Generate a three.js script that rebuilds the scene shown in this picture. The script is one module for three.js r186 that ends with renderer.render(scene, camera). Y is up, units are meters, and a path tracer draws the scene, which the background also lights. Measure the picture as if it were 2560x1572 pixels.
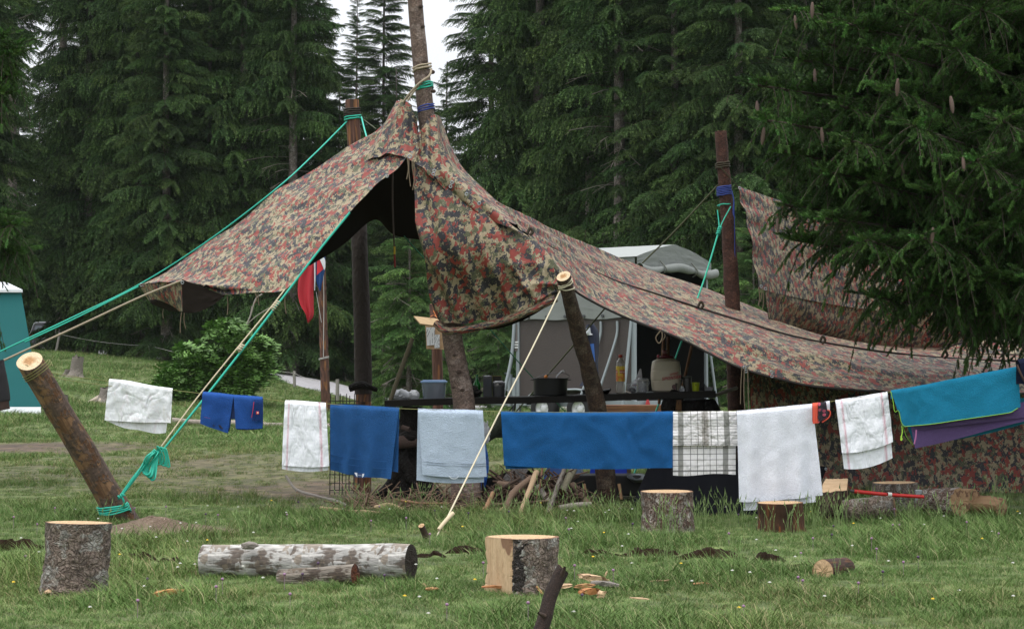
import * as THREE from 'three';
import { mergeGeometries, toCreasedNormals } from 'three/addons/utils/BufferGeometryUtils.js';
import { RoundedBoxGeometry } from 'three/addons/geometries/RoundedBoxGeometry.js';
import { TextGeometry } from 'three/addons/geometries/TextGeometry.js';
import { FontLoader } from 'three/addons/loaders/FontLoader.js';

// ---------------------------------------------------------------- camera, sky, sun, exposure
const FOCAL = 4500, EYE = 1.12, PITCH = Math.atan(126 / 4500);
const scene = new THREE.Scene();
const camera = new THREE.PerspectiveCamera(2 * Math.atan(786 / FOCAL) * 180 / Math.PI, 1024 / 628, 0.5, 900);
camera.position.set(0, EYE, 0);
camera.rotation.x = PITCH;
const renderer = new THREE.WebGLRenderer({ antialias: true });
renderer.setSize(1024, 628);
renderer.toneMapping = THREE.LinearToneMapping;
renderer.toneMappingExposure = 1.0;
renderer.shadowMap.enabled = true;
renderer.shadowMap.type = THREE.PCFSoftShadowMap;

const V = (x, y, z) => new THREE.Vector3(x, y, z);
const clamp = THREE.MathUtils.clamp, lerp = THREE.MathUtils.lerp, sstep = THREE.MathUtils.smoothstep;
function mulberry(a) { return () => { a = (a + 0x6d2b79f5) | 0; let t = Math.imul(a ^ (a >>> 15), 1 | a); t = (t + Math.imul(t ^ (t >>> 7), 61 | t)) ^ t; return ((t ^ (t >>> 14)) >>> 0) / 4294967296; }; }
const R = mulberry(77);
const rr = (a, b, r = R) => a + (b - a) * r();

// value noise, periodic when a period is given
function hash(x, y, z) { let h = Math.imul(x, 374761393) ^ Math.imul(y, 668265263) ^ Math.imul(z, 2147483647 - 1013904223); h = Math.imul(h ^ (h >>> 13), 1274126177); h ^= h >>> 16; return (h >>> 0) / 4294967296; }
const fade = (t) => t * t * (3 - 2 * t);
function noise2(x, y, p = 0, s = 0) {
  const xi = Math.floor(x), yi = Math.floor(y), u = fade(x - xi), v = fade(y - yi);
  const w = (a) => (p ? ((a % p) + p) % p : a);
  const a = hash(w(xi), w(yi), s), b = hash(w(xi + 1), w(yi), s), c = hash(w(xi), w(yi + 1), s), d = hash(w(xi + 1), w(yi + 1), s);
  return lerp(lerp(a, b, u), lerp(c, d, u), v);
}
function fbm2(x, y, p, s, oct = 4) { let a = 0.5, n = 0, t = 0; for (let i = 0; i < oct; i++) { n += a * noise2(x, y, p, s + i * 17); t += a; a *= 0.5; x *= 2; y *= 2; p *= 2; } return n / t; }
function noise3(x, y, z, s = 0) {
  const zi = Math.floor(z), w = fade(z - zi);
  return lerp(noise2(x, y, 0, s + zi * 131), noise2(x, y, 0, s + (zi + 1) * 131), w);
}
function fbm3(x, y, z, s = 0, oct = 3) { let a = 0.5, n = 0, t = 0; for (let i = 0; i < oct; i++) { n += a * noise3(x, y, z, s + i * 23); t += a; a *= 0.5; x *= 2; y *= 2; z *= 2; } return n / t; }

// overcast sky: brighter towards the zenith, a little cool, faint cloud
{
  const W = 512, Hh = 256, data = new Float32Array(W * Hh * 4);
  for (let j = 0; j < Hh; j++) for (let i = 0; i < W; i++) {
    const e = ((j + 0.5) / Hh - 0.5) * Math.PI, sy = Math.sin(e);
    const cl = fbm2(i / W * 8, j / Hh * 7, 8, 5, 4) - 0.5;
    let l = sy > 0 ? (1 + 2.4 * sy) * 0.74 * (1 + 0.10 * cl) : 0.74 * lerp(1, 0.18, sstep(-sy, 0, 0.08));
    const o = (j * W + i) * 4;
    data[o] = l * 0.97; data[o + 1] = l * 1.0; data[o + 2] = l * 1.05; data[o + 3] = 1;
  }
  const t = new THREE.DataTexture(data, W, Hh, THREE.RGBAFormat, THREE.FloatType);
  t.mapping = THREE.EquirectangularReflectionMapping; t.magFilter = THREE.LinearFilter; t.needsUpdate = true;
  scene.background = t; scene.environment = t;
}
const sun = new THREE.DirectionalLight(0xfff6ea, 1.5);
sun.position.set(-4, 26, -11); sun.target.position.set(0, 0, -16);
sun.castShadow = true; sun.shadow.radius = 40; sun.shadow.mapSize.set(2048, 2048);
Object.assign(sun.shadow.camera, { left: -40, right: 40, top: 40, bottom: -40, near: 1, far: 120 });
scene.add(sun, sun.target);

scene.fog = new THREE.FogExp2(0xc8d2cf, 0.00016);

// ---------------------------------------------------------------- helpers
const CP = Math.cos(PITCH), SP = Math.sin(PITCH);
// the point of the place at distance d that stands at (px, py) of the 2560 x 1572 photograph
function at(px, py, d) {
  const x = (px - 1280) / FOCAL, y = (786 - py) / FOCAL, yy = y * CP + SP, zz = y * SP - CP, k = d / -zz;
  return V(x * k, EYE + yy * k, -d);
}
const xAt = (px, d) => at(px, 912, d).x;
function ground(x, z) {
  const d = -z, rise = sstep(d, 24, 58);
  let a = 0;
  if (x < -3) a = 2.0 * (1 - Math.exp(-Math.max(0, (-3 - x)) * 0.115));
  if (x > 4) a = Math.min((x - 4) * 0.09, 1.1);
  const n = (fbm2(x * 0.35 + 40, z * 0.35 + 40, 0, 3, 2) - 0.5) * 0.10 * sstep(d, 5, 9);
  return rise * a + n * (d < 20 ? 0.4 : 1);
}
const taken = {};
function numbered(name) { taken[name] = (taken[name] ?? -1) + 1; return taken[name] ? name + '_' + String(taken[name]).padStart(3, '0') : name; }
function tag(o, label, category, group, kind) {
  if (label) o.userData.label = label;
  if (category) o.userData.category = category;
  if (group) o.userData.group = group;
  if (kind) o.userData.kind = kind;
  return o;
}
function thing(name, label, category, base, group) {
  const o = new THREE.Group(); o.name = numbered(name); o.position.copy(base); scene.add(o);
  return tag(o, label, category, group);
}
function shadow(m) { m.castShadow = m.receiveShadow = true; return m; }
// a part from geometry in world coordinates, put under its thing (or part)
function part(name, geo, mat, parent, label) {
  const m = shadow(new THREE.Mesh(Array.isArray(geo) ? merge(geo) : geo, mat)); m.name = name;
  if (label) m.userData.label = label;
  const off = V(0, 0, 0); for (let p = parent; p; p = p.parent) off.add(p.position);
  m.geometry.translate(-off.x, -off.y, -off.z);
  parent.add(m); return m;
}
// a thing that is one mesh, from geometry in world coordinates
function single(name, geo, mat, label, category, group, base) {
  const g = Array.isArray(geo) ? merge(geo) : geo;
  if (!base) { g.computeBoundingBox(); const b = g.boundingBox; base = V((b.min.x + b.max.x) / 2, b.min.y, (b.min.z + b.max.z) / 2); }
  g.translate(-base.x, -base.y, -base.z);
  const m = shadow(new THREE.Mesh(g, mat)); m.name = numbered(name); m.position.copy(base); scene.add(m);
  return tag(m, label, category, group);
}
function copy(o, name, label, group) { const c = o.clone(); c.name = numbered(name); if (label) c.userData.label = label; if (group) c.userData.group = group; scene.add(c); return c; }
function merge(list) {
  const gs = list.map((g) => { const h = g.index ? g.toNonIndexed() : g; if (!h.attributes.normal) h.computeVertexNormals(); if (!h.attributes.uv) h.setAttribute('uv', new THREE.BufferAttribute(new Float32Array(h.attributes.position.count * 2), 2)); return h; });
  const hasColor = gs.some((g) => g.attributes.color);
  for (const g of gs) for (const k of Object.keys(g.attributes)) if (!['position', 'normal', 'uv'].includes(k) && !(k === 'color' && hasColor)) g.deleteAttribute(k);
  return mergeGeometries(gs);
}
const lin = (hex) => new THREE.Color(hex);
function M(color, o = {}) { return new THREE[o.transmission || o.specularIntensity !== undefined ? "MeshPhysicalMaterial" : "MeshStandardMaterial"]({ color: color.isColor ? color : new THREE.Color(color), roughness: 0.85, side: THREE.DoubleSide, ...o }); }

function dataTex(w, h, fn, srgb = true, repeat) {
  const d = new Uint8Array(w * h * 4), c = [0, 0, 0];
  for (let y = 0; y < h; y++) for (let x = 0; x < w; x++) { fn(x / w, y / h, c); const o = (y * w + x) * 4; d[o] = clamp(c[0], 0, 1) * 255; d[o + 1] = clamp(c[1], 0, 1) * 255; d[o + 2] = clamp(c[2], 0, 1) * 255; d[o + 3] = 255; }
  const t = new THREE.DataTexture(d, w, h); t.wrapS = t.wrapT = THREE.RepeatWrapping; t.magFilter = t.minFilter = THREE.LinearFilter; t.colorSpace = srgb ? THREE.SRGBColorSpace : THREE.NoColorSpace; t.needsUpdate = true;
  if (repeat) t.repeat.set(repeat[0], repeat[1]);
  return t;
}
function rep(t, a, b) { const c = t.clone(); c.repeat.set(a, b); c.needsUpdate = true; return c; }
function canvasTex(w, h, draw) {
  const c = document.createElement('canvas'); c.width = w; c.height = h; draw(c.getContext('2d'), w, h);
  const t = new THREE.CanvasTexture(c); t.colorSpace = THREE.SRGBColorSpace; t.wrapS = t.wrapT = THREE.RepeatWrapping; return t;
}
const mix3 = (c, a, b, t) => { c[0] = lerp(a[0], b[0], t); c[1] = lerp(a[1], b[1], t); c[2] = lerp(a[2], b[2], t); };
const rgb = (h) => [(h >> 16) / 255, ((h >> 8) & 255) / 255, (h & 255) / 255];
// cell noise, periodic: distances to the nearest and second nearest point, and an id
function cells(x, y, p, s) {
  const xi = Math.floor(x), yi = Math.floor(y); let d1 = 9, d2 = 9, id = 0;
  for (let j = -1; j <= 1; j++) for (let i = -1; i <= 1; i++) {
    const cx = xi + i, cy = yi + j, wx = ((cx % p[0]) + p[0]) % p[0], wy = ((cy % p[1]) + p[1]) % p[1];
    const dx = cx + hash(wx, wy, s) - x, dy = cy + hash(wx, wy, s + 9) - y, d = Math.hypot(dx, dy);
    if (d < d1) { d2 = d1; d1 = d; id = hash(wx, wy, s + 3); } else if (d < d2) d2 = d;
  }
  return [d1, d2, id];
}

// ---------------------------------------------------------------- textures
// mottled military print: tan ground with olive, red and blackish-blue patches and pale flecks; one tile is 1.9 m
const camoTex = dataTex(1536, 1536, (u, v, c) => {
  const P = 44, wx = (fbm2(u * 84, v * 84, 84, 61, 2) - 0.5) * 1.5, wy = (fbm2(u * 84, v * 84, 84, 81, 2) - 0.5) * 1.5;
  const x = u * P + wx, y = v * P * 1.0 + wy;
  const tan = rgb(0x8c7f64), ol = rgb(0x4f5138), red = rgb(0x7f3228), nav = rgb(0x27262b), pale = rgb(0xb5a994);
  const olive = fbm2(x, y, P, 11, 2), r = fbm2(x, y, P, 31, 2), n = fbm2(x, y, P, 47, 2);
  const g = noise2(u * 400, v * 400, 400, 7) * 0.05 - 0.025, fd = (fbm2(u * 6, v * 6, 6, 3, 2) - 0.5) * 0.10;
  let k = tan;
  if (olive > 0.575) k = ol;
  if (n > 0.538) k = nav;
  if (r > 0.638) k = red;
  if (fbm2(u * 210, v * 210, 210, 91, 2) > 0.82 && k !== red) k = pale;
  c[0] = k[0] + g + fd * 0.4; c[1] = k[1] + g + fd * 0.4; c[2] = k[2] + g + fd * 0.4;
});
const weave = dataTex(256, 256, (u, v, c) => { const f = 0.5 + 0.25 * Math.sin(u * 6.2832 * 40) * Math.sin(v * 6.2832 * 40) + (noise2(u * 64, v * 64, 64, 4) - 0.5) * 0.5; c[0] = c[1] = c[2] = f; }, false);
const crumple = dataTex(512, 512, (u, v, c) => {
  let f = 0, a = 1; for (let i = 0; i < 4; i++) { const p = 3 << i; f += a * Math.abs(noise2(u * p + 3 * noise2(u * 4, v * 4, 4, i + 9), v * p, p, 70 + i) - 0.5) * 2; a *= 0.55; }
  c[0] = c[1] = c[2] = f * 0.6;
}, false);
const terry = dataTex(256, 256, (u, v, c) => { c[0] = c[1] = c[2] = 0.6 * noise2(u * 90, v * 90, 90, 2) + 0.4 * noise2(u * 45, v * 45, 45, 5); }, false);
// terry shade: faint pile mottling that multiplies a towel's colour
const pile = dataTex(256, 256, (u, v, c) => { const f = 0.90 + 0.09 * noise2(u * 80, v * 80, 80, 12) + 0.03 * (noise2(u * 6, v * 6, 6, 3) - 0.5); c[0] = c[1] = c[2] = f; });

function barkSet(seed, plate, crack, alt, o = {}) {
  const { px = 9, py = 6, altAt = 0.62, edge = 0.3, rough = 1 } = o, A = rgb(plate), B = rgb(crack), C = rgb(alt);
  const field = (u, v) => {
    const wu = (fbm2(u * 10, v * 10, 10, seed, 4) - 0.5) * 3.2, wv = (fbm2(u * 10, v * 10, 10, seed + 7, 4) - 0.5) * 3.2, a = cells(u * px + wu, v * py + wv, [px, py], seed), b = cells(u * px * 2 + wu * 1.6, v * py * 2 + wv * 1.6, [px * 2, py * 2], seed + 40);
    return [sstep(a[1] - a[0], 0, edge) * 0.7 + sstep(b[1] - b[0], 0, edge) * 0.3, a[2] * 0.6 + b[2] * 0.4];
  };
  const map = dataTex(512, 512, (u, v, c) => {
    const [e, id] = field(u, v), f = fbm2(u * 40, v * 40, 40, seed + 3, 4), q = fbm2(u * 5, v * 5, 5, seed + 51, 3);
    mix3(c, B, A, clamp(e * 1.1 - 0.1 + (f - 0.5) * 0.5, 0, 1)); const k = sstep(fbm2(u * 9, v * 9, 9, seed + 21, 5), altAt - 0.05, altAt + 0.05); mix3(c, c.slice(), C, k * (0.35 + 0.6 * e));
    const g = 0.62 + 0.5 * f * rough + 0.22 * (id - 0.5) + 0.3 * (q - 0.5); c[0] *= g; c[1] *= g; c[2] *= g;
  });
  const bump = dataTex(512, 512, (u, v, c) => { const [e, id] = field(u, v); c[0] = c[1] = c[2] = e * (0.5 + 0.35 * id) + 0.25 * fbm2(u * 40, v * 40, 40, seed + 3, 4); }, false);
  return { map, bump };
}
const barkStump = barkSet(101, 0x86786d, 0x5c4e44, 0xa3a29b, { px: 18, py: 14, altAt: 0.57, edge: 0.4 });
const barkRidged = barkSet(131, 0x988d83, 0x5a4034, 0xa6a29a, { px: 12, py: 4, altAt: 0.62, edge: 0.45 });
const barkPole = barkSet(171, 0x8f7b70, 0x6c594f, 0xa3938a, { px: 30, py: 30, altAt: 0.62, edge: 0.6, rough: 0.8 });
const barkForest = barkSet(191, 0x92887f, 0x665c54, 0xa19b94, { px: 14, py: 9 });
// stripped trunk: smooth orange brown wood with torn dark bark left on it
const barkTorn = (() => {
  const f = (u, v) => 0.6 * fbm2(u * 22 + (fbm2(u * 20, v * 20, 20, 8, 3) - 0.5) * 3, v * 7, 22, 205, 5) + 0.4 * fbm2(u * 3, v * 5, 3, 215, 3);
  const map = dataTex(512, 512, (u, v, c) => { const k = sstep(f(u, v), 0.46, 0.58), g = fbm2(u * 60, v * 6, 60, 3, 3), h = fbm2(u * 24, v * 40, 24, 15, 3); mix3(c, rgb(0x987455), rgb(0x66544a), k); if (k < 0.5) mix3(c, c.slice(), rgb(0x6d4c34), sstep(fbm2(u * 5, v * 3, 5, 44, 3), 0.45, 0.65)); const q = 0.6 + 0.45 * g + 0.35 * (h - 0.4) * (k + 0.3); c[0] *= q; c[1] *= q; c[2] *= q; });
  const bump = dataTex(512, 512, (u, v, c) => { c[0] = c[1] = c[2] = 0.8 * sstep(f(u, v), 0.49, 0.54) + 0.2 * fbm2(u * 30, v * 40, 30, 15, 3); }, false);
  return { map, bump };
})();
// reddish brown bark half scraped off
const barkScraped = (() => {
  const map = dataTex(512, 512, (u, v, c) => { const g = fbm2(u * 48, v * 5, 48, 3, 3), k = sstep(fbm2(u * 9, v * 4, 9, 245, 5) , 0.50, 0.62); mix3(c, rgb(0x75574a), rgb(0x54423a), k); if (fbm2(u * 20, v * 3, 20, 26, 3) > 0.68) mix3(c, c.slice(), rgb(0xa8784a), 0.7); const q = 0.62 + 0.6 * g; c[0] *= q; c[1] *= q; c[2] *= q; });
  const bump = dataTex(512, 512, (u, v, c) => { c[0] = c[1] = c[2] = sstep(fbm2(u * 7, v * 3, 7, 245, 4), 0.5, 0.6) * 0.6 + fbm2(u * 48, v * 10, 48, 3, 3) * 0.4; }, false);
  return { map, bump };
})();
// bleached fallen log: silver white skin, dark rubbed-off patches
const barkPale = (() => {
  const f = (u, v) => 0.55 * fbm2(u * 5 + (fbm2(u * 16, v * 16, 16, 8, 3) - 0.5) * 1.4, v * 6, 6, 305, 5) + 0.45 * fbm2(u * 36, v * 7, 36, 315, 4);
  const map = dataTex(512, 512, (u, v, c) => { const q0 = f(u, v), k = sstep(q0, 0.51, 0.62), g = fbm2(u * 60, v * 10, 60, 3, 4), m = fbm2(u * 14, v * 14, 14, 77, 4); mix3(c, rgb(0xb2afaa), rgb(0x665c54), k); if (m > 0.6) mix3(c, c.slice(), rgb(0x857768), sstep(m, 0.6, 0.68) * 0.7); const q = 0.66 + 0.5 * g; c[0] *= q; c[1] *= q; c[2] *= q; });
  const bump = dataTex(512, 512, (u, v, c) => { c[0] = c[1] = c[2] = 0.6 * (1 - sstep(f(u, v), 0.45, 0.6)) + 0.4 * fbm2(u * 60, v * 12, 60, 15, 3); }, false);
  return { map, bump };
})();
const woodEnd = (() => {
  const rings = (u, v) => { const x = u - 0.48, y = v - 0.53, a = Math.atan2(y, x), d = Math.hypot(x, y) + (fbm2(u * 5, v * 5, 0, 6, 3) - 0.5) * 0.05; return [d, a]; };
  return dataTex(256, 256, (u, v, c) => { const [d] = rings(u, v), r = 0.5 + 0.5 * Math.sin(d * 130), g = fbm2(u * 40, v * 40, 0, 13, 3); mix3(c, rgb(0xbfa280), rgb(0xa2835f), r * 0.5 + (g - 0.3) * 0.5); if (d > 0.46) mix3(c, c.slice(), rgb(0x6a4a34), 0.8); const q = 0.8 + 0.4 * g; c[0] *= q; c[1] *= q; c[2] *= q; });
})();
const woodEndPale = dataTex(256, 256, (u, v, c) => { const d = Math.hypot(u - 0.5, v - 0.5) + (fbm2(u * 6, v * 6, 0, 6, 3) - 0.5) * 0.08, g = fbm2(u * 40, v * 40, 0, 13, 3); mix3(c, rgb(0xc6b191), rgb(0xa57e56), 1 - sstep(d, 0.12, 0.30)); const q = 0.82 + 0.36 * g; c[0] *= q; c[1] *= q; c[2] *= q; });
const woodGrain = dataTex(512, 512, (u, v, c) => { const g = fbm2(u * 40 + 3 * noise2(u * 3, v * 2, 0, 5), v * 3, 0, 13, 4), h = fbm2(u * 5, v * 3, 0, 33, 3); mix3(c, rgb(0xd0b592), rgb(0xa98a68), g); if (h > 0.55) mix3(c, c.slice(), rgb(0x6d4c38), sstep(h, 0.55, 0.62) * 0.75); });
const soilTex = dataTex(512, 512, (u, v, c) => { const a = fbm2(u * 12, v * 12, 12, 3, 5), b = noise2(u * 120, v * 120, 120, 8); mix3(c, rgb(0x4a3b30), rgb(0x8a7866), a * 0.75 + b * 0.25); if (noise2(u * 70, v * 70, 70, 18) > 0.9) mix3(c, c.slice(), rgb(0xb0a08c), 0.6); });
const grainBump = dataTex(256, 256, (u, v, c) => { c[0] = c[1] = c[2] = fbm2(u * 16, v * 16, 16, 9, 4); }, false);

// ---------------------------------------------------------------- materials
const B = (set, tile, scale, o = {}) => M(0xffffff, { map: rep(set.map, 1 / tile, 1 / tile), bumpMap: rep(set.bump, 1 / tile, 1 / tile), bumpScale: scale, roughness: 0.95, ...o });
const mStump = B(barkStump, 0.42, 0.010), mRidged = B(barkRidged, 0.42, 0.014), mPole = B(barkPole, 0.4, 0.004), mForest = B(barkForest, 0.8, 0.02);
const mTorn = B(barkTorn, 0.6, 0.006), mScraped = B(barkScraped, 0.9, 0.005, { color: 0xe2d8d4 }), mPale = B(barkPale, 0.5, 0.006);
const mEnd = M(0xffffff, { map: woodEnd, roughness: 0.9 }), mEndDark = M(0x6d5644, { map: woodEnd, roughness: 0.95 });
const mEndPale = M(0xffffff, { map: woodEndPale, roughness: 0.9 }), mSplit = M(0xffffff, { map: rep(woodGrain, 2.2, 2.2), bumpMap: rep(grainBump, 6, 2), bumpScale: 0.004 }), mSplitDull = M(0xb3a89c, { map: rep(woodGrain, 2.2, 2.2) });
const mChar = M(0x1d1a18, { specularIntensity: 0.3, bumpMap: rep(grainBump, 4, 4), bumpScale: 0.02, roughness: 0.8 }), mCharPlank = M(0x17130f, { specularIntensity: 0.4, bumpMap: rep(grainBump, 3, 8), bumpScale: 0.003, roughness: 0.55 });
const mCamo = M(0xffffff, { map: rep(camoTex, 1 / 1.25, 1 / 1.5), bumpMap: rep(crumple, 0.9, 0.9), bumpScale: 0.014, roughness: 0.66 });
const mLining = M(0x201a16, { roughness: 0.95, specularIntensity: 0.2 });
const mTeal = M(0x23ab93, { roughness: 0.6 }), mManila = M(0xab9d88, { roughness: 0.9, bumpMap: rep(weave, 40, 3), bumpScale: 0.002 }), mCream = M(0xc6bca2, { roughness: 0.85 }), mBlueRope = M(0x2b3f86, { roughness: 0.7 }), mOlive = M(0x45492f, { roughness: 0.8 }), mTie = M(0x6f614e), mLineYellow = M(0x75743f, { roughness: 0.6 });
const mSteel = M(0x9aa0a3, { metalness: 0.75, roughness: 0.42, bumpMap: rep(grainBump, 3, 3), bumpScale: 0.001 });
const mZinc = M(0x90989c, { metalness: 0.35, roughness: 0.55 });
const mBlackIron = M(0x161514, { roughness: 0.5, metalness: 0.3 }), mRubber = M(0x1c1c1d, { roughness: 0.9 });
const mTwig = M(0x6d594a, { roughness: 0.95, bumpMap: rep(grainBump, 8, 8), bumpScale: 0.004 }), mTwigPale = M(0xa58c70, { roughness: 0.95, bumpMap: rep(grainBump, 8, 8), bumpScale: 0.003 }), mTwigGrey = M(0x8d857d, { roughness: 0.95, bumpMap: rep(grainBump, 8, 8), bumpScale: 0.003 }), mTwigDark = M(0x43342b, { roughness: 0.95, bumpMap: rep(grainBump, 8, 8), bumpScale: 0.004 });
const mSoil = M(0xffffff, { map: rep(soilTex, 1.2, 1.2), bumpMap: rep(grainBump, 5, 5), bumpScale: 0.02, roughness: 1 });
const mSod = M(0x8f7f6c, { specularIntensity: 0.3, map: rep(soilTex, 2.2, 2.2), bumpMap: rep(grainBump, 8, 8), bumpScale: 0.02, roughness: 1 });

// ---------------------------------------------------------------- geometry helpers
function gridGeo(nu, nv, fn, closeU = false) {   // fn(u, v) -> { p, uv }
  const pos = [], uv = [], idx = [];
  for (let j = 0; j <= nv; j++) for (let i = 0; i <= nu; i++) { const r = fn(i / nu, j / nv); pos.push(r.p.x, r.p.y, r.p.z); uv.push(r.uv[0], r.uv[1]); }
  const w = nu + 1;
  for (let j = 0; j < nv; j++) for (let i = 0; i < nu; i++) { const a = j * w + i, b = a + 1, c = a + w, d = c + 1; idx.push(a, b, d, a, d, c); }
  const g = new THREE.BufferGeometry();
  g.setAttribute('position', new THREE.Float32BufferAttribute(pos, 3)); g.setAttribute('uv', new THREE.Float32BufferAttribute(uv, 2)); g.setIndex(idx); g.computeVertexNormals();
  if (closeU) { const n = g.attributes.normal; for (let j = 0; j <= nv; j++) { const a = j * w, b = a + nu, x = n.getX(a) + n.getX(b), y = n.getY(a) + n.getY(b), z = n.getZ(a) + n.getZ(b), l = Math.hypot(x, y, z) || 1; n.setXYZ(a, x / l, y / l, z / l); n.setXYZ(b, x / l, y / l, z / l); } }
  return g;
}
const spline = (pts) => new THREE.CatmullRomCurve3(pts, false, 'centripetal');
function frames(pts, n) {
  const c = pts.length > 2 ? spline(pts) : new THREE.LineCurve3(pts[0], pts[1]), out = [];
  let side = null;
  for (let i = 0; i <= n; i++) {
    const t = i / n, p = c.getPoint(t), tan = c.getTangent(t).normalize();
    if (!side) { side = Math.abs(tan.y) > 0.9 ? V(1, 0, 0) : V(0, 1, 0).cross(tan).normalize(); }
    side = side.clone().addScaledVector(tan, -side.dot(tan)).normalize();
    out.push({ p, tan, side, up: tan.clone().cross(side), len: 0 });
  }
  for (let i = 1; i <= n; i++) out[i].len = out[i - 1].len + out[i].p.distanceTo(out[i - 1].p);
  return out;
}
// a piece of round wood: bark side and two cut faces
function logGeo(pts, r0, r1, o = {}) {
  const { rs = 28, ls = 24, amp = 0.012, freq = 14, seed = 1, tile = 0.4, flare = 0, wob = 0.04, plates = 0, cut, tilt = [0, 0], back = 0 } = o;
  const fr = frames(pts, ls), circ = Math.max(1, Math.round(Math.PI * (r0 + r1) / tile)) * tile;
  const rad = (i, a, p) => {
    const t = i / ls; let r = lerp(r0, r1, t) * (1 + flare * Math.pow(1 - t, 6) * (1 + 0.5 * Math.sin(a * 4 + seed)));
    r *= 1 + wob * (noise3(Math.cos(a) * 1.1 + 5, Math.sin(a) * 1.1 + 5, t * 2 + seed, seed) - 0.5) * 2;
    const q = fr[i].p, x = q.x + Math.cos(a) * r, z = q.z + Math.sin(a) * r, y = fr[i].len;
    r += amp * (fbm3(Math.cos(a) * r * freq + 9, y * freq * 0.6, Math.sin(a) * r * freq + 9, seed, 3) - 0.5) * 2;
    if (plates) { const [d1, d2, id] = cells(a / 6.2832 * Math.round(circ / 0.045), y / 0.06, [Math.round(circ / 0.045), 9999], seed); r += plates * (sstep(d2 - d1, 0, 0.25) * (0.4 + id) - 0.6); }
    return r;
  };
  const pt = (i, a) => { const f = fr[i], r = rad(i, a); let rad2 = r; if (cut) { const k = Math.cos(a - cut.a); if (k > 0) rad2 = Math.min(r, cut.c / k); } const end = i === ls ? tilt[1] : 0;
    const p = f.p.clone().addScaledVector(f.side, Math.cos(a) * rad2).addScaledVector(f.up, Math.sin(a) * rad2); if (i === 0 && tilt[0]) p.addScaledVector(f.tan, Math.cos(a) * rad2 * tilt[0]); if (end) p.addScaledVector(f.tan, Math.cos(a) * rad2 * end); if (back && i > ls - 6) p.addScaledVector(f.tan, Math.sin(a) * rad2 * back * (i - ls + 6) / 6); return p; };
  const side = gridGeo(rs, ls, (u, v) => { const i = Math.round(v * ls), a = u * Math.PI * 2; return { p: pt(i, a), uv: [u * circ, fr[i].len] }; }, true);
  const cap = (i, dir) => {
    const c = V(0, 0, 0), ring = []; for (let k = 0; k < rs; k++) { const p = pt(i, k / rs * Math.PI * 2); ring.push(p); c.add(p); } c.multiplyScalar(1 / rs);
    const pos = [], uv = [], m = [1, 0.66, 0.33], rings = m.map((s) => ring.map((p, k) => { const q = c.clone().lerp(p, s); if (s < 1) q.addScaledVector(fr[i].tan, dir * (hash(k, Math.round(s * 10), seed) - 0.3) * 0.006); return q; }));
    const put = (p, s, k) => { pos.push(p.x, p.y, p.z); uv.push(0.5 + 0.49 * s * Math.cos(k / rs * 6.2832), 0.5 + 0.49 * s * Math.sin(k / rs * 6.2832)); };
    for (let k = 0; k < rs; k++) { const n = (k + 1) % rs; for (let q = 0; q < 2; q++) { put(rings[q][k], m[q], k); put(rings[q][n], m[q], k + 1); put(rings[q + 1][n], m[q + 1], k + 1); put(rings[q][k], m[q], k); put(rings[q + 1][n], m[q + 1], k + 1); put(rings[q + 1][k], m[q + 1], k); } put(rings[2][k], m[2], k); put(rings[2][n], m[2], k + 1); put(c, 0, k); }
    const g = new THREE.BufferGeometry(); g.setAttribute('position', new THREE.Float32BufferAttribute(pos, 3)); g.setAttribute('uv', new THREE.Float32BufferAttribute(uv, 2)); g.computeVertexNormals(); return g;
  };
  let face;
  if (cut) {   // take the flat split face out of the side
    const idx = side.index.array, keep = [], out = [], pos = side.attributes.position;
    for (let t = 0; t < idx.length; t += 6) { const i = (t / 6) % rs, a = (i + 0.5) / rs * Math.PI * 2, k = Math.cos(a - cut.a); const isCut = k > 0 && cut.c / k < (r0 + r1) / 2; (isCut ? out : keep).push(...idx.slice(t, t + 6)); }
    face = side.clone(); face.setIndex(out); side.setIndex(keep); face = face.toNonIndexed(); face.computeVertexNormals();
    side.computeVertexNormals();
  }
  return { side, bottom: cap(0, -1), top: cap(ls, 1), face, fr };
}
function logThing(name, label, category, pts, r0, r1, o = {}) {
  const g = logGeo(pts, r0, r1, o), t = thing(name, label, category, pts[0].clone(), o.group);
  part('bark', g.side, o.mat ?? mStump, t);
  part('cut_face', g.top, o.end ?? mEnd, t);
  part('cut_face', g.bottom, o.end0 ?? o.end ?? mEnd, t);
  if (g.face) part('split_face', g.face, o.faceMat ?? mSplit, t);
  return t;
}
const mReddish = B(barkPole, 0.4, 0.006, { color: 0xb08a7c });
function tube(pts, r, o = {}) { const c = pts.length > 2 ? spline(pts) : new THREE.LineCurve3(pts[0], pts[1]); return new THREE.TubeGeometry(c, o.seg ?? Math.max(8, pts.length * 8), r, o.rs ?? 7, false); }
function sag(a, b, s, n = 8) { const out = []; for (let i = 0; i <= n; i++) { const t = i / n, p = a.clone().lerp(b, t); p.y -= s * 4 * t * (1 - t); out.push(p); } return out; }
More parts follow.
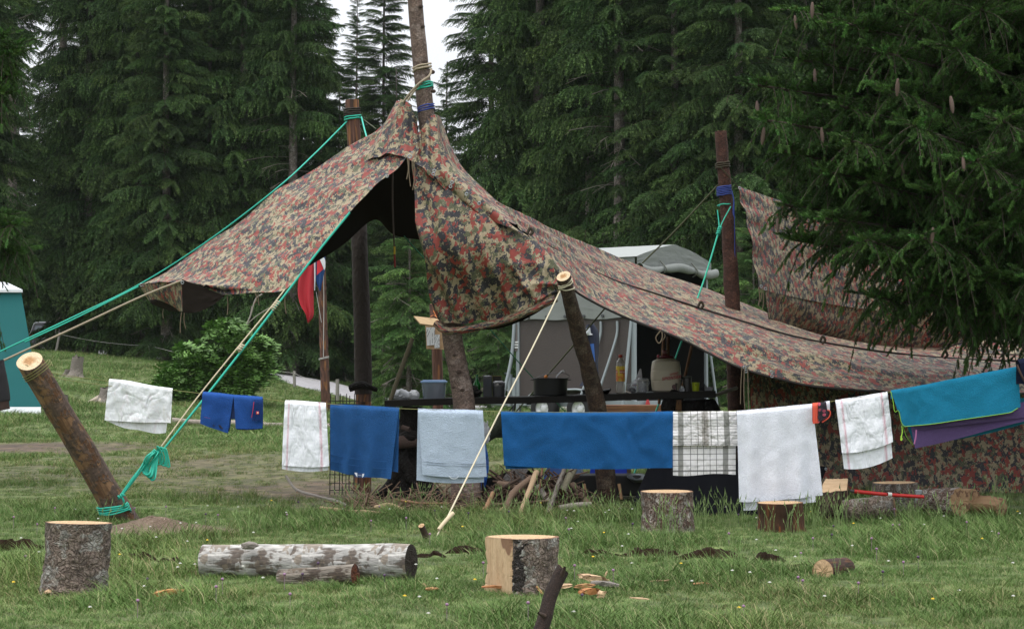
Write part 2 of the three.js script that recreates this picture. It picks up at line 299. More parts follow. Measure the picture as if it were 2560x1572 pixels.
function ringWrap(center, axis, r, tubeR, turns, pitch = 1.6, slope = 0, seed = 1) {   // rope wound round a pole
  const ax = axis.clone().normalize(), s = Math.abs(ax.x) > 0.9 ? V(0, 0, 1).cross(ax).normalize() : V(1, 0, 0).addScaledVector(ax, -ax.x).normalize(), u = ax.clone().cross(s), pts = [], n = Math.round(turns * 14);
  for (let i = 0; i <= n; i++) { const a = i / 14 * Math.PI * 2, k = (i / n - 0.5) * turns * tubeR * 2 * pitch + slope * r * Math.cos(a) + (hash(i, 3, seed) - 0.5) * tubeR; pts.push(center.clone().addScaledVector(s, Math.cos(a) * r).addScaledVector(u, Math.sin(a) * r).addScaledVector(ax, k)); }
  return new THREE.TubeGeometry(spline(pts), n * 3, tubeR, 6, false);
}
const box = (w, h, d, x, y, z, r = 0.004) => { const g = new RoundedBoxGeometry(w, h, d, 1, Math.min(r, w / 3, h / 3, d / 3)); g.translate(x, y, z); return g; };
const lathe = (pts, n = 24) => new THREE.LatheGeometry(pts.map((p) => new THREE.Vector2(p[0], p[1])), n);
// a cloth sheet through a net of points: outer face, and a darker inner face 5 mm behind that also closes the edges
function sheetGeo(rows, nu, nv, o = {}) {
  const cols = rows[0].length, curves = rows.map((r) => spline(r)), ref = o.out ?? V(0, 0.6, 1);
  const P = [];
  for (let j = 0; j <= nv; j++) P.push([]);
  for (let i = 0; i <= nu; i++) { const col = rows.length > 2 ? spline(curves.map((c) => c.getPoint(i / nu))) : new THREE.LineCurve3(curves[0].getPoint(i / nu), curves[1].getPoint(i / nu)); for (let j = 0; j <= nv; j++) P[j].push(col.getPoint(j / nv)); }
  const normal = (i, j) => { const a = P[j][Math.min(nu, i + 1)].clone().sub(P[j][Math.max(0, i - 1)]), b = P[Math.min(nv, j + 1)][i].clone().sub(P[Math.max(0, j - 1)][i]), n = a.cross(b); if (n.lengthSq() < 1e-14) n.copy(ref); n.normalize(); return n.dot(ref) < 0 ? n.negate() : n; };
  const N = P.map((r, j) => r.map((_, i) => normal(i, j)));
  const e1 = P[Math.round(nv / 2)][nu].clone().sub(P[Math.round(nv / 2)][0]).normalize(), avg = V(0, 0, 0); N.forEach((r) => r.forEach((n) => avg.add(n))); avg.normalize();
  e1.addScaledVector(avg, -e1.dot(avg)).normalize(); const e2 = avg.clone().cross(e1);
  const s = o.stretch ?? [1, 1], off = o.off ?? [0, 0];
  const UV = P.map((r) => r.map((p) => [p.dot(e1) * s[0] + off[0], p.dot(e2) * s[1] + off[1]]));
  if (o.fold) for (let j = 0; j <= nv; j++) for (let i = 0; i <= nu; i++) P[j][i] = P[j][i].clone().addScaledVector(N[j][i], o.fold(i / nu, j / nv, P[j][i], UV[j][i]));
  const outer = gridGeo(nu, nv, (u, v) => { const i = Math.round(u * nu), j = Math.round(v * nv); return { p: P[j][i], uv: UV[j][i] }; });
  const flip = (() => { const n = outer.attributes.normal; let k = 0; for (let i = 0; i < n.count; i++) k += n.getX(i) * avg.x + n.getY(i) * avg.y + n.getZ(i) * avg.z; return k < 0; })();
  if (flip) { const ix = outer.index.array; for (let t = 0; t < ix.length; t += 3) { const q = ix[t]; ix[t] = ix[t + 1]; ix[t + 1] = q; } outer.computeVertexNormals(); }
  const th = 0.005, inner = gridGeo(nu, nv, (u, v) => { const i = Math.round(u * nu), j = Math.round(v * nv); return { p: P[j][i].clone().addScaledVector(N[j][i], -th), uv: UV[j][i] }; });
  const rim = [], q = (a, b) => { rim.push(a[0], b[0], b[1], a[0], b[1], a[1]); }, e = (i, j) => [P[j][i], P[j][i].clone().addScaledVector(N[j][i], -th)];
  for (let i = 0; i < nu; i++) { q(e(i, 0), e(i + 1, 0)); q(e(i, nv), e(i + 1, nv)); } for (let j = 0; j < nv; j++) { q(e(0, j), e(0, j + 1)); q(e(nu, j), e(nu, j + 1)); }
  const rg = new THREE.BufferGeometry().setFromPoints(rim); rg.computeVertexNormals();
  return { outer, inner: merge([inner, rg]), P, N };
}
function sheet(name, rows, nu, nv, parent, o = {}) {
  const g = sheetGeo(rows, nu, nv, o), m = part(name, g.outer, o.mat ?? mCamo, parent);
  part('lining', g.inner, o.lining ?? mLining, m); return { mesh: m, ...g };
}
const net = (rows) => rows.map((r) => r.map((p) => at(p[0], p[1], p[2])));

// ---------------------------------------------------------------- ground, path
const WORN = [[-6.3, -24.2, 1.8, 2.2, 0.95], [-1.7, -16.3, 1.5, 1.7, 0.75], [0.6, -16.2, 2.6, 1.8, 0.6], [-2.42, -12.25, 0.62, 0.42, 1.1], [-2.8, -19.5, 3.6, 4.2, 0.5], [-1.5, -17.2, 3.0, 2.0, 0.42], [5.4, -36, 2.0, 4, 0.8], [-6.5, -17.5, 1.6, 0.7, 0.5], [-0.95, -14.3, 1.1, 0.75, 0.95], [0.25, -14.25, 0.85, 0.6, 0.95]];
function worn(x, z) {
  let m = 0; for (const [cx, cz, rx, rz, s] of WORN) { const q = Math.hypot((x - cx) / rx, (z - cz) / rz); m = Math.max(m, s * sstep(1.25 - q, 0, 0.8)); }
  return clamp(m * (0.45 + 1.1 * fbm2(x * 1.7 + 30, z * 0.8 + 30, 0, 8, 4)), 0, 1);
}
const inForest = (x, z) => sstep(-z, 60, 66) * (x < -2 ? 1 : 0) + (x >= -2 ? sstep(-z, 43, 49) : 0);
{
  const tex = dataTex(2048, 2048, (u, v, c) => {
    const x = u * 44 - 22, z = -68 + v * 62, a = fbm2(u * 40, v * 56, 0, 2, 4), b = fbm2(u * 400, v * 560, 0, 12, 2), w = worn(x, z);
    mix3(c, rgb(0x556834), rgb(0x6b7345), a * 0.9); mix3(c, c.slice(), rgb(0x665646), clamp(w * 1.1, 0, 1));
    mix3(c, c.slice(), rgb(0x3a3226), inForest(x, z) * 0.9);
    const q = (0.62 + 0.6 * b) * (1 - 0.5 * w * (fbm2(x * 7 + 90, z * 5 + 90, 0, 31, 3) - 0.25)); c[0] *= q; c[1] *= q; c[2] *= q;
  });
  tex.wrapS = tex.wrapT = THREE.ClampToEdgeWrapping;
  const xs = [], zs = [];
  for (let i = 0; i <= 150; i++) { const t = i / 75 - 1; xs.push(Math.sign(t) * (22 * Math.abs(t) + 240 * Math.pow(Math.abs(t), 7))); }
  for (let j = 0; j <= 200; j++) { const t = j / 200; zs.push(-3 - 65 * t - 420 * Math.pow(t, 9)); }
  const g = gridGeo(150, 200, (u, v) => { const x = xs[Math.round(u * 150)], z = zs[Math.round(v * 200)]; return { p: V(x, ground(x, z), z), uv: [clamp((x + 22) / 44, 0, 1), clamp((z + 68) / 62, 0, 1)] }; });
  const near = gridGeo(2, 2, (u, v) => ({ p: V(lerp(-30, 30, u), 0, lerp(12, -3, v)), uv: [0.5, 1] }));
  const m = shadow(new THREE.Mesh(merge([g, near]), M(0xffffff, { map: tex, bumpMap: rep(grainBump, 60, 80), bumpScale: 0.03, roughness: 1 }))); m.name = 'ground'; m.userData.kind = 'structure'; scene.add(m);
  // gravel farm track beyond the meadow
  const mid = spline([V(-16, 0, -72), V(-10.4, 0, -63), V(-7.2, 0, -57.5), V(-5.0, 0, -52.5), V(-3.4, 0, -49), V(-1, 0, -46), V(3, 0, -44.5)]);
  const gt = dataTex(512, 512, (u, v, c) => { const a = noise2(u * 100, v * 100, 100, 4), b = fbm2(u * 10, v * 10, 10, 6, 3); mix3(c, rgb(0x8b898d), rgb(0xc6c4c6), a * 0.6 + b * 0.4); });
  const track = gridGeo(10, 90, (u, v) => { const p = mid.getPoint(v), t = mid.getTangent(v), w = 1.4 + 0.25 * fbm2(v * 12, u * 2, 0, 4, 2), s = (u - 0.5) * 2 * w, x = p.x - t.z * s, z = p.z + t.x * s; return { p: V(x, ground(x, z) + 0.035 * (1 - Math.pow(Math.abs(u - 0.5) * 2, 4)) + 0.004, z), uv: [u * 1.4, v * 20] }; });
  const p = shadow(new THREE.Mesh(track, M(0xffffff, { map: gt, bumpMap: rep(grainBump, 3, 3), bumpScale: 0.03, roughness: 1 }))); p.name = 'path'; p.userData.kind = 'structure'; scene.add(p);
}
const lips = [];
// raised lips of turned sod across the grass in front, and the low heap of earth by the leaning post
{
  lips.push(...[[-40, 112, 1368, 0.042], [270, 400, 1396, 0.032], [395, 478, 1402, 0.026], [1030, 1120, 1388, 0.026], [1110, 1214, 1380, 0.032], [1410, 1560, 1384, 0.022], [1550, 1700, 1386, 0.034], [1690, 1870, 1392, 0.042], [1876, 1966, 1400, 0.036], [1970, 2105, 1414, 0.026]].map((a) => [a[0], a[1], a[2], a[3] * 1.15]));
  const gs = [];
  lips.forEach(([x0, x1, py, h], k) => {
    const n = 26, pts = []; for (let i = 0; i <= 8; i++) { const d = 5040 / (py - 912 + 8 * (hash(i, k, 3) - 0.5)); pts.push(V(xAt(lerp(x0, x1, i / 8), d), 0, -d)); }
    const c = spline(pts);
    gs.push(gridGeo(12, n * 2, (u, v) => { const p = c.getPoint(v), a = u * Math.PI, e = Math.pow(Math.sin(Math.PI * clamp(v, 0.001, 0.999)), 0.4), r = h * e * (0.35 + 1.3 * fbm3(p.x * 22 + 50, u * 4, k * 7 + p.z * 9 + 50, 5, 4)); return { p: V(p.x, p.y - 0.015 + Math.sin(a) * r * 1.3, p.z + Math.cos(a) * r * 1.6), uv: [u * 0.3, v * 3] }; }));
  });
  const m = shadow(new THREE.Mesh(merge(gs), mSod)); m.name = 'turned_soil'; m.userData.kind = 'structure'; scene.add(m);
  const c = V(-2.40, 0, -12.15);
  const heap = gridGeo(40, 20, (u, v) => { const a = u * Math.PI * 2, r = v, x = c.x + Math.cos(a) * r * 0.62, z = c.z + Math.sin(a) * r * 0.42; return { p: V(x, ground(x, z) - 0.012 + 0.12 * Math.pow(1 - r, 1.3) * (0.7 + 0.6 * fbm2(x * 9, z * 9, 0, 3, 4)) + 0.01 * fbm2(x * 40, z * 40, 0, 8, 2), z), uv: [x, z] }; });
  const e = shadow(new THREE.Mesh(heap, mSoil)); e.name = 'earth_heap'; e.userData.kind = 'structure'; scene.add(e);
}

// ---------------------------------------------------------------- forest
// one bough of a spruce, one metre long along +x: a drooping axis with hanging needle twigs
function boughGeo(seed, hang, nTw) {
  const r = mulberry(seed), pos = [], col = [];
  const A = (t) => V(t, 0.02 + 0.10 * Math.sin(t * 2.2) - 0.34 * t * t + 0.16 * t * t * t, 0.03 * Math.sin(t * 5 + seed));
  const dark = lin(0x2f3f26), mid = lin(0x486536), tip = lin(0x67834c), stem = lin(0x4a3f36);
  const tri = (a, b, c, k) => { pos.push(a.x, a.y, a.z, b.x, b.y, b.z, c.x, c.y, c.z); for (let i = 0; i < 3; i++) col.push(k.r, k.g, k.b); };
  for (let i = 0; i < 7; i++) { const a = A(i / 7), b = A((i + 1) / 7), w = 0.010 * (1 - i / 8); tri(a.clone().add(V(0, 0, w)), a.clone().add(V(0, 0, -w)), b, stem); tri(a.clone().add(V(0, w, 0)), a.clone().add(V(0, -w, 0)), b, stem); }
  const k = new THREE.Color();
  for (let i = 0; i < nTw; i++) {
    const t = 0.10 + 0.90 * (i + r()) / nTw, s = i % 2 ? 1 : -1, l = (0.30 * (1 - 0.72 * t) + 0.07) * (0.6 + 0.8 * r()), b = A(Math.min(1, t));
    const dir = V(0.35 + 0.5 * r(), -0.10 - hang * r(), s * (0.35 + 0.6 * r())).normalize(), m = 9, shade = r();
    for (let q = 1; q <= m; q++) {
      const f = q / m, p = b.clone().addScaledVector(dir, l * f); p.y -= hang * 0.5 * l * f * f;
      k.copy(dark).lerp(mid, shade * 0.8 + 0.2 * r()); if (f > 0.8 && t > 0.35) k.lerp(tip, 0.65 * r());
      for (let n = 0; n < 5; n++) {
        const d = dir.clone().multiplyScalar(0.9).add(V(r() - 0.5, r() - 0.62, r() - 0.5).multiplyScalar(1.5)).normalize(), sz = 0.024 + 0.032 * r(), w = V(r() - 0.5, r() - 0.5, r() - 0.5).cross(d).normalize().multiplyScalar(0.0045 + 0.004 * r());
        tri(p.clone().add(w), p.clone().sub(w), p.clone().addScaledVector(d, sz), k);
      }
    }
  }
  const g = new THREE.BufferGeometry(); g.setAttribute('position', new THREE.Float32BufferAttribute(pos, 3)); g.setAttribute('color', new THREE.Float32BufferAttribute(col, 3)); g.computeVertexNormals(); return g;
}
const mNeedle = M(0xffffff, { vertexColors: true, roughness: 0.8, specularIntensity: 0.35 });
const mDead = M(0x6b645c, { roughness: 0.95 });
const boughs = [boughGeo(11, 0.6, 62), boughGeo(12, 0.85, 66), boughGeo(13, 0.4, 60), boughGeo(14, 0.35, 50)];
function bough(inst, i, base, az, pitch, L, roll, tint) {
  const x = V(Math.cos(az) * Math.cos(pitch), Math.sin(pitch), Math.sin(az) * Math.cos(pitch)), y = V(0, 1, 0).addScaledVector(x, -x.y).normalize(), z = x.clone().cross(y);
  const yy = y.clone().multiplyScalar(Math.cos(roll)).addScaledVector(z, Math.sin(roll)), zz = x.clone().cross(yy);
  const m = new THREE.Matrix4().makeBasis(x.multiplyScalar(L), yy.multiplyScalar(L), zz.multiplyScalar(L * 0.95)); m.setPosition(base); inst.setMatrixAt(i, m); inst.setColorAt(i, tint);
}
// spruce of height H: trunk, crown and the dead snags on the bare lower trunk
function makeSpruce(name, seed, o) {
  const { H, RB, h0, bare = 0, tr = 0.16, geo = 0, dens = 1, bright = 1 } = o, r = mulberry(seed), t = new THREE.Group(); t.name = numbered(name); scene.add(t);
  const lean = V((r() - 0.5) * 0.3, 0, (r() - 0.5) * 0.3), ax = (h) => V(lean.x * h / H + 0.05 * Math.sin(h * 0.5 + seed), h, lean.z * h / H);
  const pts = []; for (let i = 0; i <= 6; i++) pts.push(ax(H * i / 6 - (i ? 0 : 0.3)));
  const lg = logGeo(pts, tr, tr * 0.12, { rs: 12, ls: 30, amp: 0.02, freq: 6, tile: 0.8, flare: 0.5, wob: 0.05, seed });
  part('trunk', lg.side, mForest, t);
  const list = [];
  for (let h = h0; h < H - 0.2; h += 0.21 / dens * (0.7 + 0.6 * r())) {
    const f = h / H, n = f > 0.93 ? 3 : 5;
    for (let k = 0; k < n; k++) {
      const inBare = bare && h > bare[0] && h < bare[1]; if (inBare && r() < 0.82) continue;
      const L = (RB * Math.pow(1 - f, 0.75) + 0.18) * (0.65 + 0.5 * r()) * (h < h0 + 1.5 ? 0.7 : 1);
      list.push([ax(h + 0.15 * (r() - 0.5)), r() * 6.2832, lerp(-0.16, 0.55, Math.pow(f, 2.2)) + (r() - 0.5) * 0.24, L, (r() - 0.5) * 0.6]);
    }
  }
  const crown = shadow(new THREE.InstancedMesh(boughs[geo], mNeedle, list.length)); crown.name = 'crown'; crown.userData.kind = 'stuff';
  const c = new THREE.Color();
  list.forEach((b, i) => { const q = (0.75 + 0.6 * r()) * bright; c.setRGB(q * (0.9 + 0.25 * r()), q, q * (0.85 + 0.2 * r())); bough(crown, i, ...b, c); });
  t.add(crown);
  const dead = [];
  for (let i = 0; i < (bare ? 46 : 16); i++) {
    const h = bare ? rr(Math.max(0.8, bare[0] - 1), bare[1] + 0.8, r) : rr(0.7, h0 + 3, r), a = r() * 6.2832, L = rr(0.5, bare ? 1.9 : 1.3, r), b = ax(h), d = V(Math.cos(a), -0.12 - 0.25 * r(), Math.sin(a));
    const e = b.clone().addScaledVector(d, L), mdl = b.clone().addScaledVector(d, L * 0.5).add(V(0, 0.08, 0.05 * (r() - 0.5)));
    dead.push(new THREE.TubeGeometry(spline([b, mdl, e]), 5, 0.010, 4, false));
    for (let q = 0; q < 3; q++) { const s = mdl.clone().lerp(e, r()), f = s.clone().add(V((r() - 0.5) * 0.7, -0.35 * r(), (r() - 0.5) * 0.7)); dead.push(new THREE.TubeGeometry(new THREE.LineCurve3(s, f), 1, 0.005, 3, false)); }
  }
  const dm = part('dead_branches', dead, mDead, t); dm.userData.kind = 'stuff';
  return t;
}
const KIND = {
  full: { H: 21, RB: 2.15, h0: 0.5, geo: 0 }, curtain: { H: 23, RB: 2.4, h0: 0.9, geo: 1, tr: 0.2 }, airy: { H: 20, RB: 2.2, h0: 0.7, geo: 2, dens: 0.85 },
  bare: { H: 22, RB: 2.3, h0: 1.0, geo: 1, bare: [3.2, 9.5], tr: 0.21 }, bareTall: { H: 24, RB: 2.3, h0: 4.2, geo: 0, bare: [4.6, 12], tr: 0.22 }, spire: { H: 19, RB: 2.3, h0: 1, geo: 2, dens: 1.25, tr: 0.13 }, low: { H: 11.6, RB: 1.9, h0: 0.4, geo: 0, tr: 0.12 }, young: { H: 5.2, RB: 1.35, h0: 0.15, geo: 2, tr: 0.06, dens: 1.2, bright: 1.7 },
};
const proto = {};
let treeSeed = 900;
function tree(kind, px, d, scale, label, category, group, key = kind) {
  const x = xAt(px, d), p = V(x, ground(x, -d) - 0.05, -d);
  let t;
  const nm = kind === 'young' ? 'young_spruce' : 'spruce_tree';
  if (!proto[key]) t = proto[key] = makeSpruce(nm, treeSeed++, KIND[kind]); else t = copy(proto[key], nm);
  t.position.copy(p); t.rotation.y = hash(Math.round(px), Math.round(d * 10), 4) * 6.28; t.scale.setScalar(scale); t.userData = {};
  tag(t, label, category ?? 'tree', group); return t;
}
{
  const L1 = 'tall dark spruce in the forest edge beyond the meadow, left of the peaked tarp', L2 = 'tall dark spruce in the forest edge behind the grey trailer', L3 = 'tall spruce standing deeper in the shade of the forest, behind the edge trees';
  const G1 = 'forest edge spruces left of the tarp', G2 = 'forest edge spruces behind the trailer', G3 = 'spruces deeper in the forest';
  tree('bareTall', 158, 66, 1.05, 'spruce with a long bare grey trunk, first one from the left edge of the forest');
  tree('bare', 562, 62, 1.1, 'spruce with a bare trunk showing between green boughs, above the left corner of the tarp');
  tree('bare', 727, 58, 0.92, 'half dead spruce with bare trunk and grey snags, just above the teal rope');
  [[-60, 60, 1.0, 'full'], [24, 72, 1.0, 'bareTall'], [222, 63, 1.05, 'curtain'], [288, 66, 1, 'full'], [345, 61, 1, 'curtain'], [415, 58, 0.95, 'full'], [478, 62, 1.0, 'airy'], [520, 59, 0.85, 'full'], [606, 59, 0.95, 'curtain'], [662, 62, 0.98, 'full'], [700, 66, 1.0, 'airy'], [755, 63, 0.92, 'full']].forEach(([px, d, s, k]) => tree(k, px, d, s, L1, 'tree', G1));
  tree('airy', 800, 60, 0.80, 'shorter spruce at the left side of the bright sky gap, top just in view');
  tree('low', 850, 60, 0.92, 'low bushy spruce behind the notched brown pole, under the gap in the forest');
  tree('spire', 955, 76, 1.05, 'slim open spruce with its trunk showing, alone against the white sky in the gap');
  tree('spire', 893, 90, 1.02, 'slim spruce half hidden at the left side of the sky gap');
  [[985, 72, 1.1], [1052, 74, 1.05], [1120, 70, 1.12]].forEach(([px, d, s], i) => tree('low', px, d, s, ['low far spruce under the sky gap, left of the tall tarp pole', 'low far spruce under the sky gap, behind the tall tarp pole', 'low far spruce under the sky gap, right of the tall tarp pole'][i]));
  tree('curtain', 1345, 52, 1.05, 'large spruce with long drooping boughs, right of the sky gap above the tarp');
  tree('bare', 1545, 47, 0.95, 'spruce with a bare reddish grey trunk and dead snags, behind the trailer roof');
  [[1225, 57, 0.95, 'full'], [1440, 53, 1, 'full'], [1480, 49, 0.9, 'curtain'], [1620, 50, 1, 'curtain'], [1690, 46, 0.92, 'full'], [1765, 50, 1, 'curtain'], [1845, 44, 0.95, 'full'], [1925, 49, 1, 'curtain'], [2005, 45, 0.95, 'full'], [2100, 51, 1, 'curtain'], [2190, 46, 1, 'full'], [2290, 50, 1, 'curtain'], [2400, 45, 1, 'full'], [2500, 50, 1, 'curtain'], [2620, 46, 1, 'full']].forEach(([px, d, s, k]) => tree(k, px, d, s, L2, 'tree', G2));
  for (let i = 0; i < 9; i++) if (i < 1 || i > 2) tree(i % 2 ? 'full' : 'curtain', -70 + i * 88 + 20 * hash(i, 1, 5), 72 + 10 * hash(i, 2, 5), 1.0, L3, 'tree', G3);
  for (let i = 0; i < 13; i++) tree(i % 2 ? 'full' : 'curtain', 1330 + i * 105 + 30 * hash(i, 3, 5), 60 + 9 * hash(i, 4, 5), 1.05, L3, 'tree', G3);
  for (let i = 0; i < 3; i++) tree('full', 40 + i * 55, 122 + i * 4, 1.0, L3, 'tree', G3);
  tree('young', 1022, 38, 0.98, 'bright green young spruce seen under the tarp, left of the notice board post');
  tree('young', 1108, 41, 0.62, 'small young spruce behind the notice board post');
  tree('young', 1245, 43, 0.72, 'green young spruce between the tarp trunk and the trailer');
  tree('young', 955, 45, 0.55, 'little young spruce right of the notched pole, by the gravel track');
  tree('young', 1885, 37, 0.88, 'green young spruce between the right pole and the raised tarp');
  tree('young', 1800, 44, 0.6, 'small young spruce behind the right pole');
}

// ---------------------------------------------------------------- near spruces with visible shoots
function shootGeo(seed, n, len) {
  const r = mulberry(seed), pos = [], col = [], a = lin(0x334a25), b = lin(0x4e6a36), s = lin(0x5a4a36), k = new THREE.Color();
  const tri = (p, q, w, c) => { pos.push(...p.toArray(), ...q.toArray(), ...w.toArray()); for (let i = 0; i < 3; i++) col.push(c.r, c.g, c.b); };
  tri(V(0, 0.0015, 0), V(0, -0.0015, 0), V(len, 0, 0), s); tri(V(0, 0, 0.0015), V(0, 0, -0.0015), V(len, 0, 0), s);
  for (let i = 0; i < n; i++) {
    const t = (i + r()) / n, an = i * 2.4 + r(), d = V(0.75 + 0.5 * t, Math.cos(an), Math.sin(an)).normalize(), p = V(len * t, 0, 0), l = 0.019 + 0.007 * r() - 0.004 * t, w = d.clone().cross(V(r() - 0.5, r() - 0.5, r() - 0.5)).normalize().multiplyScalar(0.0026);
    tri(p.clone().add(w), p.clone().sub(w), p.clone().addScaledVector(d, l), k.copy(a).lerp(b, r()));
  }
  const g = new THREE.BufferGeometry(); g.setAttribute('position', new THREE.Float32BufferAttribute(pos, 3)); g.setAttribute('color', new THREE.Float32BufferAttribute(col, 3)); g.computeVertexNormals(); return g;
}
const shoot = shootGeo(5, 92, 0.078);
const mBough = M(0x3f362e, { roughness: 0.95 }), mCone = M(0x5c4b42, { roughness: 0.8 });
function placeShoot(list, p, dir, s, c) {
  const x = dir.clone().normalize(), y = V(0.1, 1, 0.2).addScaledVector(x, -V(0.1, 1, 0.2).dot(x)).normalize(), z = x.clone().cross(y), m = new THREE.Matrix4().makeBasis(x.multiplyScalar(s), y.multiplyScalar(s), z.multiplyScalar(s)); m.setPosition(p); list.push([m, c]);
}
function nearSpruce(name, label, trunkX, trunkZ, tips, o = {}) {
  const r = mulberry(o.seed ?? 31), base = V(trunkX, 0, trunkZ), t = thing(name, label, 'tree', base);
  const pts = []; for (let i = 0; i <= 6; i++) pts.push(V(trunkX + 0.05 * Math.sin(i), i * 1.9 - 0.1, trunkZ));
  part('trunk', logGeo(pts, 0.19, 0.06, { rs: 20, ls: 40, amp: 0.02, freq: 7, flare: 0.4, seed: 3 }).side, mForest, t);
  const limbs = [], list = [];
  for (const tip of tips) {
    const dist = Math.hypot(tip.x - trunkX, tip.z - trunkZ), root = V(trunkX, tip.y + 0.12 * dist + 0.25 * r(), trunkZ);
    const midp = root.clone().lerp(tip, 0.55).add(V(0, -0.07 * dist, 0.1 * (r() - 0.5))), c = spline([root, root.clone().lerp(midp, 0.5).add(V(0, 0.02, 0)), midp, midp.clone().lerp(tip, 0.6).add(V(0, -0.03, 0)), tip]);
    limbs.push(new THREE.TubeGeometry(c, 20, 0.012, 5, false));
    const n = Math.round(dist / 0.030);
    for (let i = 0; i < n; i++) {
      const u = (i + r()) / n; if (u < 0.22 && r() < 0.6) continue;
      const p = c.getPoint(u), tan = c.getTangent(u), side = V(-tan.z, 0, tan.x).normalize().multiplyScalar(i % 2 ? 1 : -1), up = u > 0.62 && r() < 0.45;
      const L = (0.08 + 0.25 * (1 - Math.abs(u - 0.55) * 1.5)) * (0.5 + 0.8 * r()), hang = up ? 0.05 : r() < 0.16 ? 1.4 + 0.8 * r() : 0.25 + 0.6 * r();
      const d0 = tan.clone().multiplyScalar(0.55).addScaledVector(side, 0.75 * (0.4 + r())).add(V(0, up ? 0.25 : -0.25, 0)).normalize();
      const q = [p]; const m = 6; for (let k = 1; k <= m; k++) { const f = k / m, e = p.clone().addScaledVector(d0, L * f); e.y -= hang * L * f * f; q.push(e); }
      const tc = spline(q); limbs.push(new THREE.TubeGeometry(tc, 5, 0.0035, 3, false));
      const ns = Math.max(3, Math.round(L / 0.026)), tone = 0.45 + 0.75 * r();
      for (let k = 0; k < ns; k++) {
        const f = (k + 0.8) / ns, e = tc.getPoint(f), td = tc.getTangent(f), sd = V(-td.z, 0, td.x).normalize().multiplyScalar(k % 2 ? 1 : -1), last = k > ns - 2;
        const dir = last ? td : td.clone().multiplyScalar(0.55).addScaledVector(sd, 0.5 + 0.5 * r()).add(V(0.5 * (r() - 0.5), 0.5 * (r() - 0.5), 0.5 * (r() - 0.5))).add(V(0, up ? 0.2 : -0.25 - 0.5 * r(), 0)), fresh = last && (up || r() < 0.4) ? 1.6 : 1;
        const col = new THREE.Color().setRGB(tone * fresh * (0.85 + 0.2 * r()), tone * fresh * (0.95 + 0.15 * r()), tone * fresh * (0.8 + 0.25 * r()));
        placeShoot(list, e, dir, rr(0.6, 1.15, r), col);
      }
    }
    for (let k = 0; k < 14; k++) placeShoot(list, c.getPoint(1 - 0.012 * k), c.getTangent(1).multiplyScalar(0.8).add(V(1.3 * (r() - 0.5), 0.9 * (r() - 0.25), 1.3 * (r() - 0.5))), 1.15 + 0.3 * r(), new THREE.Color(1.25 + 0.4 * r(), 1.35 + 0.45 * r(), 1.25 + 0.3 * r()));
  }
  const lm = part('limbs', limbs, mBough, t); lm.userData.kind = 'stuff';
  const f = shadow(new THREE.InstancedMesh(shoot, mNeedle, list.length)); f.name = 'foliage'; f.userData.kind = 'stuff';
  const inv = new THREE.Matrix4().makeTranslation(-base.x, -base.y, -base.z);
  list.forEach(([m, c], i) => { f.setMatrixAt(i, m.premultiply(inv)); f.setColorAt(i, c); }); t.add(f);
  if (o.cones) {
    const prof = []; for (let i = 0; i <= 14; i++) { const k = i / 14; prof.push([0.017 * Math.pow(Math.sin(Math.PI * clamp(0.06 + 0.9 * k, 0, 1)), 0.55) * (i % 2 ? 1.12 : 0.88), -0.135 * k]); }
    const cg = lathe(prof, 9);
    o.cones.forEach((p, i) => { const m = shadow(new THREE.Mesh(cg, mCone)); m.name = 'cone'; m.position.copy(p).sub(base); m.scale.setScalar(0.7 + 0.35 * hash(i, 1, 2)); m.rotation.set(0.1 * Math.sin(i * 3), i, 0.12 * Math.cos(i * 2)); t.add(m); });
  }
  return t;
}
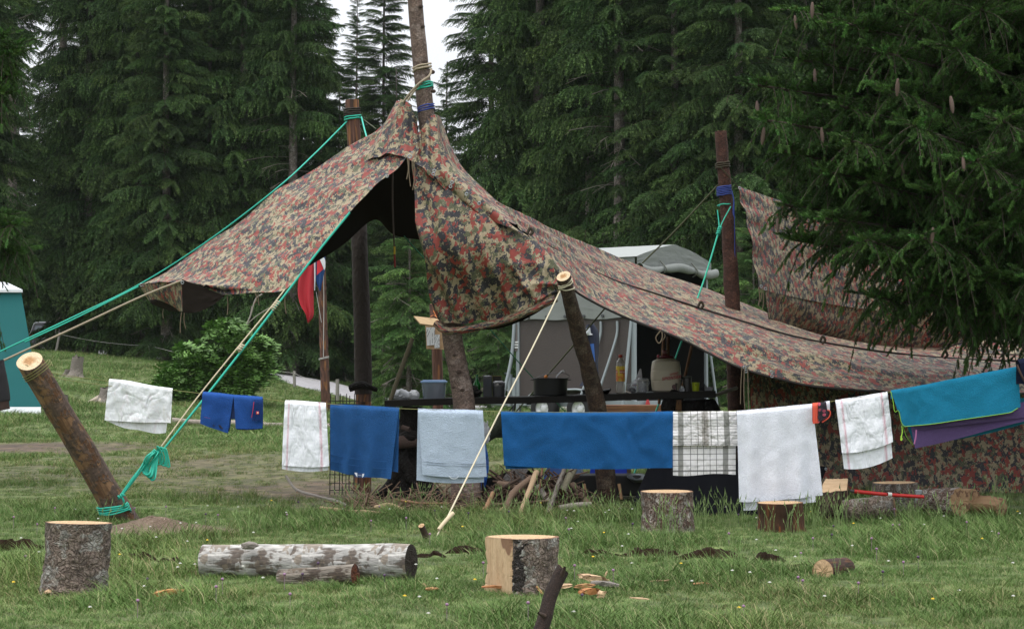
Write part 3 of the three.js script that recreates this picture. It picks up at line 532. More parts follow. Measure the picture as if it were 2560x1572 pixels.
{
  const T = [[1892, 212, 13.4], [1912, 300, 13.1], [1990, 25, 13.4], [2010, 150, 13.6], [1962, 378, 13.3], [2128, 352, 12.7], [1962, 512, 13.4], [2062, 545, 12.9], [1990, 600, 13.4], [2285, 312, 12.5], [2385, 118, 12.7], [2068, 430, 13.1], [2300, 592, 12.4], [2352, 476, 12.6], [2185, 742, 13.2], [2322, 735, 13.0], [2438, 690, 12.8], [2522, 560, 12.6], [2505, 300, 12.4], [2205, 128, 12.9], [2282, 30, 13.0], [2450, 20, 12.9], [2120, 60, 13.2], [2160, 600, 12.7], [2240, 650, 12.9], [2400, 580, 12.7], [2180, 455, 12.9], [2440, 400, 12.3], [2560, 470, 12.4], [2580, 690, 12.6], [2100, 265, 13.1], [2230, 220, 12.7], [2030, 330, 13.7], [2050, 220, 13.9], [2150, 180, 14.0], [2000, 450, 13.9], [2120, 500, 13.9], [2250, 400, 13.6], [2330, 300, 13.6], [2400, 220, 13.4], [2330, 160, 13.5], [2200, 320, 14.1], [2070, 110, 14.1], [2250, 520, 13.8], [2480, 620, 13.4], [2480, 780, 13.3], [2410, 760, 13.5]];
  const tips = T.map((a) => at(...a)), r = mulberry(4);
  for (let i = 0; i < 80; i++) tips.push(at(rr(2070, 2640, r), rr(-40, 560, r), rr(13.0, 16.4, r)));
  for (let i = 0; i < 30; i++) tips.push(at(rr(2150, 2700, r), rr(-500, -40, r), rr(12.8, 16, r)));
  for (let i = 0; i < 46; i++) tips.push(V(xAt(2740, 15.6) + rr(0.3, 2.4, r), rr(1.7, 6.5, r), -15.6 + rr(-1.8, 1.8, r)));
  const cones = [[1988, 38, 13.35], [2032, 5, 13.3], [1893, 252, 13.4], [1911, 318, 13.1], [2038, 172, 13.5], [2246, 196, 12.6], [2378, 240, 12.6], [2258, 408, 12.9], [2409, 392, 12.3], [2334, 568, 12.35], [1946, 540, 13.35], [1985, 300, 13.3], [2055, 318, 13.2]].map((a) => at(...a));
  nearSpruce('near_spruce', 'big spruce in the right foreground, drooping boughs with brown cones over the camouflage roof', xAt(2740, 15.6), -15.6, tips, { seed: 31, cones });
  const r2 = mulberry(9), left = [[52, 628, 16.2], [30, 600, 16.4], [40, 560, 16], [10, 540, 16.3], [30, 130, 16], [22, 190, 16.2], [12, 90, 16], [40, 110, 16.5], [5, 230, 16]].map((a) => at(...a));
  for (let i = 0; i < 14; i++) left.push(at(rr(-420, -90, r2), rr(-100, 430, r2), rr(15.5, 19, r2)));
  nearSpruce('near_spruce', 'spruce reaching in from the left edge, a few bough tips above the teal tent', xAt(-300, 17.4), -17.4, left, { seed: 47 });
}

// ---------------------------------------------------------------- meadow bush, far stumps, fence, grass
{
  const d = 39, base = at(548, 0, d); base.y = ground(base.x, -d);
  const t = thing('meadow_bush', 'broad green leafy bush on the meadow beyond the blue shorts', 'bush', base), r = mulberry(21), stems = [], list = [];
  const S = d / FOCAL, lumps = [[0, -62, 100, 52], [-78, 8, 80, 48], [88, -2, 70, 56], [20, -100, 62, 46], [-40, -48, 70, 46], [100, -62, 50, 42], [-110, 42, 55, 30], [60, 50, 80, 30], [0, 30, 90, 46]];
  const leafGeo = (() => { const g = [], rl = mulberry(3); for (let i = 0; i < 22; i++) { const s = 0.026 + 0.024 * rl(), a = rl() * 6.28, q = new THREE.PlaneGeometry(s * 1.9, s * 0.8, 2, 1); const p = q.attributes.position; for (let k = 0; k < p.count; k++) if (Math.abs(p.getX(k)) > 0.01) p.setY(k, p.getY(k) * 0.15); q.rotateX(-1.2 + 0.9 * (rl() - 0.5)); q.rotateY(a); q.translate(Math.cos(a) * 0.14 * rl(), 0.10 * (rl() - 0.5), -Math.sin(a) * 0.14 * rl()); g.push(q); } return merge(g); })();
  lumps.forEach(([px, py, w, h], k) => {
    const c = base.clone().add(V(px * S, (1000 - 912 - 88 + 60 - py) * S * 0 + (72 - py) * S, (hash(k, 1, 2) - 0.5) * 1.2));
    stems.push(tube([base.clone().add(V((hash(k, 4, 4) - 0.5) * 0.3, 0, 0)), base.clone().lerp(c, 0.5).add(V(0.05, 0.1, 0)), c], 0.016, { rs: 5 }));
    for (let i = 0; i < 300; i++) {
      const a = r() * 6.28, b = Math.acos(2 * r() - 1), q = Math.pow(r(), 0.35), p = c.clone().add(V(Math.sin(b) * Math.cos(a) * w * S * q, Math.cos(b) * h * S * q * 0.9, Math.sin(b) * Math.sin(a) * w * S * q * 0.8)); if (p.y < base.y + 0.05) continue;
      if (fbm3(p.x * 1.5, p.y * 2.5, p.z * 1.5, 4, 2) < 0.44) continue;
      const tone = 0.6 + 0.75 * r(); list.push([p, r() * 6.28, 0.8 + 0.7 * r(), new THREE.Color(tone, tone * (1 + 0.1 * r()), tone * 0.9)]);
    }
  });
  part('stems', stems, mTwigDark, t).userData.kind = 'stuff';
  const f = shadow(new THREE.InstancedMesh(leafGeo, M(0x587a38, { roughness: 0.6 }), list.length)); f.name = 'foliage'; f.userData.kind = 'stuff'; const m4 = new THREE.Matrix4(), e = new THREE.Euler(), q = new THREE.Quaternion();
  list.forEach(([p, a, s, c], i) => { e.set((hash(i, 1, 1) - 0.5) * 0.8, a, (hash(i, 2, 1) - 0.5) * 0.8); m4.compose(p.clone().sub(base), q.setFromEuler(e), V(s, s, s)); f.setMatrixAt(i, m4); f.setColorAt(i, c); }); t.add(f);
  // dead snag standing behind the bush
  const s0 = at(592, 860, 46), b0 = at(600, 960, 46); b0.y = ground(b0.x, b0.z);
  single('dead_snag', [tube([b0, at(604, 840, 46), at(625, 790, 46), at(640, 745, 46), at(655, 735, 46)], 0.02), tube([at(612, 815, 46), at(640, 790, 46), at(672, 770, 46)], 0.012), tube([at(625, 790, 46), at(628, 765, 46)], 0.01)], M(0x8d867d), 'thin bare dead branch standing behind the meadow bush', 'dead branch');
}
function farStump(label, px, py, d, w, h, seed, o = {}) {
  const b = at(px, py, d); b.y = ground(b.x, b.z) - 0.05; const g = logGeo([b, b.clone().add(V(0.03, h * 0.5, 0)), b.clone().add(V(0.05, h, 0))], w, w * (o.top ?? 0.75), { rs: 22, ls: 10, amp: 0.06, freq: 5, flare: 0.8, wob: 0.25, seed });
  const p = g.side.attributes.position; for (let i = 23 * 10; i < 23 * 11; i++) { const k = i % 22; p.setY(i, p.getY(i) - h * 0.8 * hash(k >> 1, seed, 2)); } g.side.computeVertexNormals();
  const t = thing('old_stump', label, 'stump', b); part('wood', g.side, o.mat ?? M(0x7f776e, { bumpMap: rep(grainBump, 6, 2), bumpScale: 0.03, map: rep(pile, 3, 1) }), t);
  if (o.roots) for (let k = 0; k < 3; k++) { const a = 1.7 + k * 0.9; part('root', logGeo([b.clone().add(V(0, h * 0.5, 0)), b.clone().add(V(Math.cos(a) * w * 1.3, h * 0.22, Math.sin(a) * w)), b.clone().add(V(Math.cos(a) * w * 2.2, 0.01, Math.sin(a) * w * 1.6))], w * 0.35, w * 0.12, { rs: 10, ls: 10, amp: 0.03, seed: seed + k }).side, M(0xa89c8c), t); }
  return t;
}
farStump('tall weathered grey stump on the meadow right of the teal tent', 187, 945, 45, 0.17, 0.62, 4);
farStump('small grey stub beside the tall weathered stump', 163, 945, 45, 0.09, 0.24, 6);
farStump('pale rooted stump on the meadow behind the white cloth', 258, 985, 38, 0.18, 0.40, 8, { roots: true });
farStump('low dark stump half hidden behind the leaning post', 150, 985, 37, 0.13, 0.28, 12, { roots: true });
{
  const mPost = M(0x8d8981, { bumpMap: rep(grainBump, 6, 2), bumpScale: 0.01 });
  const posts = [[137, 848, 60, 0.10, 'leaning pale fence post beside the parked car'], [371, 902, 57, 0.02, 'fence post on the meadow edge, between the grey stump and the bush'], [735, 985, 50, 0, 'fence post beside the gravel track, left of the flag pole'], [843, 1000, 45, 0.0, 'fence post between the flag pole and the notched pole']], tops = [];
  posts.forEach(([px, py, d, lean, label], i) => { const b = at(px, py, d); b.y = ground(b.x, -d) - 0.05; const h = [0.75, 0.62, 0.5, 0.62][i], e = b.clone().add(V(lean * 1.5, h, 0)); const g = logGeo([b, e], 0.045, 0.042, { rs: 10, ls: 6, amp: 0.008, seed: i }); const t = thing('fence_post', label, 'fence post', b); part('shaft', g.side, mPost, t); part('cut_face', g.top, mPost, t); tops.push(e.clone().add(V(0, -0.06, 0.05))); });
  const wires = []; for (let i = 0; i + 1 < tops.length; i++) wires.push(tube(sag(tops[i], tops[i + 1], 0.08), 0.0045, { rs: 4 }));
  single('fence_wire', wires, M(0xb5b3ae, { roughness: 0.5 }), 'thin pale fence wire strung between the meadow posts', 'wire');
}
{
  // grass: tufts of single blades, thinner where the ground is worn
  const mk = (seed, n, h0, h1, w, spread, lean) => { const r = mulberry(seed), pos = [], col = [], g1 = lin(0x4f6a33), g2 = lin(0x6e824a), dry = lin(0xa09674), k = new THREE.Color();
    for (let i = 0; i < n; i++) { const a = r() * 6.28, q = Math.sqrt(r()) * spread, b = V(Math.cos(a) * q, 0, Math.sin(a) * q), h = rr(h0, h1, r), la = r() * 6.28, l = h * lean * (0.3 + r()), dx = Math.cos(la) * l, dz = Math.sin(la) * l, ww = w * (0.7 + 0.6 * r()), wx = -Math.sin(la + 0.8) * ww, wz = Math.cos(la + 0.8) * ww; k.copy(g1).lerp(g2, r()); if (r() < 0.09) k.lerp(dry, 0.8);
      const P = (f, s) => [b.x + dx * f * f + wx * s * (1 - f * 0.75), h * f * (1 - 0.15 * lean * f), b.z + dz * f * f + wz * s * (1 - f * 0.75)], m = [0, 0.4, 0.75];
      const quad = (f0, f1) => { const A = P(f0, -1), Bq = P(f0, 1), C = P(f1, 1), D = P(f1, -1); pos.push(...A, ...Bq, ...C, ...A, ...C, ...D); for (let q2 = 0; q2 < 6; q2++) col.push(k.r, k.g, k.b); };
      quad(0, 0.4); quad(0.4, 0.75); pos.push(...P(0.75, -1), ...P(0.75, 1), b.x + dx, h * (1 - 0.15 * lean), b.z + dz); for (let q2 = 0; q2 < 3; q2++) col.push(k.r, k.g, k.b); }
    const g = new THREE.BufferGeometry(); g.setAttribute('position', new THREE.Float32BufferAttribute(pos, 3)); g.setAttribute('color', new THREE.Float32BufferAttribute(col, 3)); g.computeVertexNormals(); return g; };
  const mGrass = M(0xffffff, { vertexColors: true, roughness: 0.75, specularIntensity: 0.5 }), r = mulberry(55), m4 = new THREE.Matrix4(), q = new THREE.Quaternion(), e = new THREE.Euler();
  const spots = { short: [], mid: [], tall: [] };
  const inPath = (x, z) => { const d = -z; if (d < 43 || d > 66) return false; const cx = d > 57.5 ? lerp(-7.2, -10.4, (d - 57.5) / 5.5) : d > 49 ? lerp(-3.4, -7.2, (d - 49) / 8.5) : lerp(3, -3.4, (d - 44.5) / 4.5); return Math.abs(x - cx) < 1.75; };
  const bands = [[6.6, 10, 300], [10, 13.5, 210], [13.5, 18, 120], [18, 27, 60], [27, 42, 26], [42, 62, 15]];
  for (const [d0, d1, dens] of bands) {
    const w1 = 0.30 * d1 + 1.2, n = Math.round((d1 - d0) * 2 * w1 * dens);
    for (let i = 0; i < n; i++) {
      const z = -rr(d0, d1, r), x = rr(-w1, w1, r); if (Math.abs(x) > 0.30 * -z + 1.2 || inPath(x, z)) continue;
      if (z > -11.4 && z < -9.6 && lips.some(([x0, x1, py]) => { const d = 5040 / (py - 912); return Math.abs(-z - d + 0.03) < 0.13 && x > xAt(x0, d) - 0.05 && x < xAt(x1, d) + 0.05; })) continue;
      if (Math.hypot((x + 2.4) / 0.62, (z + 12.15) / 0.42) < 0.95) continue;
      const w = worn(x, z), cl = fbm2(x * 1.3 + 20, z * 1.3 + 60, 0, 15, 3), f = inForest(x, z); if (r() < w * 0.97 || r() < f) continue;
      const far = d0 > 17, kitchen = -z > 12.6 && -z < 14.7 && x > -1.5 && x < 6;
      const s = (far ? (d0 > 26 ? 2.0 : 1.4) : 1) * (0.6 + 0.5 * r()) * (0.72 + 0.75 * sstep(cl, 0.38, 0.68)) * (1 - 0.55 * w) * (kitchen ? 1.1 : 1);
      const kind = far ? 'short' : cl > 0.56 && r() < 0.3 ? 'mid' : 'short', tone = (0.84 + 0.32 * r()) * (0.88 + 0.4 * (fbm2(x * 0.4 + 9, z * 0.4 + 50, 0, 33, 3) - 0.4)), dryness = sstep(fbm2(x * 0.8 + 70, z * 0.8 + 90, 0, 44, 3), 0.54, 0.74) * 0.35 + w * 0.8;
      spots[kind].push([x, z, s, tone, Math.min(1, dryness)]);
    }
  }
  // long seed stalks by the firewood, the stumps and the dark sheet
  for (const [x0, x1, py0, py1, n] of [[1560, 2120, 1295, 1345, 70], [2120, 2560, 1270, 1330, 46], [820, 1180, 1268, 1300, 16], [1180, 1560, 1280, 1340, 36], [560, 2100, 1350, 1460, 34], [0, 560, 1330, 1460, 16]]) for (let i = 0; i < n; i++) { const d = 5040 / (rr(py0, py1, r) - 912), x = xAt(rr(x0, x1, r), d); spots.tall.push([x, -d, 0.7 + 0.6 * r(), 0.9 + 0.3 * r(), 0.25 * r()]); }
  const stalk = (() => { const r3 = mulberry(8), gs = []; for (let i = 0; i < 4; i++) { const h = 0.12 + 0.13 * r3(), lx = (r3() - 0.5) * 0.16, lz = (r3() - 0.5) * 0.12, bx = (r3() - 0.5) * 0.06, top = V(bx + lx, h, lz); gs.push(tube([V(bx, 0, 0), V(bx + lx * 0.3, h * 0.6, lz * 0.3), top], 0.0013, { rs: 3, seg: 4 })); const hd = new THREE.ConeGeometry(0.0032, 0.036, 5); hd.translate(0, 0.0, 0); hd.rotateZ(-Math.atan2(lx, h) * 1.3); hd.translate(top.x, top.y, top.z); gs.push(hd); } return merge(gs); })();
  const build = (name, geo, mat, list, tint) => { const im = shadow(new THREE.InstancedMesh(geo, mat, list.length)); im.name = name; const c = new THREE.Color(); list.forEach(([x, z, s, tone, dry], i) => { e.set((hash(i, 1, 6) - 0.5) * 0.2, hash(i, 2, 6) * 6.28, (hash(i, 3, 6) - 0.5) * 0.2); m4.compose(V(x, ground(x, z) - 0.004, z), q.setFromEuler(e), V(s, s * (0.8 + 0.4 * hash(i, 5, 6)), s)); im.setMatrixAt(i, m4); c.setRGB(tone * lerp(0.92, 1.35, dry), tone * lerp(1.0, 1.05, dry), tone * lerp(0.9, 1.1, dry)); im.setColorAt(i, c); }); scene.add(im); return im; };
  tag(build('grass', mk(1, 44, 0.018, 0.060, 0.0019, 0.085, 1.1), mGrass, spots.short), 'short green meadow grass covering the whole camp ground', 'grass', null, 'stuff');
  tag(build('tall_grass', mk(2, 24, 0.05, 0.12, 0.0018, 0.06, 0.9), mGrass, spots.mid), 'longer grass tufts scattered through the short meadow grass', 'grass', null, 'stuff');
  tag(build('seed_grass', stalk, M(0x6f8350, { roughness: 0.8 }), spots.tall), 'thin seed stalks of grass in front of the firewood and stumps', 'grass', null, 'stuff');
  // meadow flowers
  const fl = (name, geo, col, n, label, seed) => { const r4 = mulberry(seed), im = shadow(new THREE.InstancedMesh(geo, M(col, { roughness: 0.7 }), n)); im.name = name; for (let i = 0; i < n; i++) { const d = rr(7.7, 13.6, r4), px = rr(-20, 2580, r4), x = xAt(px, d); m4.makeTranslation(x, ground(x, -d) + rr(0.06, 0.11, r4), -d); im.setMatrixAt(i, m4); } scene.add(im); tag(im, label, 'flowers', null, 'stuff'); };
  const head = (() => { const g = new THREE.IcosahedronGeometry(0.0078, 1); g.scale(1, 0.95, 1); const s = new THREE.CylinderGeometry(0.001, 0.001, 0.07, 4); s.translate(0, -0.04, 0); return merge([g, s]); })();
  const cup = (() => { const gs = []; for (let i = 0; i < 5; i++) { const p = new THREE.CircleGeometry(0.0055, 6); p.rotateX(-0.9); p.translate(0, 0, 0.005); p.rotateY(i * 1.257); gs.push(p); } return merge(gs); })();
  fl('clover_flowers', head, 0x8d6a86, 46, 'small pink clover heads scattered in the front grass', 61);
  fl('white_flowers', cup, 0xb5b5ac, 70, 'tiny white flowers scattered in the front grass', 62);
  fl('yellow_flowers', cup, 0xd0b022, 24, 'small yellow buttercups scattered in the front grass', 63);
  fl('dark_flowers', head, 0x4a3550, 22, 'dark purple flower heads scattered in the front grass', 64);
}

// ---------------------------------------------------------------- poles and posts
const onGround = (px, d) => { const p = at(px, 912, d); p.y = ground(p.x, -d); return p; };
{
  const b = onGround(1168, 14.3); b.y -= 0.08;
  const P = [b, at(1163, 1130, 14.28), at(1160, 1010, 14.28), at(1132, 850, 14.25), at(1108, 650, 14.22), at(1070, 330, 14.2), at(1042, 60, 14.2), at(1024, -180, 14.2)];
  const t = logThing('tent_pole', 'tall slender spruce trunk with knots that carries the peaked camouflage tarp', 'pole', P, 0.093, 0.054, { rs: 24, ls: 70, amp: 0.004, freq: 12, tile: 0.4, flare: 0.55, wob: 0.03, mat: mPole, seed: 5 });
  const knots = [[1052, 16], [1057, 66], [1062, 155], [1080, 180], [1083, 228], [1136, 888], [1147, 930], [1133, 968], [1156, 975]];
  knots.forEach(([px, py], i) => { const a = at(px, py, 14.2 - 0.06); const g = new THREE.SphereGeometry(0.012 + 0.008 * hash(i, 2, 1), 8, 6); g.scale(1.2, 0.9, 0.7); g.translate(a.x, a.y, a.z); part('knot', g, mTwigDark, t); });
}
{ const b = onGround(906, 16.0); b.y -= 0.1;
  const t = logThing('notched_pole', 'dark brown scraped pole under the left wing of the tarp, roped at its sawn top', 'pole', [b, at(908, 1000, 16), at(900, 640, 16), at(880, 250, 16)], 0.078, 0.060, { rs: 22, ls: 40, amp: 0.006, freq: 8, tile: 0.5, mat: mScraped, end: mSplitDull, seed: 15 });
  part('charred_bark', logGeo([at(908, 985, 16), at(905, 800, 16), at(898, 590, 16), at(896, 545, 16)], 0.0765, 0.069, { rs: 22, ls: 40, amp: 0.006, freq: 9, seed: 16 }).side, M(0x2b221d, { bumpMap: rep(grainBump, 4, 2), bumpScale: 0.01 }), t);
  // burnt piece of bark lashed to its side
  single('bark_slab', [logGeo([at(874, 970, 15.88), at(905, 962, 15.85), at(942, 975, 15.9)], 0.035, 0.022, { rs: 12, ls: 12, amp: 0.02, seed: 4 }).side], mChar, 'black charred bark slab stuck across the notched pole above the blue towel', 'bark');
  void t;
}
{ const b = onGround(1848, 17.2); b.y -= 0.1;
  logThing('right_pole', 'reddish brown pole standing behind the camouflage roof, blue and teal ropes near its top', 'pole', [b, at(1842, 1000, 17.2), at(1826, 640, 17.2), at(1802, 328, 17.2)], 0.094, 0.056, { rs: 26, ls: 60, amp: 0.010, freq: 10, tile: 0.4, mat: mReddish, seed: 25 }); }
{ const b = onGround(1522, 14.75); b.y -= 0.1;
  const P = [b, at(1496, 1030, 14.5), at(1446, 830, 14.05), at(1409, 690, 13.66)];
  const t = logThing('leaning_prop', 'short bark covered prop leaning left under the roof edge, pale sawn top', 'pole', P, 0.082, 0.052, { rs: 24, ls: 50, amp: 0.010, freq: 12, tile: 0.42, mat: B(barkStump, 0.42, 0.008, { color: 0xb09d8c }), end: mEndPale, seed: 35, tilt: [0, 0.1] });
  void t; }
{ const P = [at(322, 1330, 13.12), at(231, 1170, 12.9), at(142, 1020, 12.62), at(72, 902, 12.38)];
  logThing('leaning_post', 'thick half stripped post leaning left in the grass, with pale cut top', 'post', P, 0.092, 0.088, { rs: 30, ls: 60, amp: 0.006, freq: 9, tile: 0.6, flare: 0.25, mat: mTorn, end: mEndPale, seed: 45, tilt: [0, -0.25] }); }
{ const b = onGround(815, 40); const P = [b, at(808, 830, 40), at(803, 640, 40), at(801, 570, 40)];
  logThing('flag_pole', 'brown flag pole on the meadow behind the left tarp wing', 'pole', P, 0.105, 0.08, { rs: 16, ls: 30, amp: 0.01, mat: mScraped, seed: 55 });
  single('halyard', [tube([at(808, 648, 39.86), at(809, 760, 39.86), at(808, 892, 39.87)], 0.008, { rs: 5 }), tube([at(790, 730, 39.86), at(803, 806, 39.86)], 0.007, { rs: 5 }), ringWrap(at(809, 896, 40), V(0, 1, 0), 0.11, 0.008, 2, 1.5, 0.2)], M(0xb9b8b4), 'pale grey halyard cord tied round the flag pole', 'rope');
  // flags hang furled: red, and blue with white and red
  const flag = (pts, nu, amp, k) => { const rows = [pts[0].map((p) => at(...p)), pts[1].map((p) => at(...p))]; const L = spline(rows[0]), Rr = spline(rows[1]); return gridGeo(nu, 26, (u, v) => { const p = L.getPoint(v).lerp(Rr.getPoint(v), u); p.z += amp * Math.sin(u * 9 + v * 3 + k) * (0.3 + v); return { p, uv: [u, v] }; }); };
  single('red_flag', flag([[[768, 640, 39.7], [748, 690, 39.7], [744, 728, 39.7], [750, 760, 39.7], [764, 786, 39.7], [768, 806, 39.7]], [[786, 640, 39.75], [785, 680, 39.75], [783, 727, 39.75], [783, 760, 39.75], [782, 790, 39.75], [770, 808, 39.75]]], 14, 0.05, 0), M(0xb02430, { roughness: 0.75 }), 'plain red flag hanging furled beside the flag pole', 'flag', null);
  const bt = thing('blue_flag', 'small blue, white and red flag hanging against the flag pole', 'flag', at(795, 725, 39.7));
  part('blue_field', flag([[[791, 636, 39.7], [790, 680, 39.7], [790, 700, 39.7], [797, 726, 39.72]], [[812, 630, 39.74], [812, 670, 39.74], [808, 690, 39.74], [801, 728, 39.74]]], 10, 0.03, 1), M(0x1d4a86, { roughness: 0.75 }), bt);
  part('red_corner', flag([[[792, 646, 39.62], [791, 688, 39.62]], [[800, 650, 39.64], [808, 672, 39.64]]].map((a) => [a[0], [(a[0][0] + a[1][0]) / 2, (a[0][1] + a[1][1]) / 2, a[0][2]], a[1]]), 4, 0.01, 2), M(0xc4303a), bt);
  part('white_bar', flag([[[796, 642, 39.6], [804, 660, 39.6], [810, 676, 39.6]], [[804, 634, 39.6], [812, 650, 39.6], [813, 668, 39.6]]], 4, 0.01, 2), M(0xd8dade), bt);
  const wt = part('white_hoist', flag([[[784, 650, 39.66], [785, 690, 39.66], [785, 726, 39.66]], [[788, 650, 39.66], [788, 690, 39.66], [787, 726, 39.66]]], 3, 0.005, 2), M(0xcfd0d4), bt); void wt;
}
// notice board on its post, with a little roof
{ const d = 17.6, b = onGround(1092, d); const t = thing('notice_board', 'notice board with white papers under a small slanted board roof, left of the tent pole', 'notice board', b);
  const lg = logGeo([b, at(1094, 940, d), at(1086, 760, d)], 0.055, 0.05, { rs: 16, ls: 24, amp: 0.004, mat: mScraped, seed: 65 }); part('post', lg.side, mScraped, t); part('cut_face', lg.top, mEnd, t);
  const q = (a, bb, c, dd, th) => { const g = new THREE.BufferGeometry(); const A = [a, bb, c, dd].map((p) => at(...p)); const n = A[1].clone().sub(A[0]).cross(A[3].clone().sub(A[0])).normalize().multiplyScalar(th); const Bk = A.map((p) => p.clone().sub(n)); const f = (i, j, k, l) => [i, j, k, i, k, l]; const pts = [...f(A[0], A[1], A[2], A[3]), ...f(Bk[1], Bk[0], Bk[3], Bk[2]), ...f(A[0], Bk[0], Bk[1], A[1]), ...f(A[1], Bk[1], Bk[2], A[2]), ...f(A[2], Bk[2], Bk[3], A[3]), ...f(A[3], Bk[3], Bk[0], A[0])]; g.setFromPoints(pts); const uv = new Float32Array(pts.length * 2); for (let i = 0; i < 6; i++) { const k = [[0, 1], [1, 1], [1, 0], [0, 1], [1, 0], [0, 0]][i]; uv[i * 2] = k[0]; uv[i * 2 + 1] = k[1]; } for (let i = 6; i < pts.length; i++) { uv[i * 2] = (i % 3) * 0.3; uv[i * 2 + 1] = (i % 2) * 0.5; } g.setAttribute('uv', new THREE.Float32BufferAttribute(uv, 2)); g.computeVertexNormals(); return g; };
  part('roof_board', q([1034, 793, 17.3], [1096, 800, 17.3], [1096, 818, 17.2], [1050, 812, 17.2], 0.015), M(0xe6e8e0, { map: rep(woodGrain, 1, 1) }), t);
  part('back_board', q([1063, 812, 17.42], [1112, 814, 17.42], [1112, 874, 17.42], [1066, 872, 17.42], 0.015), M(0xf2eee8, { map: rep(woodGrain, 1, 1) }), t);
  const paper = (seed, lines) => canvasTex(128, 192, (c, w, h) => { c.fillStyle = '#d5d8da'; c.fillRect(0, 0, w, h); const r = mulberry(seed); c.fillStyle = '#5d636b'; for (let i = 0; i < lines; i++) { const y = 16 + i * (h - 30) / lines; for (let x = 12; x < w - 20;) { const l = 6 + r() * 20; c.fillRect(x, y, l, 5); x += l + 6; } } });
  part('paper', q([1065, 818, 17.395], [1087, 818, 17.395], [1087, 862, 17.395], [1067, 864, 17.395], 0.001), M(0xffffff, { map: paper(3, 6) }), t, 'larger grey paper, mostly blank');
  part('paper', q([1087, 836, 17.39], [1099, 836, 17.39], [1099, 870, 17.39], [1086, 870, 17.39], 0.001), M(0xffffff, { map: paper(4, 12) }), t, 'small white printed sheet');
  part('cord', [tube([at(1075, 792, 17.25), at(1084, 788, 17.5), at(1094, 794, 17.3)], 0.003), tube([at(1083, 776, 17.5), at(1090, 790, 17.45)], 0.003)], M(0xc6743a), t);
}

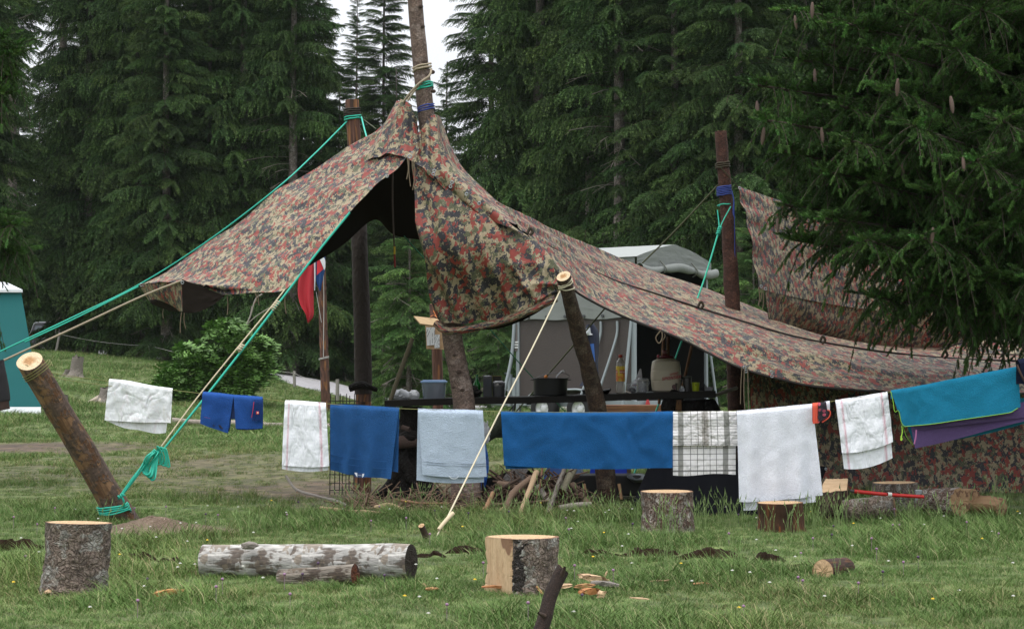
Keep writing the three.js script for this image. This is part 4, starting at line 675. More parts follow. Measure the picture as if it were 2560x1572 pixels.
// ---------------------------------------------------------------- the camouflage tarp
const crease = (k) => { const f = Math.abs(((k % 1) + 1) % 1 * 2 - 1); return Math.pow(1 - f, 2) - 0.33; };   // sharp ridges, one per unit of k
const Fold = (amp, fu, fv, seed, dir = 0) => (u, v, p, uv) => { const c = Math.cos(dir), s = Math.sin(dir), a = uv[0] * c + uv[1] * s, b = -uv[0] * s + uv[1] * c; return amp * ((fbm2(a * fu + 50, b * fv + 50, 0, seed, 3) - 0.5) * 2) * Math.min(1, 6 * u * (1 - u) + 0.25, 6 * v * (1 - v) + 0.25); };
{
  const t = thing('camouflage_tarp', 'large peaked camouflage tarp tied to a tree trunk, with left wing and long right roof', 'tarp', onGround(1250, 14.6));
  // left wing: rows from the upper back edge to the lower front edge
  sheet('left_wing', net([
    [[1000, 262, 14.55], [945, 322, 14.65], [898, 352, 14.75], [830, 396, 14.85], [745, 446, 14.95], [692, 473, 15.0], [650, 508, 15.02], [596, 556, 15.08], [520, 602, 15.15], [468, 640, 15.2], [408, 683, 15.28], [348, 713, 15.35]],
    [[1010, 300, 14.35], [962, 352, 14.4], [912, 390, 14.45], [845, 432, 14.5], [772, 488, 14.5], [722, 522, 14.5], [684, 552, 14.5], [636, 592, 14.5], [566, 636, 14.55], [510, 668, 14.6], [452, 695, 14.66], [384, 706, 14.9]],
    [[1018, 345, 14.12], [980, 385, 14.12], [930, 425, 14.12], [870, 472, 14.1], [812, 526, 14.05], [770, 565, 14.02], [736, 596, 14.0], [694, 634, 13.98], [640, 672, 13.98], [590, 700, 14.0], [540, 716, 14.05], [470, 705, 14.35]],
    [[1022, 392, 13.95], [1000, 418, 13.92], [952, 455, 13.88], [905, 500, 13.82], [868, 535, 13.75], [838, 574, 13.7], [814, 606, 13.66], [784, 640, 13.62], [752, 680, 13.57], [712, 724, 13.52], [640, 731, 13.72], [560, 737, 14.0]],
  ]), 96, 48, t, { fold: (u, v, p, uv) => Fold(0.022, 1.2, 5, 7, -0.7)(u, v, p, uv) + 0.022 * crease(v * 3.4 + u * 1.3 + 0.8 * (fbm2(u * 4 + 9, v * 3 + 9, 0, 77, 3) - 0.5)) * (1 - 0.5 * u) + 0.016 * crease(u * 5 + v * 1.5 + 0.9 * (fbm2(u * 5 + 19, v * 3 + 9, 0, 79, 3) - 0.5)) * Math.sin(v * 3.14), off: [0.2, 0.1] });
  // hanging left corner of the wing, its tip turned over to show the dark inside
  sheet('corner_flap', net([[[345, 711, 15.36], [384, 707, 14.92], [425, 700, 14.72], [456, 699, 14.5]], [[372, 752, 15.3], [402, 748, 14.95], [432, 742, 14.75], [456, 738, 14.52]], [[424, 776, 15.1], [438, 777, 14.92], [448, 778, 14.75], [455, 778, 14.56]]]), 24, 16, t, { fold: Fold(0.01, 4, 4, 3) });
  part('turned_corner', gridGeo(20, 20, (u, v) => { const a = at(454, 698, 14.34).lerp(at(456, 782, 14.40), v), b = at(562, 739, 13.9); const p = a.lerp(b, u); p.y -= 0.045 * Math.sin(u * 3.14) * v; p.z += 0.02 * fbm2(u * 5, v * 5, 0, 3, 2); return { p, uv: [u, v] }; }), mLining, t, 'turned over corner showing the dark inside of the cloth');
  // rear panel: only its dark inner side shows under the wing
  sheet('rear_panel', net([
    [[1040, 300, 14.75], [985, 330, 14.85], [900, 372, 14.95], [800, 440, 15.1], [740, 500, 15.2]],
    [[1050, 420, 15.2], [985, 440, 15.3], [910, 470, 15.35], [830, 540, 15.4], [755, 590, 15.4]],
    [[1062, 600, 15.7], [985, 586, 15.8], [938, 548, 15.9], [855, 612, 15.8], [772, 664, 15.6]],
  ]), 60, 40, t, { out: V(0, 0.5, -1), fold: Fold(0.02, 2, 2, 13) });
  // front curtain hanging round the tent pole
  sheet('front_curtain', net([
    [[1028, 402, 13.96], [1062, 418, 13.93], [1105, 440, 13.92], [1165, 492, 13.93], [1215, 528, 13.94], [1262, 556, 13.94], [1322, 592, 13.93], [1368, 632, 13.9], [1402, 678, 13.86]],
    [[1038, 505, 13.9], [1078, 508, 13.84], [1125, 520, 13.84], [1180, 552, 13.86], [1228, 578, 13.86], [1275, 602, 13.88], [1328, 634, 13.88], [1370, 664, 13.86], [1402, 700, 13.84]],
    [[1052, 620, 13.88], [1092, 620, 13.80], [1138, 625, 13.80], [1190, 640, 13.82], [1238, 655, 13.82], [1285, 668, 13.84], [1332, 684, 13.84], [1370, 700, 13.83], [1402, 718, 13.82]],
    [[1070, 715, 14.02], [1108, 720, 13.98], [1152, 722, 13.97], [1200, 724, 13.96], [1246, 724, 13.93], [1290, 726, 13.88], [1335, 727, 13.82], [1370, 728, 13.82], [1400, 730, 13.81]],
    [[1092, 800, 14.12], [1125, 808, 14.06], [1165, 808, 14.08], [1208, 800, 14.08], [1250, 795, 14.04], [1292, 780, 13.94], [1335, 762, 13.83], [1368, 748, 13.82], [1398, 737, 13.8]],
  ]), 90, 80, t, { out: V(0, 0.1, 1), off: [0.7, 0.4], fold: (u, v, p, uv) => Fold(0.05, 5, 0.9, 23, 0.45)(u, v, p, uv) + 0.040 * crease(u * 5.0 - v * 1.6 + 0.8 * (fbm2(u * 3 + 9, v * 3 + 9, 0, 71, 3) - 0.5)) * sstep(v, 0.02, 0.4) * (1 - 0.75 * sstep(u, 0.45, 0.9)) + 0.03 * crease(u * 3.2 + v * 3.0 + 0.9 * (fbm2(u * 3 + 9, v * 3 + 29, 0, 75, 3) - 0.5)) * sstep(u, 0.35, 0.8) * sstep(v, 0.1, 0.6) * (1 - sstep(v, 0.9, 1)) + 0.028 * Math.sin((u * 5.5 - v * 2.2) * 6.28) * Math.exp(-u * 2.0) * v + 0.012 * Math.sin((u * 6 + v * 3) * 6.28) * Math.max(0, u - 0.45) * v });
  // the hem of the curtain, rolled up, and its dark underside
  part('rolled_hem', tube([at(1090, 805, 14.1), at(1112, 822, 14.04), at(1150, 822, 14.05), at(1210, 810, 14.05), at(1265, 796, 14.0), at(1330, 770, 13.86), at(1390, 742, 13.8)].map((p) => p.add(V(0, -0.012, 0))), 0.030, { seg: 60, rs: 10 }), mCamo, t);
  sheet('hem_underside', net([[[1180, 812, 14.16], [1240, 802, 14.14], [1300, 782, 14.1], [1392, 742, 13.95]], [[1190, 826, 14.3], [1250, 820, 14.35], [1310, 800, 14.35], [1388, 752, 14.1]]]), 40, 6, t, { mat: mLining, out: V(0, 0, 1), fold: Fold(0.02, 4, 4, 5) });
  // two strips of the roof, lapped along a seam
  const seam = [[1265, 552, 14.02], [1322, 588, 14.35], [1400, 632, 14.9], [1530, 700, 15.6], [1640, 736, 15.9], [1745, 770, 16.0], [1862, 806, 16.0], [1985, 842, 16.0], [2120, 868, 16.1], [2260, 887, 16.3], [2420, 900, 16.6], [2640, 906, 17]];
  const seamLow = seam.map(([x, y, d]) => [x, y + 6, d - 0.03]);
  sheet('roof_strip', net([
    [[1236, 500, 14.6], [1318, 541, 15.3], [1420, 590, 16.2], [1500, 627, 16.9], [1605, 667, 17.5], [1752, 714, 18.0], [1862, 757, 18.3], [1945, 792, 18.5], [2062, 838, 18.8], [2205, 862, 19.2], [2400, 872, 19.8], [2640, 874, 20.5]],
    [[1248, 524, 14.35], [1320, 564, 14.8], [1412, 612, 15.6], [1515, 664, 16.3], [1622, 702, 16.7], [1748, 743, 17.0], [1862, 783, 17.2], [1970, 818, 17.3], [2092, 853, 17.5], [2235, 875, 17.7], [2412, 888, 18.1], [2640, 891, 18.6]],
    seamLow,
  ]), 110, 30, t, { out: V(0, 1, 0.6), off: [0.3, 0.9], fold: (u, v, p, uv) => Fold(0.03, 0.9, 3.0, 33)(u, v, p, uv) + 0.03 * crease(v * 2.6 + u * 2 + 0.7 * (fbm2(u * 5 + 9, v * 4 + 9, 0, 85, 3) - 0.5)) });
  const front = sheet('roof_strip', net([
    seam.map(([x, y, d]) => [x, y, d - 0.01]),
    [[1290, 562, 13.98], [1340, 605, 14.15], [1408, 655, 14.5], [1502, 722, 14.85], [1620, 772, 15.0], [1735, 806, 15.05], [1852, 846, 15.05], [1980, 886, 15.05], [2112, 918, 15.1], [2250, 935, 15.3], [2420, 938, 15.6], [2640, 936, 16]],
    [[1322, 592, 13.94], [1365, 640, 13.9], [1405, 690, 13.85], [1455, 738, 14.05], [1580, 797, 14.2], [1702, 842, 14.25], [1852, 912, 14.2], [1985, 950, 14.2], [2092, 972, 14.2], [2200, 982, 14.3], [2400, 984, 14.6], [2640, 980, 15]],
  ]), 110, 34, t, { out: V(0, 1, 0.6), off: [0.9, 0.5], fold: (u, v, p, uv) => Fold(0.028, 0.8, 4.0, 43)(u, v, p, uv) + 0.05 * crease(v * 4.2 - u * 2.0 + 0.7 * (fbm2(u * 5 + 9, v * 4 + 9, 0, 81, 3) - 0.5)) * sstep(u, 0.38, 0.58) * sstep(v, 0.15, 0.6) + 0.02 * crease(v * 3 + u * 1.5 + 0.6 * (fbm2(u * 5 + 9, v * 4 + 39, 0, 83, 3) - 0.5)) });
  part('seam_cord', tube(seam.slice(1).map(([x, y, d]) => at(x, y - 2, d - 0.03)), 0.009, { seg: 120 }), M(0x2a2420), t);
  part('hem_cord', tube(front.P[34].filter((_, i) => i > 6 && i % 4 === 0).map((p) => p.clone().add(V(0, -0.012, 0.004))), 0.009, { seg: 120 }), M(0x241e1a), t);
  for (const [px, py, d] of [[1318, 584, 13.95], [2356, 892, 16.3], [2050, 855, 15.95], [1745, 768, 15.85]]) part('seam_loop', tube([at(px, py, d), at(px + 8, py - 14, d), at(px + 14, py - 4, d), at(px + 6, py + 4, d)], 0.012), M(0x3a3226), t);
  // the cap round the trunk: left collar, right collar and the outer fold behind it
  sheet('collar', net([
    [[992, 256, 14.5], [1008, 250, 14.22], [1026, 262, 14.1], [1042, 300, 14.07]],
    [[948, 318, 14.62], [985, 312, 14.22], [1015, 318, 14.08], [1046, 338, 14.04]],
    [[905, 368, 14.66], [955, 368, 14.22], [1000, 365, 14.04], [1048, 372, 13.98]],
    [[862, 412, 14.62], [925, 398, 14.28], [978, 384, 14.04], [1038, 404, 13.90]],
  ]), 48, 40, t, { off: [1.2, 0.2], fold: (u, v, p, uv) => 0.016 * Math.sin((u * 4.2 - v * 1.3) * 6.28) * (1 - 0.5 * v) + Fold(0.016, 6, 3, 53)(u, v, p, uv) });
  sheet('collar', net([
    [[1046, 330, 13.99], [1058, 316, 14.03], [1078, 290, 14.08], [1090, 288, 14.2]],
    [[1048, 372, 13.94], [1066, 362, 13.96], [1086, 350, 14.0], [1098, 342, 14.16]],
    [[1040, 402, 13.88], [1075, 420, 13.88], [1105, 418, 13.92], [1122, 412, 14.08]],
    [[1042, 408, 13.87], [1110, 462, 13.87], [1165, 468, 13.9], [1180, 482, 14.0]],
    [[1100, 452, 13.88], [1180, 520, 13.89], [1240, 556, 13.89], [1326, 590, 13.89]],
  ]), 48, 60, t, { off: [0.2, 1.4], fold: (u, v, p, uv) => 0.018 * Math.sin((u * 2.6 + v * 1.2) * 6.28) + Fold(0.014, 6, 3, 63)(u, v, p, uv) });
  sheet('outer_fold', net([
    [[1090, 286, 14.22], [1098, 290, 14.4], [1104, 300, 14.6]],
    [[1096, 350, 14.16], [1114, 352, 14.3], [1126, 362, 14.6]],
    [[1112, 420, 14.06], [1138, 415, 14.22], [1158, 420, 14.6]],
    [[1150, 470, 14.0], [1180, 460, 14.2], [1200, 462, 14.6]],
    [[1215, 530, 13.97], [1225, 508, 14.2], [1240, 500, 14.62]],
    [[1290, 562, 13.98], [1276, 545, 14.2], [1262, 514, 14.7]],
  ]), 30, 60, t, { off: [0.9, 0.1], fold: (u, v, p, uv) => -0.035 * Math.sin(Math.PI * u) * Math.sin(Math.PI * v) + Fold(0.012, 5, 5, 73)(u, v, p, uv) });
  // eyelets and loose tie cords
  const eye = (px, py, d, r = 0.011) => { const g = new THREE.TorusGeometry(r, r * 0.36, 6, 14), p = at(px, py, d); g.translate(p.x, p.y, p.z); part('eyelet', g, mSteel, t); };
  eye(1024, 391, 13.86, 0.014); eye(1030, 381, 13.87, 0.007); for (const [x, y, d] of [[1085, 427, 13.85], [1083, 435, 13.84], [1130, 456, 13.84], [1126, 466, 13.83], [1198, 508, 13.85], [1166, 485, 13.84], [926, 470, 13.84], [967, 440, 13.86], [352, 712, 15.28], [360, 713, 15.24], [1862, 918, 14.12], [1866, 928, 14.12], [1930, 930, 14.15], [1931, 940, 14.15], [562, 714, 14.0], [455, 706, 14.3]]) eye(x, y, d);
  const ties = [[1022, 396, 13.84, 70], [1018, 396, 13.84, 52], [1034, 400, 13.84, 75], [1030, 398, 13.85, 40], [408, 770, 15.15, 26], [453, 780, 14.45, 52], [460, 780, 14.45, 42], [567, 740, 13.98, 46], [638, 733, 13.72, 28], [644, 733, 13.72, 30], [713, 728, 13.5, 56], [1856, 915, 14.1, 95], [1862, 918, 14.1, 120], [1870, 918, 14.1, 105], [1660, 830, 14.24, 22]];
  ties.forEach(([px, py, d, l], i) => part('tie_cord', tube([at(px, py, d), at(px + 3 * Math.sin(i), py + l * 0.5, d), at(px + 4 * Math.cos(i * 2), py + l, d)], 0.004, { rs: 5 }), mTie, t));
  part('tie_cord', tube([at(982, 420, 15.0), at(981, 500, 15.0), at(986, 640, 15.0)], 0.007), M(0x3b2f24), t);
  part('marker_tape', tube([at(986, 616, 15.0), at(986, 636, 15.0)], 0.0085), M(0xb59a2a), t); part('marker_tape', tube([at(986, 637, 15.0), at(987, 668, 15.0)], 0.0085), M(0x7c2a26), t);
  part('tie_cord', tube([at(1652, 826, 14.22), at(1640, 845, 14.22), at(1648, 858, 14.22), at(1656, 845, 14.22), at(1655, 828, 14.22)], 0.005), mTie, t);
  // shaded side wall under the roof edge
  sheet('side_wall', net([
    [[1876, 905, 14.6], [1990, 925, 15.2], [2120, 935, 15.5], [2300, 935, 15.8], [2640, 930, 16.2]],
    [[1880, 1090, 14.55], [1990, 1090, 15.0], [2120, 1090, 15.4], [2300, 1085, 15.7], [2640, 1080, 16.1]],
    [[1884, 1266, 14.5], [1990, 1260, 14.9], [2120, 1250, 15.3], [2300, 1246, 15.6], [2640, 1238, 16.0]],
  ]), 70, 40, t, { out: V(0, 0, 1), off: [0.5, 0.3], fold: Fold(0.05, 4.5, 0.8, 83) });
}
{
  const t = thing('camouflage_awning', 'second camouflage tarp hung from the right pole, mostly behind the near spruce', 'tarp', onGround(2200, 18.5));
  sheet('upper_panel', net([
    [[1842, 464, 17.2], [1895, 482, 17.5], [1950, 500, 17.8], [2080, 525, 18.4], [2260, 545, 19.2], [2640, 560, 20.5]],
    [[1870, 560, 17.1], [1925, 575, 17.5], [1985, 590, 17.9], [2110, 620, 18.4], [2270, 645, 19.2], [2640, 670, 20.5]],
    [[1896, 722, 17.0], [1950, 735, 17.4], [2010, 748, 17.8], [2130, 768, 18.4], [2280, 785, 19.1], [2640, 800, 20.4]],
  ]), 70, 40, t, { out: V(0, 0.3, 1), off: [0.15, 0.6], fold: (u, v, p, uv) => Fold(0.03, 1, 4, 93, 0.4)(u, v, p, uv) + 0.014 * Math.sin(v * 22) * Math.exp(-u * 7) });
  sheet('lower_panel', net([
    [[1912, 720, 17.15], [1962, 735, 17.5], [2020, 748, 17.9], [2140, 768, 18.5], [2290, 785, 19.2], [2640, 800, 20.5]],
    [[1918, 770, 17.2], [1975, 790, 17.7], [2060, 815, 18.2], [2170, 835, 18.8], [2310, 846, 19.4], [2640, 855, 20.6]],
    [[1924, 800, 17.3], [1985, 835, 17.9], [2075, 862, 18.6], [2190, 882, 19.1], [2320, 890, 19.6], [2640, 892, 20.7]],
  ]), 60, 24, t, { out: V(0, 0.4, 1), off: [1.1, 0.2], fold: Fold(0.03, 1.4, 3, 103) });
  sheet('right_panel', net([[[2330, 880, 19.0], [2420, 850, 19.0], [2500, 826, 19.0], [2640, 780, 19.0]], [[2330, 886, 18.6], [2420, 884, 18.6], [2520, 884, 18.6], [2640, 880, 18.6]]]), 40, 16, t, { out: V(0, 0.6, 1), off: [0.3, 1.6], fold: Fold(0.02, 3, 5, 113) });
  part('edge_cord', tube([at(2330, 881, 18.95), at(2420, 852, 18.95), at(2500, 828, 18.95), at(2560, 806, 18.95)], 0.011), M(0x2a211b), t);
  for (const [px, py, d, l] of [[1898, 722, 17.0, 42], [1908, 726, 17.05, 48], [1903, 724, 17.0, 30]]) part('tie_cord', tube([at(px, py, d), at(px + 2, py + l * 0.5, d), at(px - 1, py + l, d)], 0.005), mTie, t);
  for (const [px, py, d] of [[1850, 470, 17.12], [1904, 716, 16.95], [1914, 722, 17.0]]) { const g = new THREE.TorusGeometry(0.012, 0.004, 6, 14), p = at(px, py, d); g.translate(p.x, p.y, p.z); part('eyelet', g, mSteel, t); }
}

// ---------------------------------------------------------------- ropes
const line = (name, pts, r, m, label, o) => single(name, pts.map((p) => tube(p.map((a) => at(...a)), r, { rs: 7, ...o })), m, label, 'rope');
line('teal_rope', [[[870, 300, 15.98], [782, 388, 15.5], [692, 470, 15.02], [520, 601, 15.12], [345, 712, 15.34], [180, 793, 15.2], [-60, 906, 15.0]], [[345, 716, 15.33], [180, 799, 15.18], [60, 855, 15.1]]], 0.0065, mTeal, 'long teal guy rope from the notched pole along the upper left tarp edge');
line('teal_strap', [[[903, 292, 15.95], [910, 320, 15.4], [917, 346, 14.78]]], 0.007, mTeal, 'short teal strap from the notched pole down to the tarp');
line('manila_rope', [[[456, 700, 14.42], [360, 738, 14.6], [200, 812, 14.7], [-60, 932, 14.8]]], 0.009, mManila, 'thick tan rope from the turned tarp corner to the lower left');
{
  const t = thing('guy_rope', 'teal and cream guy rope with hanging coil, tied to the foot of the leaning post', 'rope', onGround(300, 12.95));
  part('teal_line', tube([at(874, 531, 13.7), at(792, 632, 13.6), at(700, 752, 13.46), at(560, 932, 13.24), at(404, 1128, 13.0)], 0.0085, { seg: 60 }), mTeal, t);
  part('cream_line', tube([at(711, 724, 13.5), at(679, 765, 13.45), at(594, 868, 13.31), at(486, 1002, 13.17), at(402, 1116, 13.0)], 0.0055, { seg: 50 }), M(0xcbbb9f), t);
  part('cream_knot', [ringWrap(at(601, 870, 13.28), at(700, 752, 13.46).sub(at(560, 932, 13.24)), 0.012, 0.006, 3), ringWrap(at(688, 764, 13.42), at(700, 752, 13.46).sub(at(560, 932, 13.24)), 0.012, 0.005, 4, 2)], mCream, t);
  const coil = []; for (let k = 0; k < 9; k++) { const w = (hash(k, 1, 3) - 0.5) * 26; coil.push(tube([at(398, 1124, 12.98), at(378 + w, 1140, 12.95 - k * 0.008), at(363 + w * 0.7, 1172, 12.94), at(366 + w * 0.6, 1190 + w * 0.5, 12.92), at(378 + w * 0.6, 1192 + w * 0.6, 12.9 - k * 0.004), at(386 + w * 0.5, 1160, 12.93), at(398, 1126, 12.97)], 0.005, { seg: 40 })); }
  for (let k = 0; k < 6; k++) { const w = (hash(k, 2, 3) - 0.5) * 22; coil.push(tube([at(392, 1126, 12.96), at(402 + w, 1118 + w * 0.3, 12.94), at(412 + w * 0.6, 1138, 12.94), at(412 + w, 1164 + w * 0.4, 12.94), at(400 + w, 1158, 12.95), at(398 + w * 0.6, 1136, 12.95), at(388, 1128, 12.97)], 0.005, { seg: 36 })); }
  coil.push(ringWrap(at(385, 1133, 12.95), V(0.6, 0.6, 0), 0.020, 0.0055, 4, 1.1));
  part('coil', coil, mTeal, t);
  part('tail', [tube([at(384, 1128, 12.97), at(340, 1192, 12.9), at(304, 1238, 12.86)], 0.0065), tube([at(380, 1134, 12.97), at(334, 1190, 12.9), at(300, 1238, 12.86)], 0.0065), tube([at(366, 1142, 12.97), at(346, 1176, 12.9), at(306, 1236, 12.86)], 0.0055)], mTeal, t);
  const ax = at(238, 1170, 12.9).sub(onGround(303, 13.05));
  part('lashing', [ringWrap(at(283, 1272, 12.98), V(-0.35, 1, 0.1), 0.108, 0.0068, 4, 1.15, -0.22, 3), tube([at(302, 1238, 12.86), at(308, 1252, 12.86), at(309, 1268, 12.9)], 0.0075), ringWrap(at(301, 1240, 12.86), V(1, 0.6, 0), 0.010, 0.006, 3, 1.4)], mTeal, t); void ax;
}
line('olive_rope', [[[1796, 462, 17.1], [1690, 575, 17.3], [1606, 658, 17.5]], [[1520, 762, 16.2], [1440, 856, 16.6], [1358, 950, 17]], [[1340, 972, 17.1], [1280, 1040, 17.5]]], 0.0075, mOlive, 'dark olive rope from the right pole slanting down past the trailer');
line('teal_rope', [[[1797, 580, 17.05], [1764, 690, 17.0], [1722, 806, 16.9], [1640, 1030, 16.6], [1584, 1190, 16.4], [1560, 1255, 16.3]]], 0.0085, M(0x3fc4a4, { roughness: 0.6 }), 'bright teal rope running down from the right pole behind the kitchen board');
line('thin_rope', [[[1010, 590, 15.6], [1100, 690, 16], [1215, 812, 16.6], [1310, 920, 17.2], [1418, 1034, 18]]], 0.005, M(0x1e6a4c), 'thin dark green cord slanting behind the tent pole towards the trailer');
line('thin_rope', [[[1802, 418, 17.1], [1846, 466, 17.2]], [[905, 296, 15.98], [940, 322, 15.2]]], 0.004, mOlive, 'thin olive cords at the tops of the two poles');
{
  const t = thing('cream_rope', 'cream rope from the leaning prop down to a stick peg in the front grass', 'rope', at(1110, 1310, 11.8));
  part('line', tube([at(1400, 728, 13.66), at(1330, 872, 13.2), at(1240, 1048, 12.65), at(1112, 1306, 11.8)], 0.006, { seg: 50 }), mCream, t);
  part('tail', tube([at(1112, 1304, 11.8), at(1098, 1328, 11.75), at(1083, 1358, 11.62)], 0.005), mCream, t);
  part('lashing', [ringWrap(at(1414, 710, 13.71), V(-0.24, 1, 0.35), 0.057, 0.006, 2, 1.5, 0.2, 4), ringWrap(at(1417, 721, 13.74), V(-0.24, 1, 0.35), 0.058, 0.006, 1, 1.5, -0.25, 5)], mCream, t);
}
{
  const t = thing('pole_rope', 'cream rope wound round the upper tent pole and tied to the tarp peak', 'rope', at(1056, 172, 14.2));
  part('winding', [ringWrap(at(1055, 170, 14.2), V(-0.1, 1, 0), 0.072, 0.009, 2, 1.2, 0.12, 2), tube([at(1078, 172, 14.14), at(1074, 188, 14.1), at(1048, 208, 14.1), at(1022, 236, 14.15), at(1008, 256, 14.2)], 0.009), tube([at(1062, 196, 14.12), at(1044, 216, 14.12), at(1018, 252, 14.14)], 0.008)], mManila, t);
  single('teal_lashing', [ringWrap(at(1060, 217, 14.2), V(-0.1, 1, 0), 0.070, 0.007, 3, 1.2, 0.12, 6)], mTeal, 'teal rope wound round the upper tent pole', 'rope');
  single('blue_lashing', [ringWrap(at(1065, 272, 14.2), V(-0.1, 1, 0), 0.066, 0.006, 3, 1.4, 0.14, 7)], mBlueRope, 'blue cord wound round the tent pole just above the tarp collar', 'rope');
  single('teal_lashing', [ringWrap(at(881, 296, 16), V(0, 1, 0), 0.072, 0.007, 2, 1.4, 0.12, 8)], mTeal, 'teal rope wound round the top of the notched pole', 'rope');
  single('dark_lashing', [ringWrap(at(880, 282, 16), V(0, 1, 0), 0.070, 0.008, 4, 1.1, 0.05, 9)], M(0x2c261f), 'dark cord wound round the top of the notched pole above the teal rope', 'rope');
  single('dark_lashing', [ringWrap(at(1807, 414, 17.2), V(-0.05, 1, 0), 0.066, 0.008, 3, 1.2, 0.03, 10)], M(0x3c3626), 'dark cord wound round the right pole near its top', 'rope');
  single('blue_lashing', [ringWrap(at(1811, 478, 17.2), V(-0.05, 1, 0), 0.068, 0.007, 6, 1.1, 0.03, 11), tube([at(1830, 476, 17.1), at(1835, 500, 17.1), at(1834, 534, 17.1), at(1838, 545, 17.1)], 0.006), tube([at(1836, 500, 17.12), at(1838, 640, 17.15), at(1840, 750, 17.15)], 0.004)], mBlueRope, 'blue rope wound round the right pole with loose ends hanging down', 'rope');
  single('teal_lashing', [ringWrap(at(1812, 512, 17.2), V(-0.05, 1, 0), 0.068, 0.006, 1.2, 1.4, 0.02, 12), tube([at(1828, 516, 17.1), at(1812, 545, 17.08), at(1799, 572, 17.05)], 0.006), tube([at(1794, 525, 17.1), at(1797, 548, 17.08), at(1799, 572, 17.05)], 0.006), ringWrap(at(1798, 577, 17.05), V(0.3, 1, 0), 0.014, 0.008, 4, 1.2)], M(0x2fb296, { roughness: 0.6 }), 'teal rope sling with a knot hanging on the right pole', 'rope');
}

// ---------------------------------------------------------------- washing line
// cloth hung over the line: front and back fall in pixels of the photograph at its distance
function drapeGeo(top, d, front, back, o = {}) {
  const S = d / FOCAL, { nu = 40, nv = 34, amp = 0.012, freq = 3, seed = 1, skF = [0, 0], skB = [0, 0], gap = 0.010, wrinkle = 0, uvN = false, vB = 1, only } = o;
  const L = top.length > 2 ? spline(top.map((p) => at(p[0], p[1], d))) : new THREE.LineCurve3(at(top[0][0], top[0][1], d), at(top[1][0], top[1][1], d));
  const W = L.getLength(), maxF = Math.max(front(0), front(0.5), front(1)) * S, maxB = Math.max(back(0), back(0.5), back(1)) * S;
  const v0 = only === 'back' ? 0.5 : 0, v1 = only === 'front' ? 0.5 : 1;
  return gridGeo(nu, nv, (u, vv) => {
    const v = lerp(v0, v1, vv), isF = v < 0.5, f = Math.abs(v - 0.5) * 2, len = (isF ? front(u) : back(u)) * S, sk = isF ? skF : skB, p = L.getPoint(u);
    const drop = len * f, r = Math.min(drop / 0.015, 1);
    p.y += 0.004 * (1 - r); p.y -= drop; p.x += lerp(sk[0], sk[1], u) * S * Math.pow(f, 0.9);
    const rip = amp * Math.pow(f, 0.7) * (Math.sin((u * freq + 0.15 * Math.sin(f * 3 + seed)) * 6.2832 + seed) + 0.8 * (fbm2(u * freq * 2 + 9, f * 1.5, 0, seed, 2) - 0.5)) + wrinkle * r * (1.1 * (fbm2(u * W * 16 + 30, drop * 16 + 30 + (isF ? 0 : 40), 0, seed + 5, 4) - 0.5) + 0.9 * crease(u * W * 5 - drop * 3.5 + 2.2 * fbm2(u * W * 5 + 9, drop * 5 + 9, 0, seed + 7, 3)) * fbm2(u * W * 4 + 70, drop * 4 + 70, 0, seed + 9, 2) + 0.6 * crease(u * W * 4 + drop * 6 + 2 * fbm2(u * W * 5 + 49, drop * 5 + 9, 0, seed + 8, 3)) * fbm2(u * W * 4 + 30, drop * 4 + 10, 0, seed + 11, 2));
    p.z += isF ? gap * r + rip : -gap * r * vB + rip * 0.6;
    const s = isF ? -drop : drop;
    return { p, uv: uvN ? [u, isF ? 0.5 + 0.5 * drop / maxF : 0.5 - 0.5 * drop / maxB] : [u * W, s] };
  });
}
const k2 = (a, b) => (u) => lerp(a, b, u);
const cloth = (c, o = {}) => M(c, { roughness: 0.95, specularIntensity: 0.3, bumpMap: rep(terry, 5, 5), bumpScale: 0.004, map: rep(pile, 4, 4), ...o });
const linen = (o = {}) => M(0xffffff, { roughness: 0.9, bumpMap: rep(crumple, 1.6, 1.6), bumpScale: 0.014, ...o });
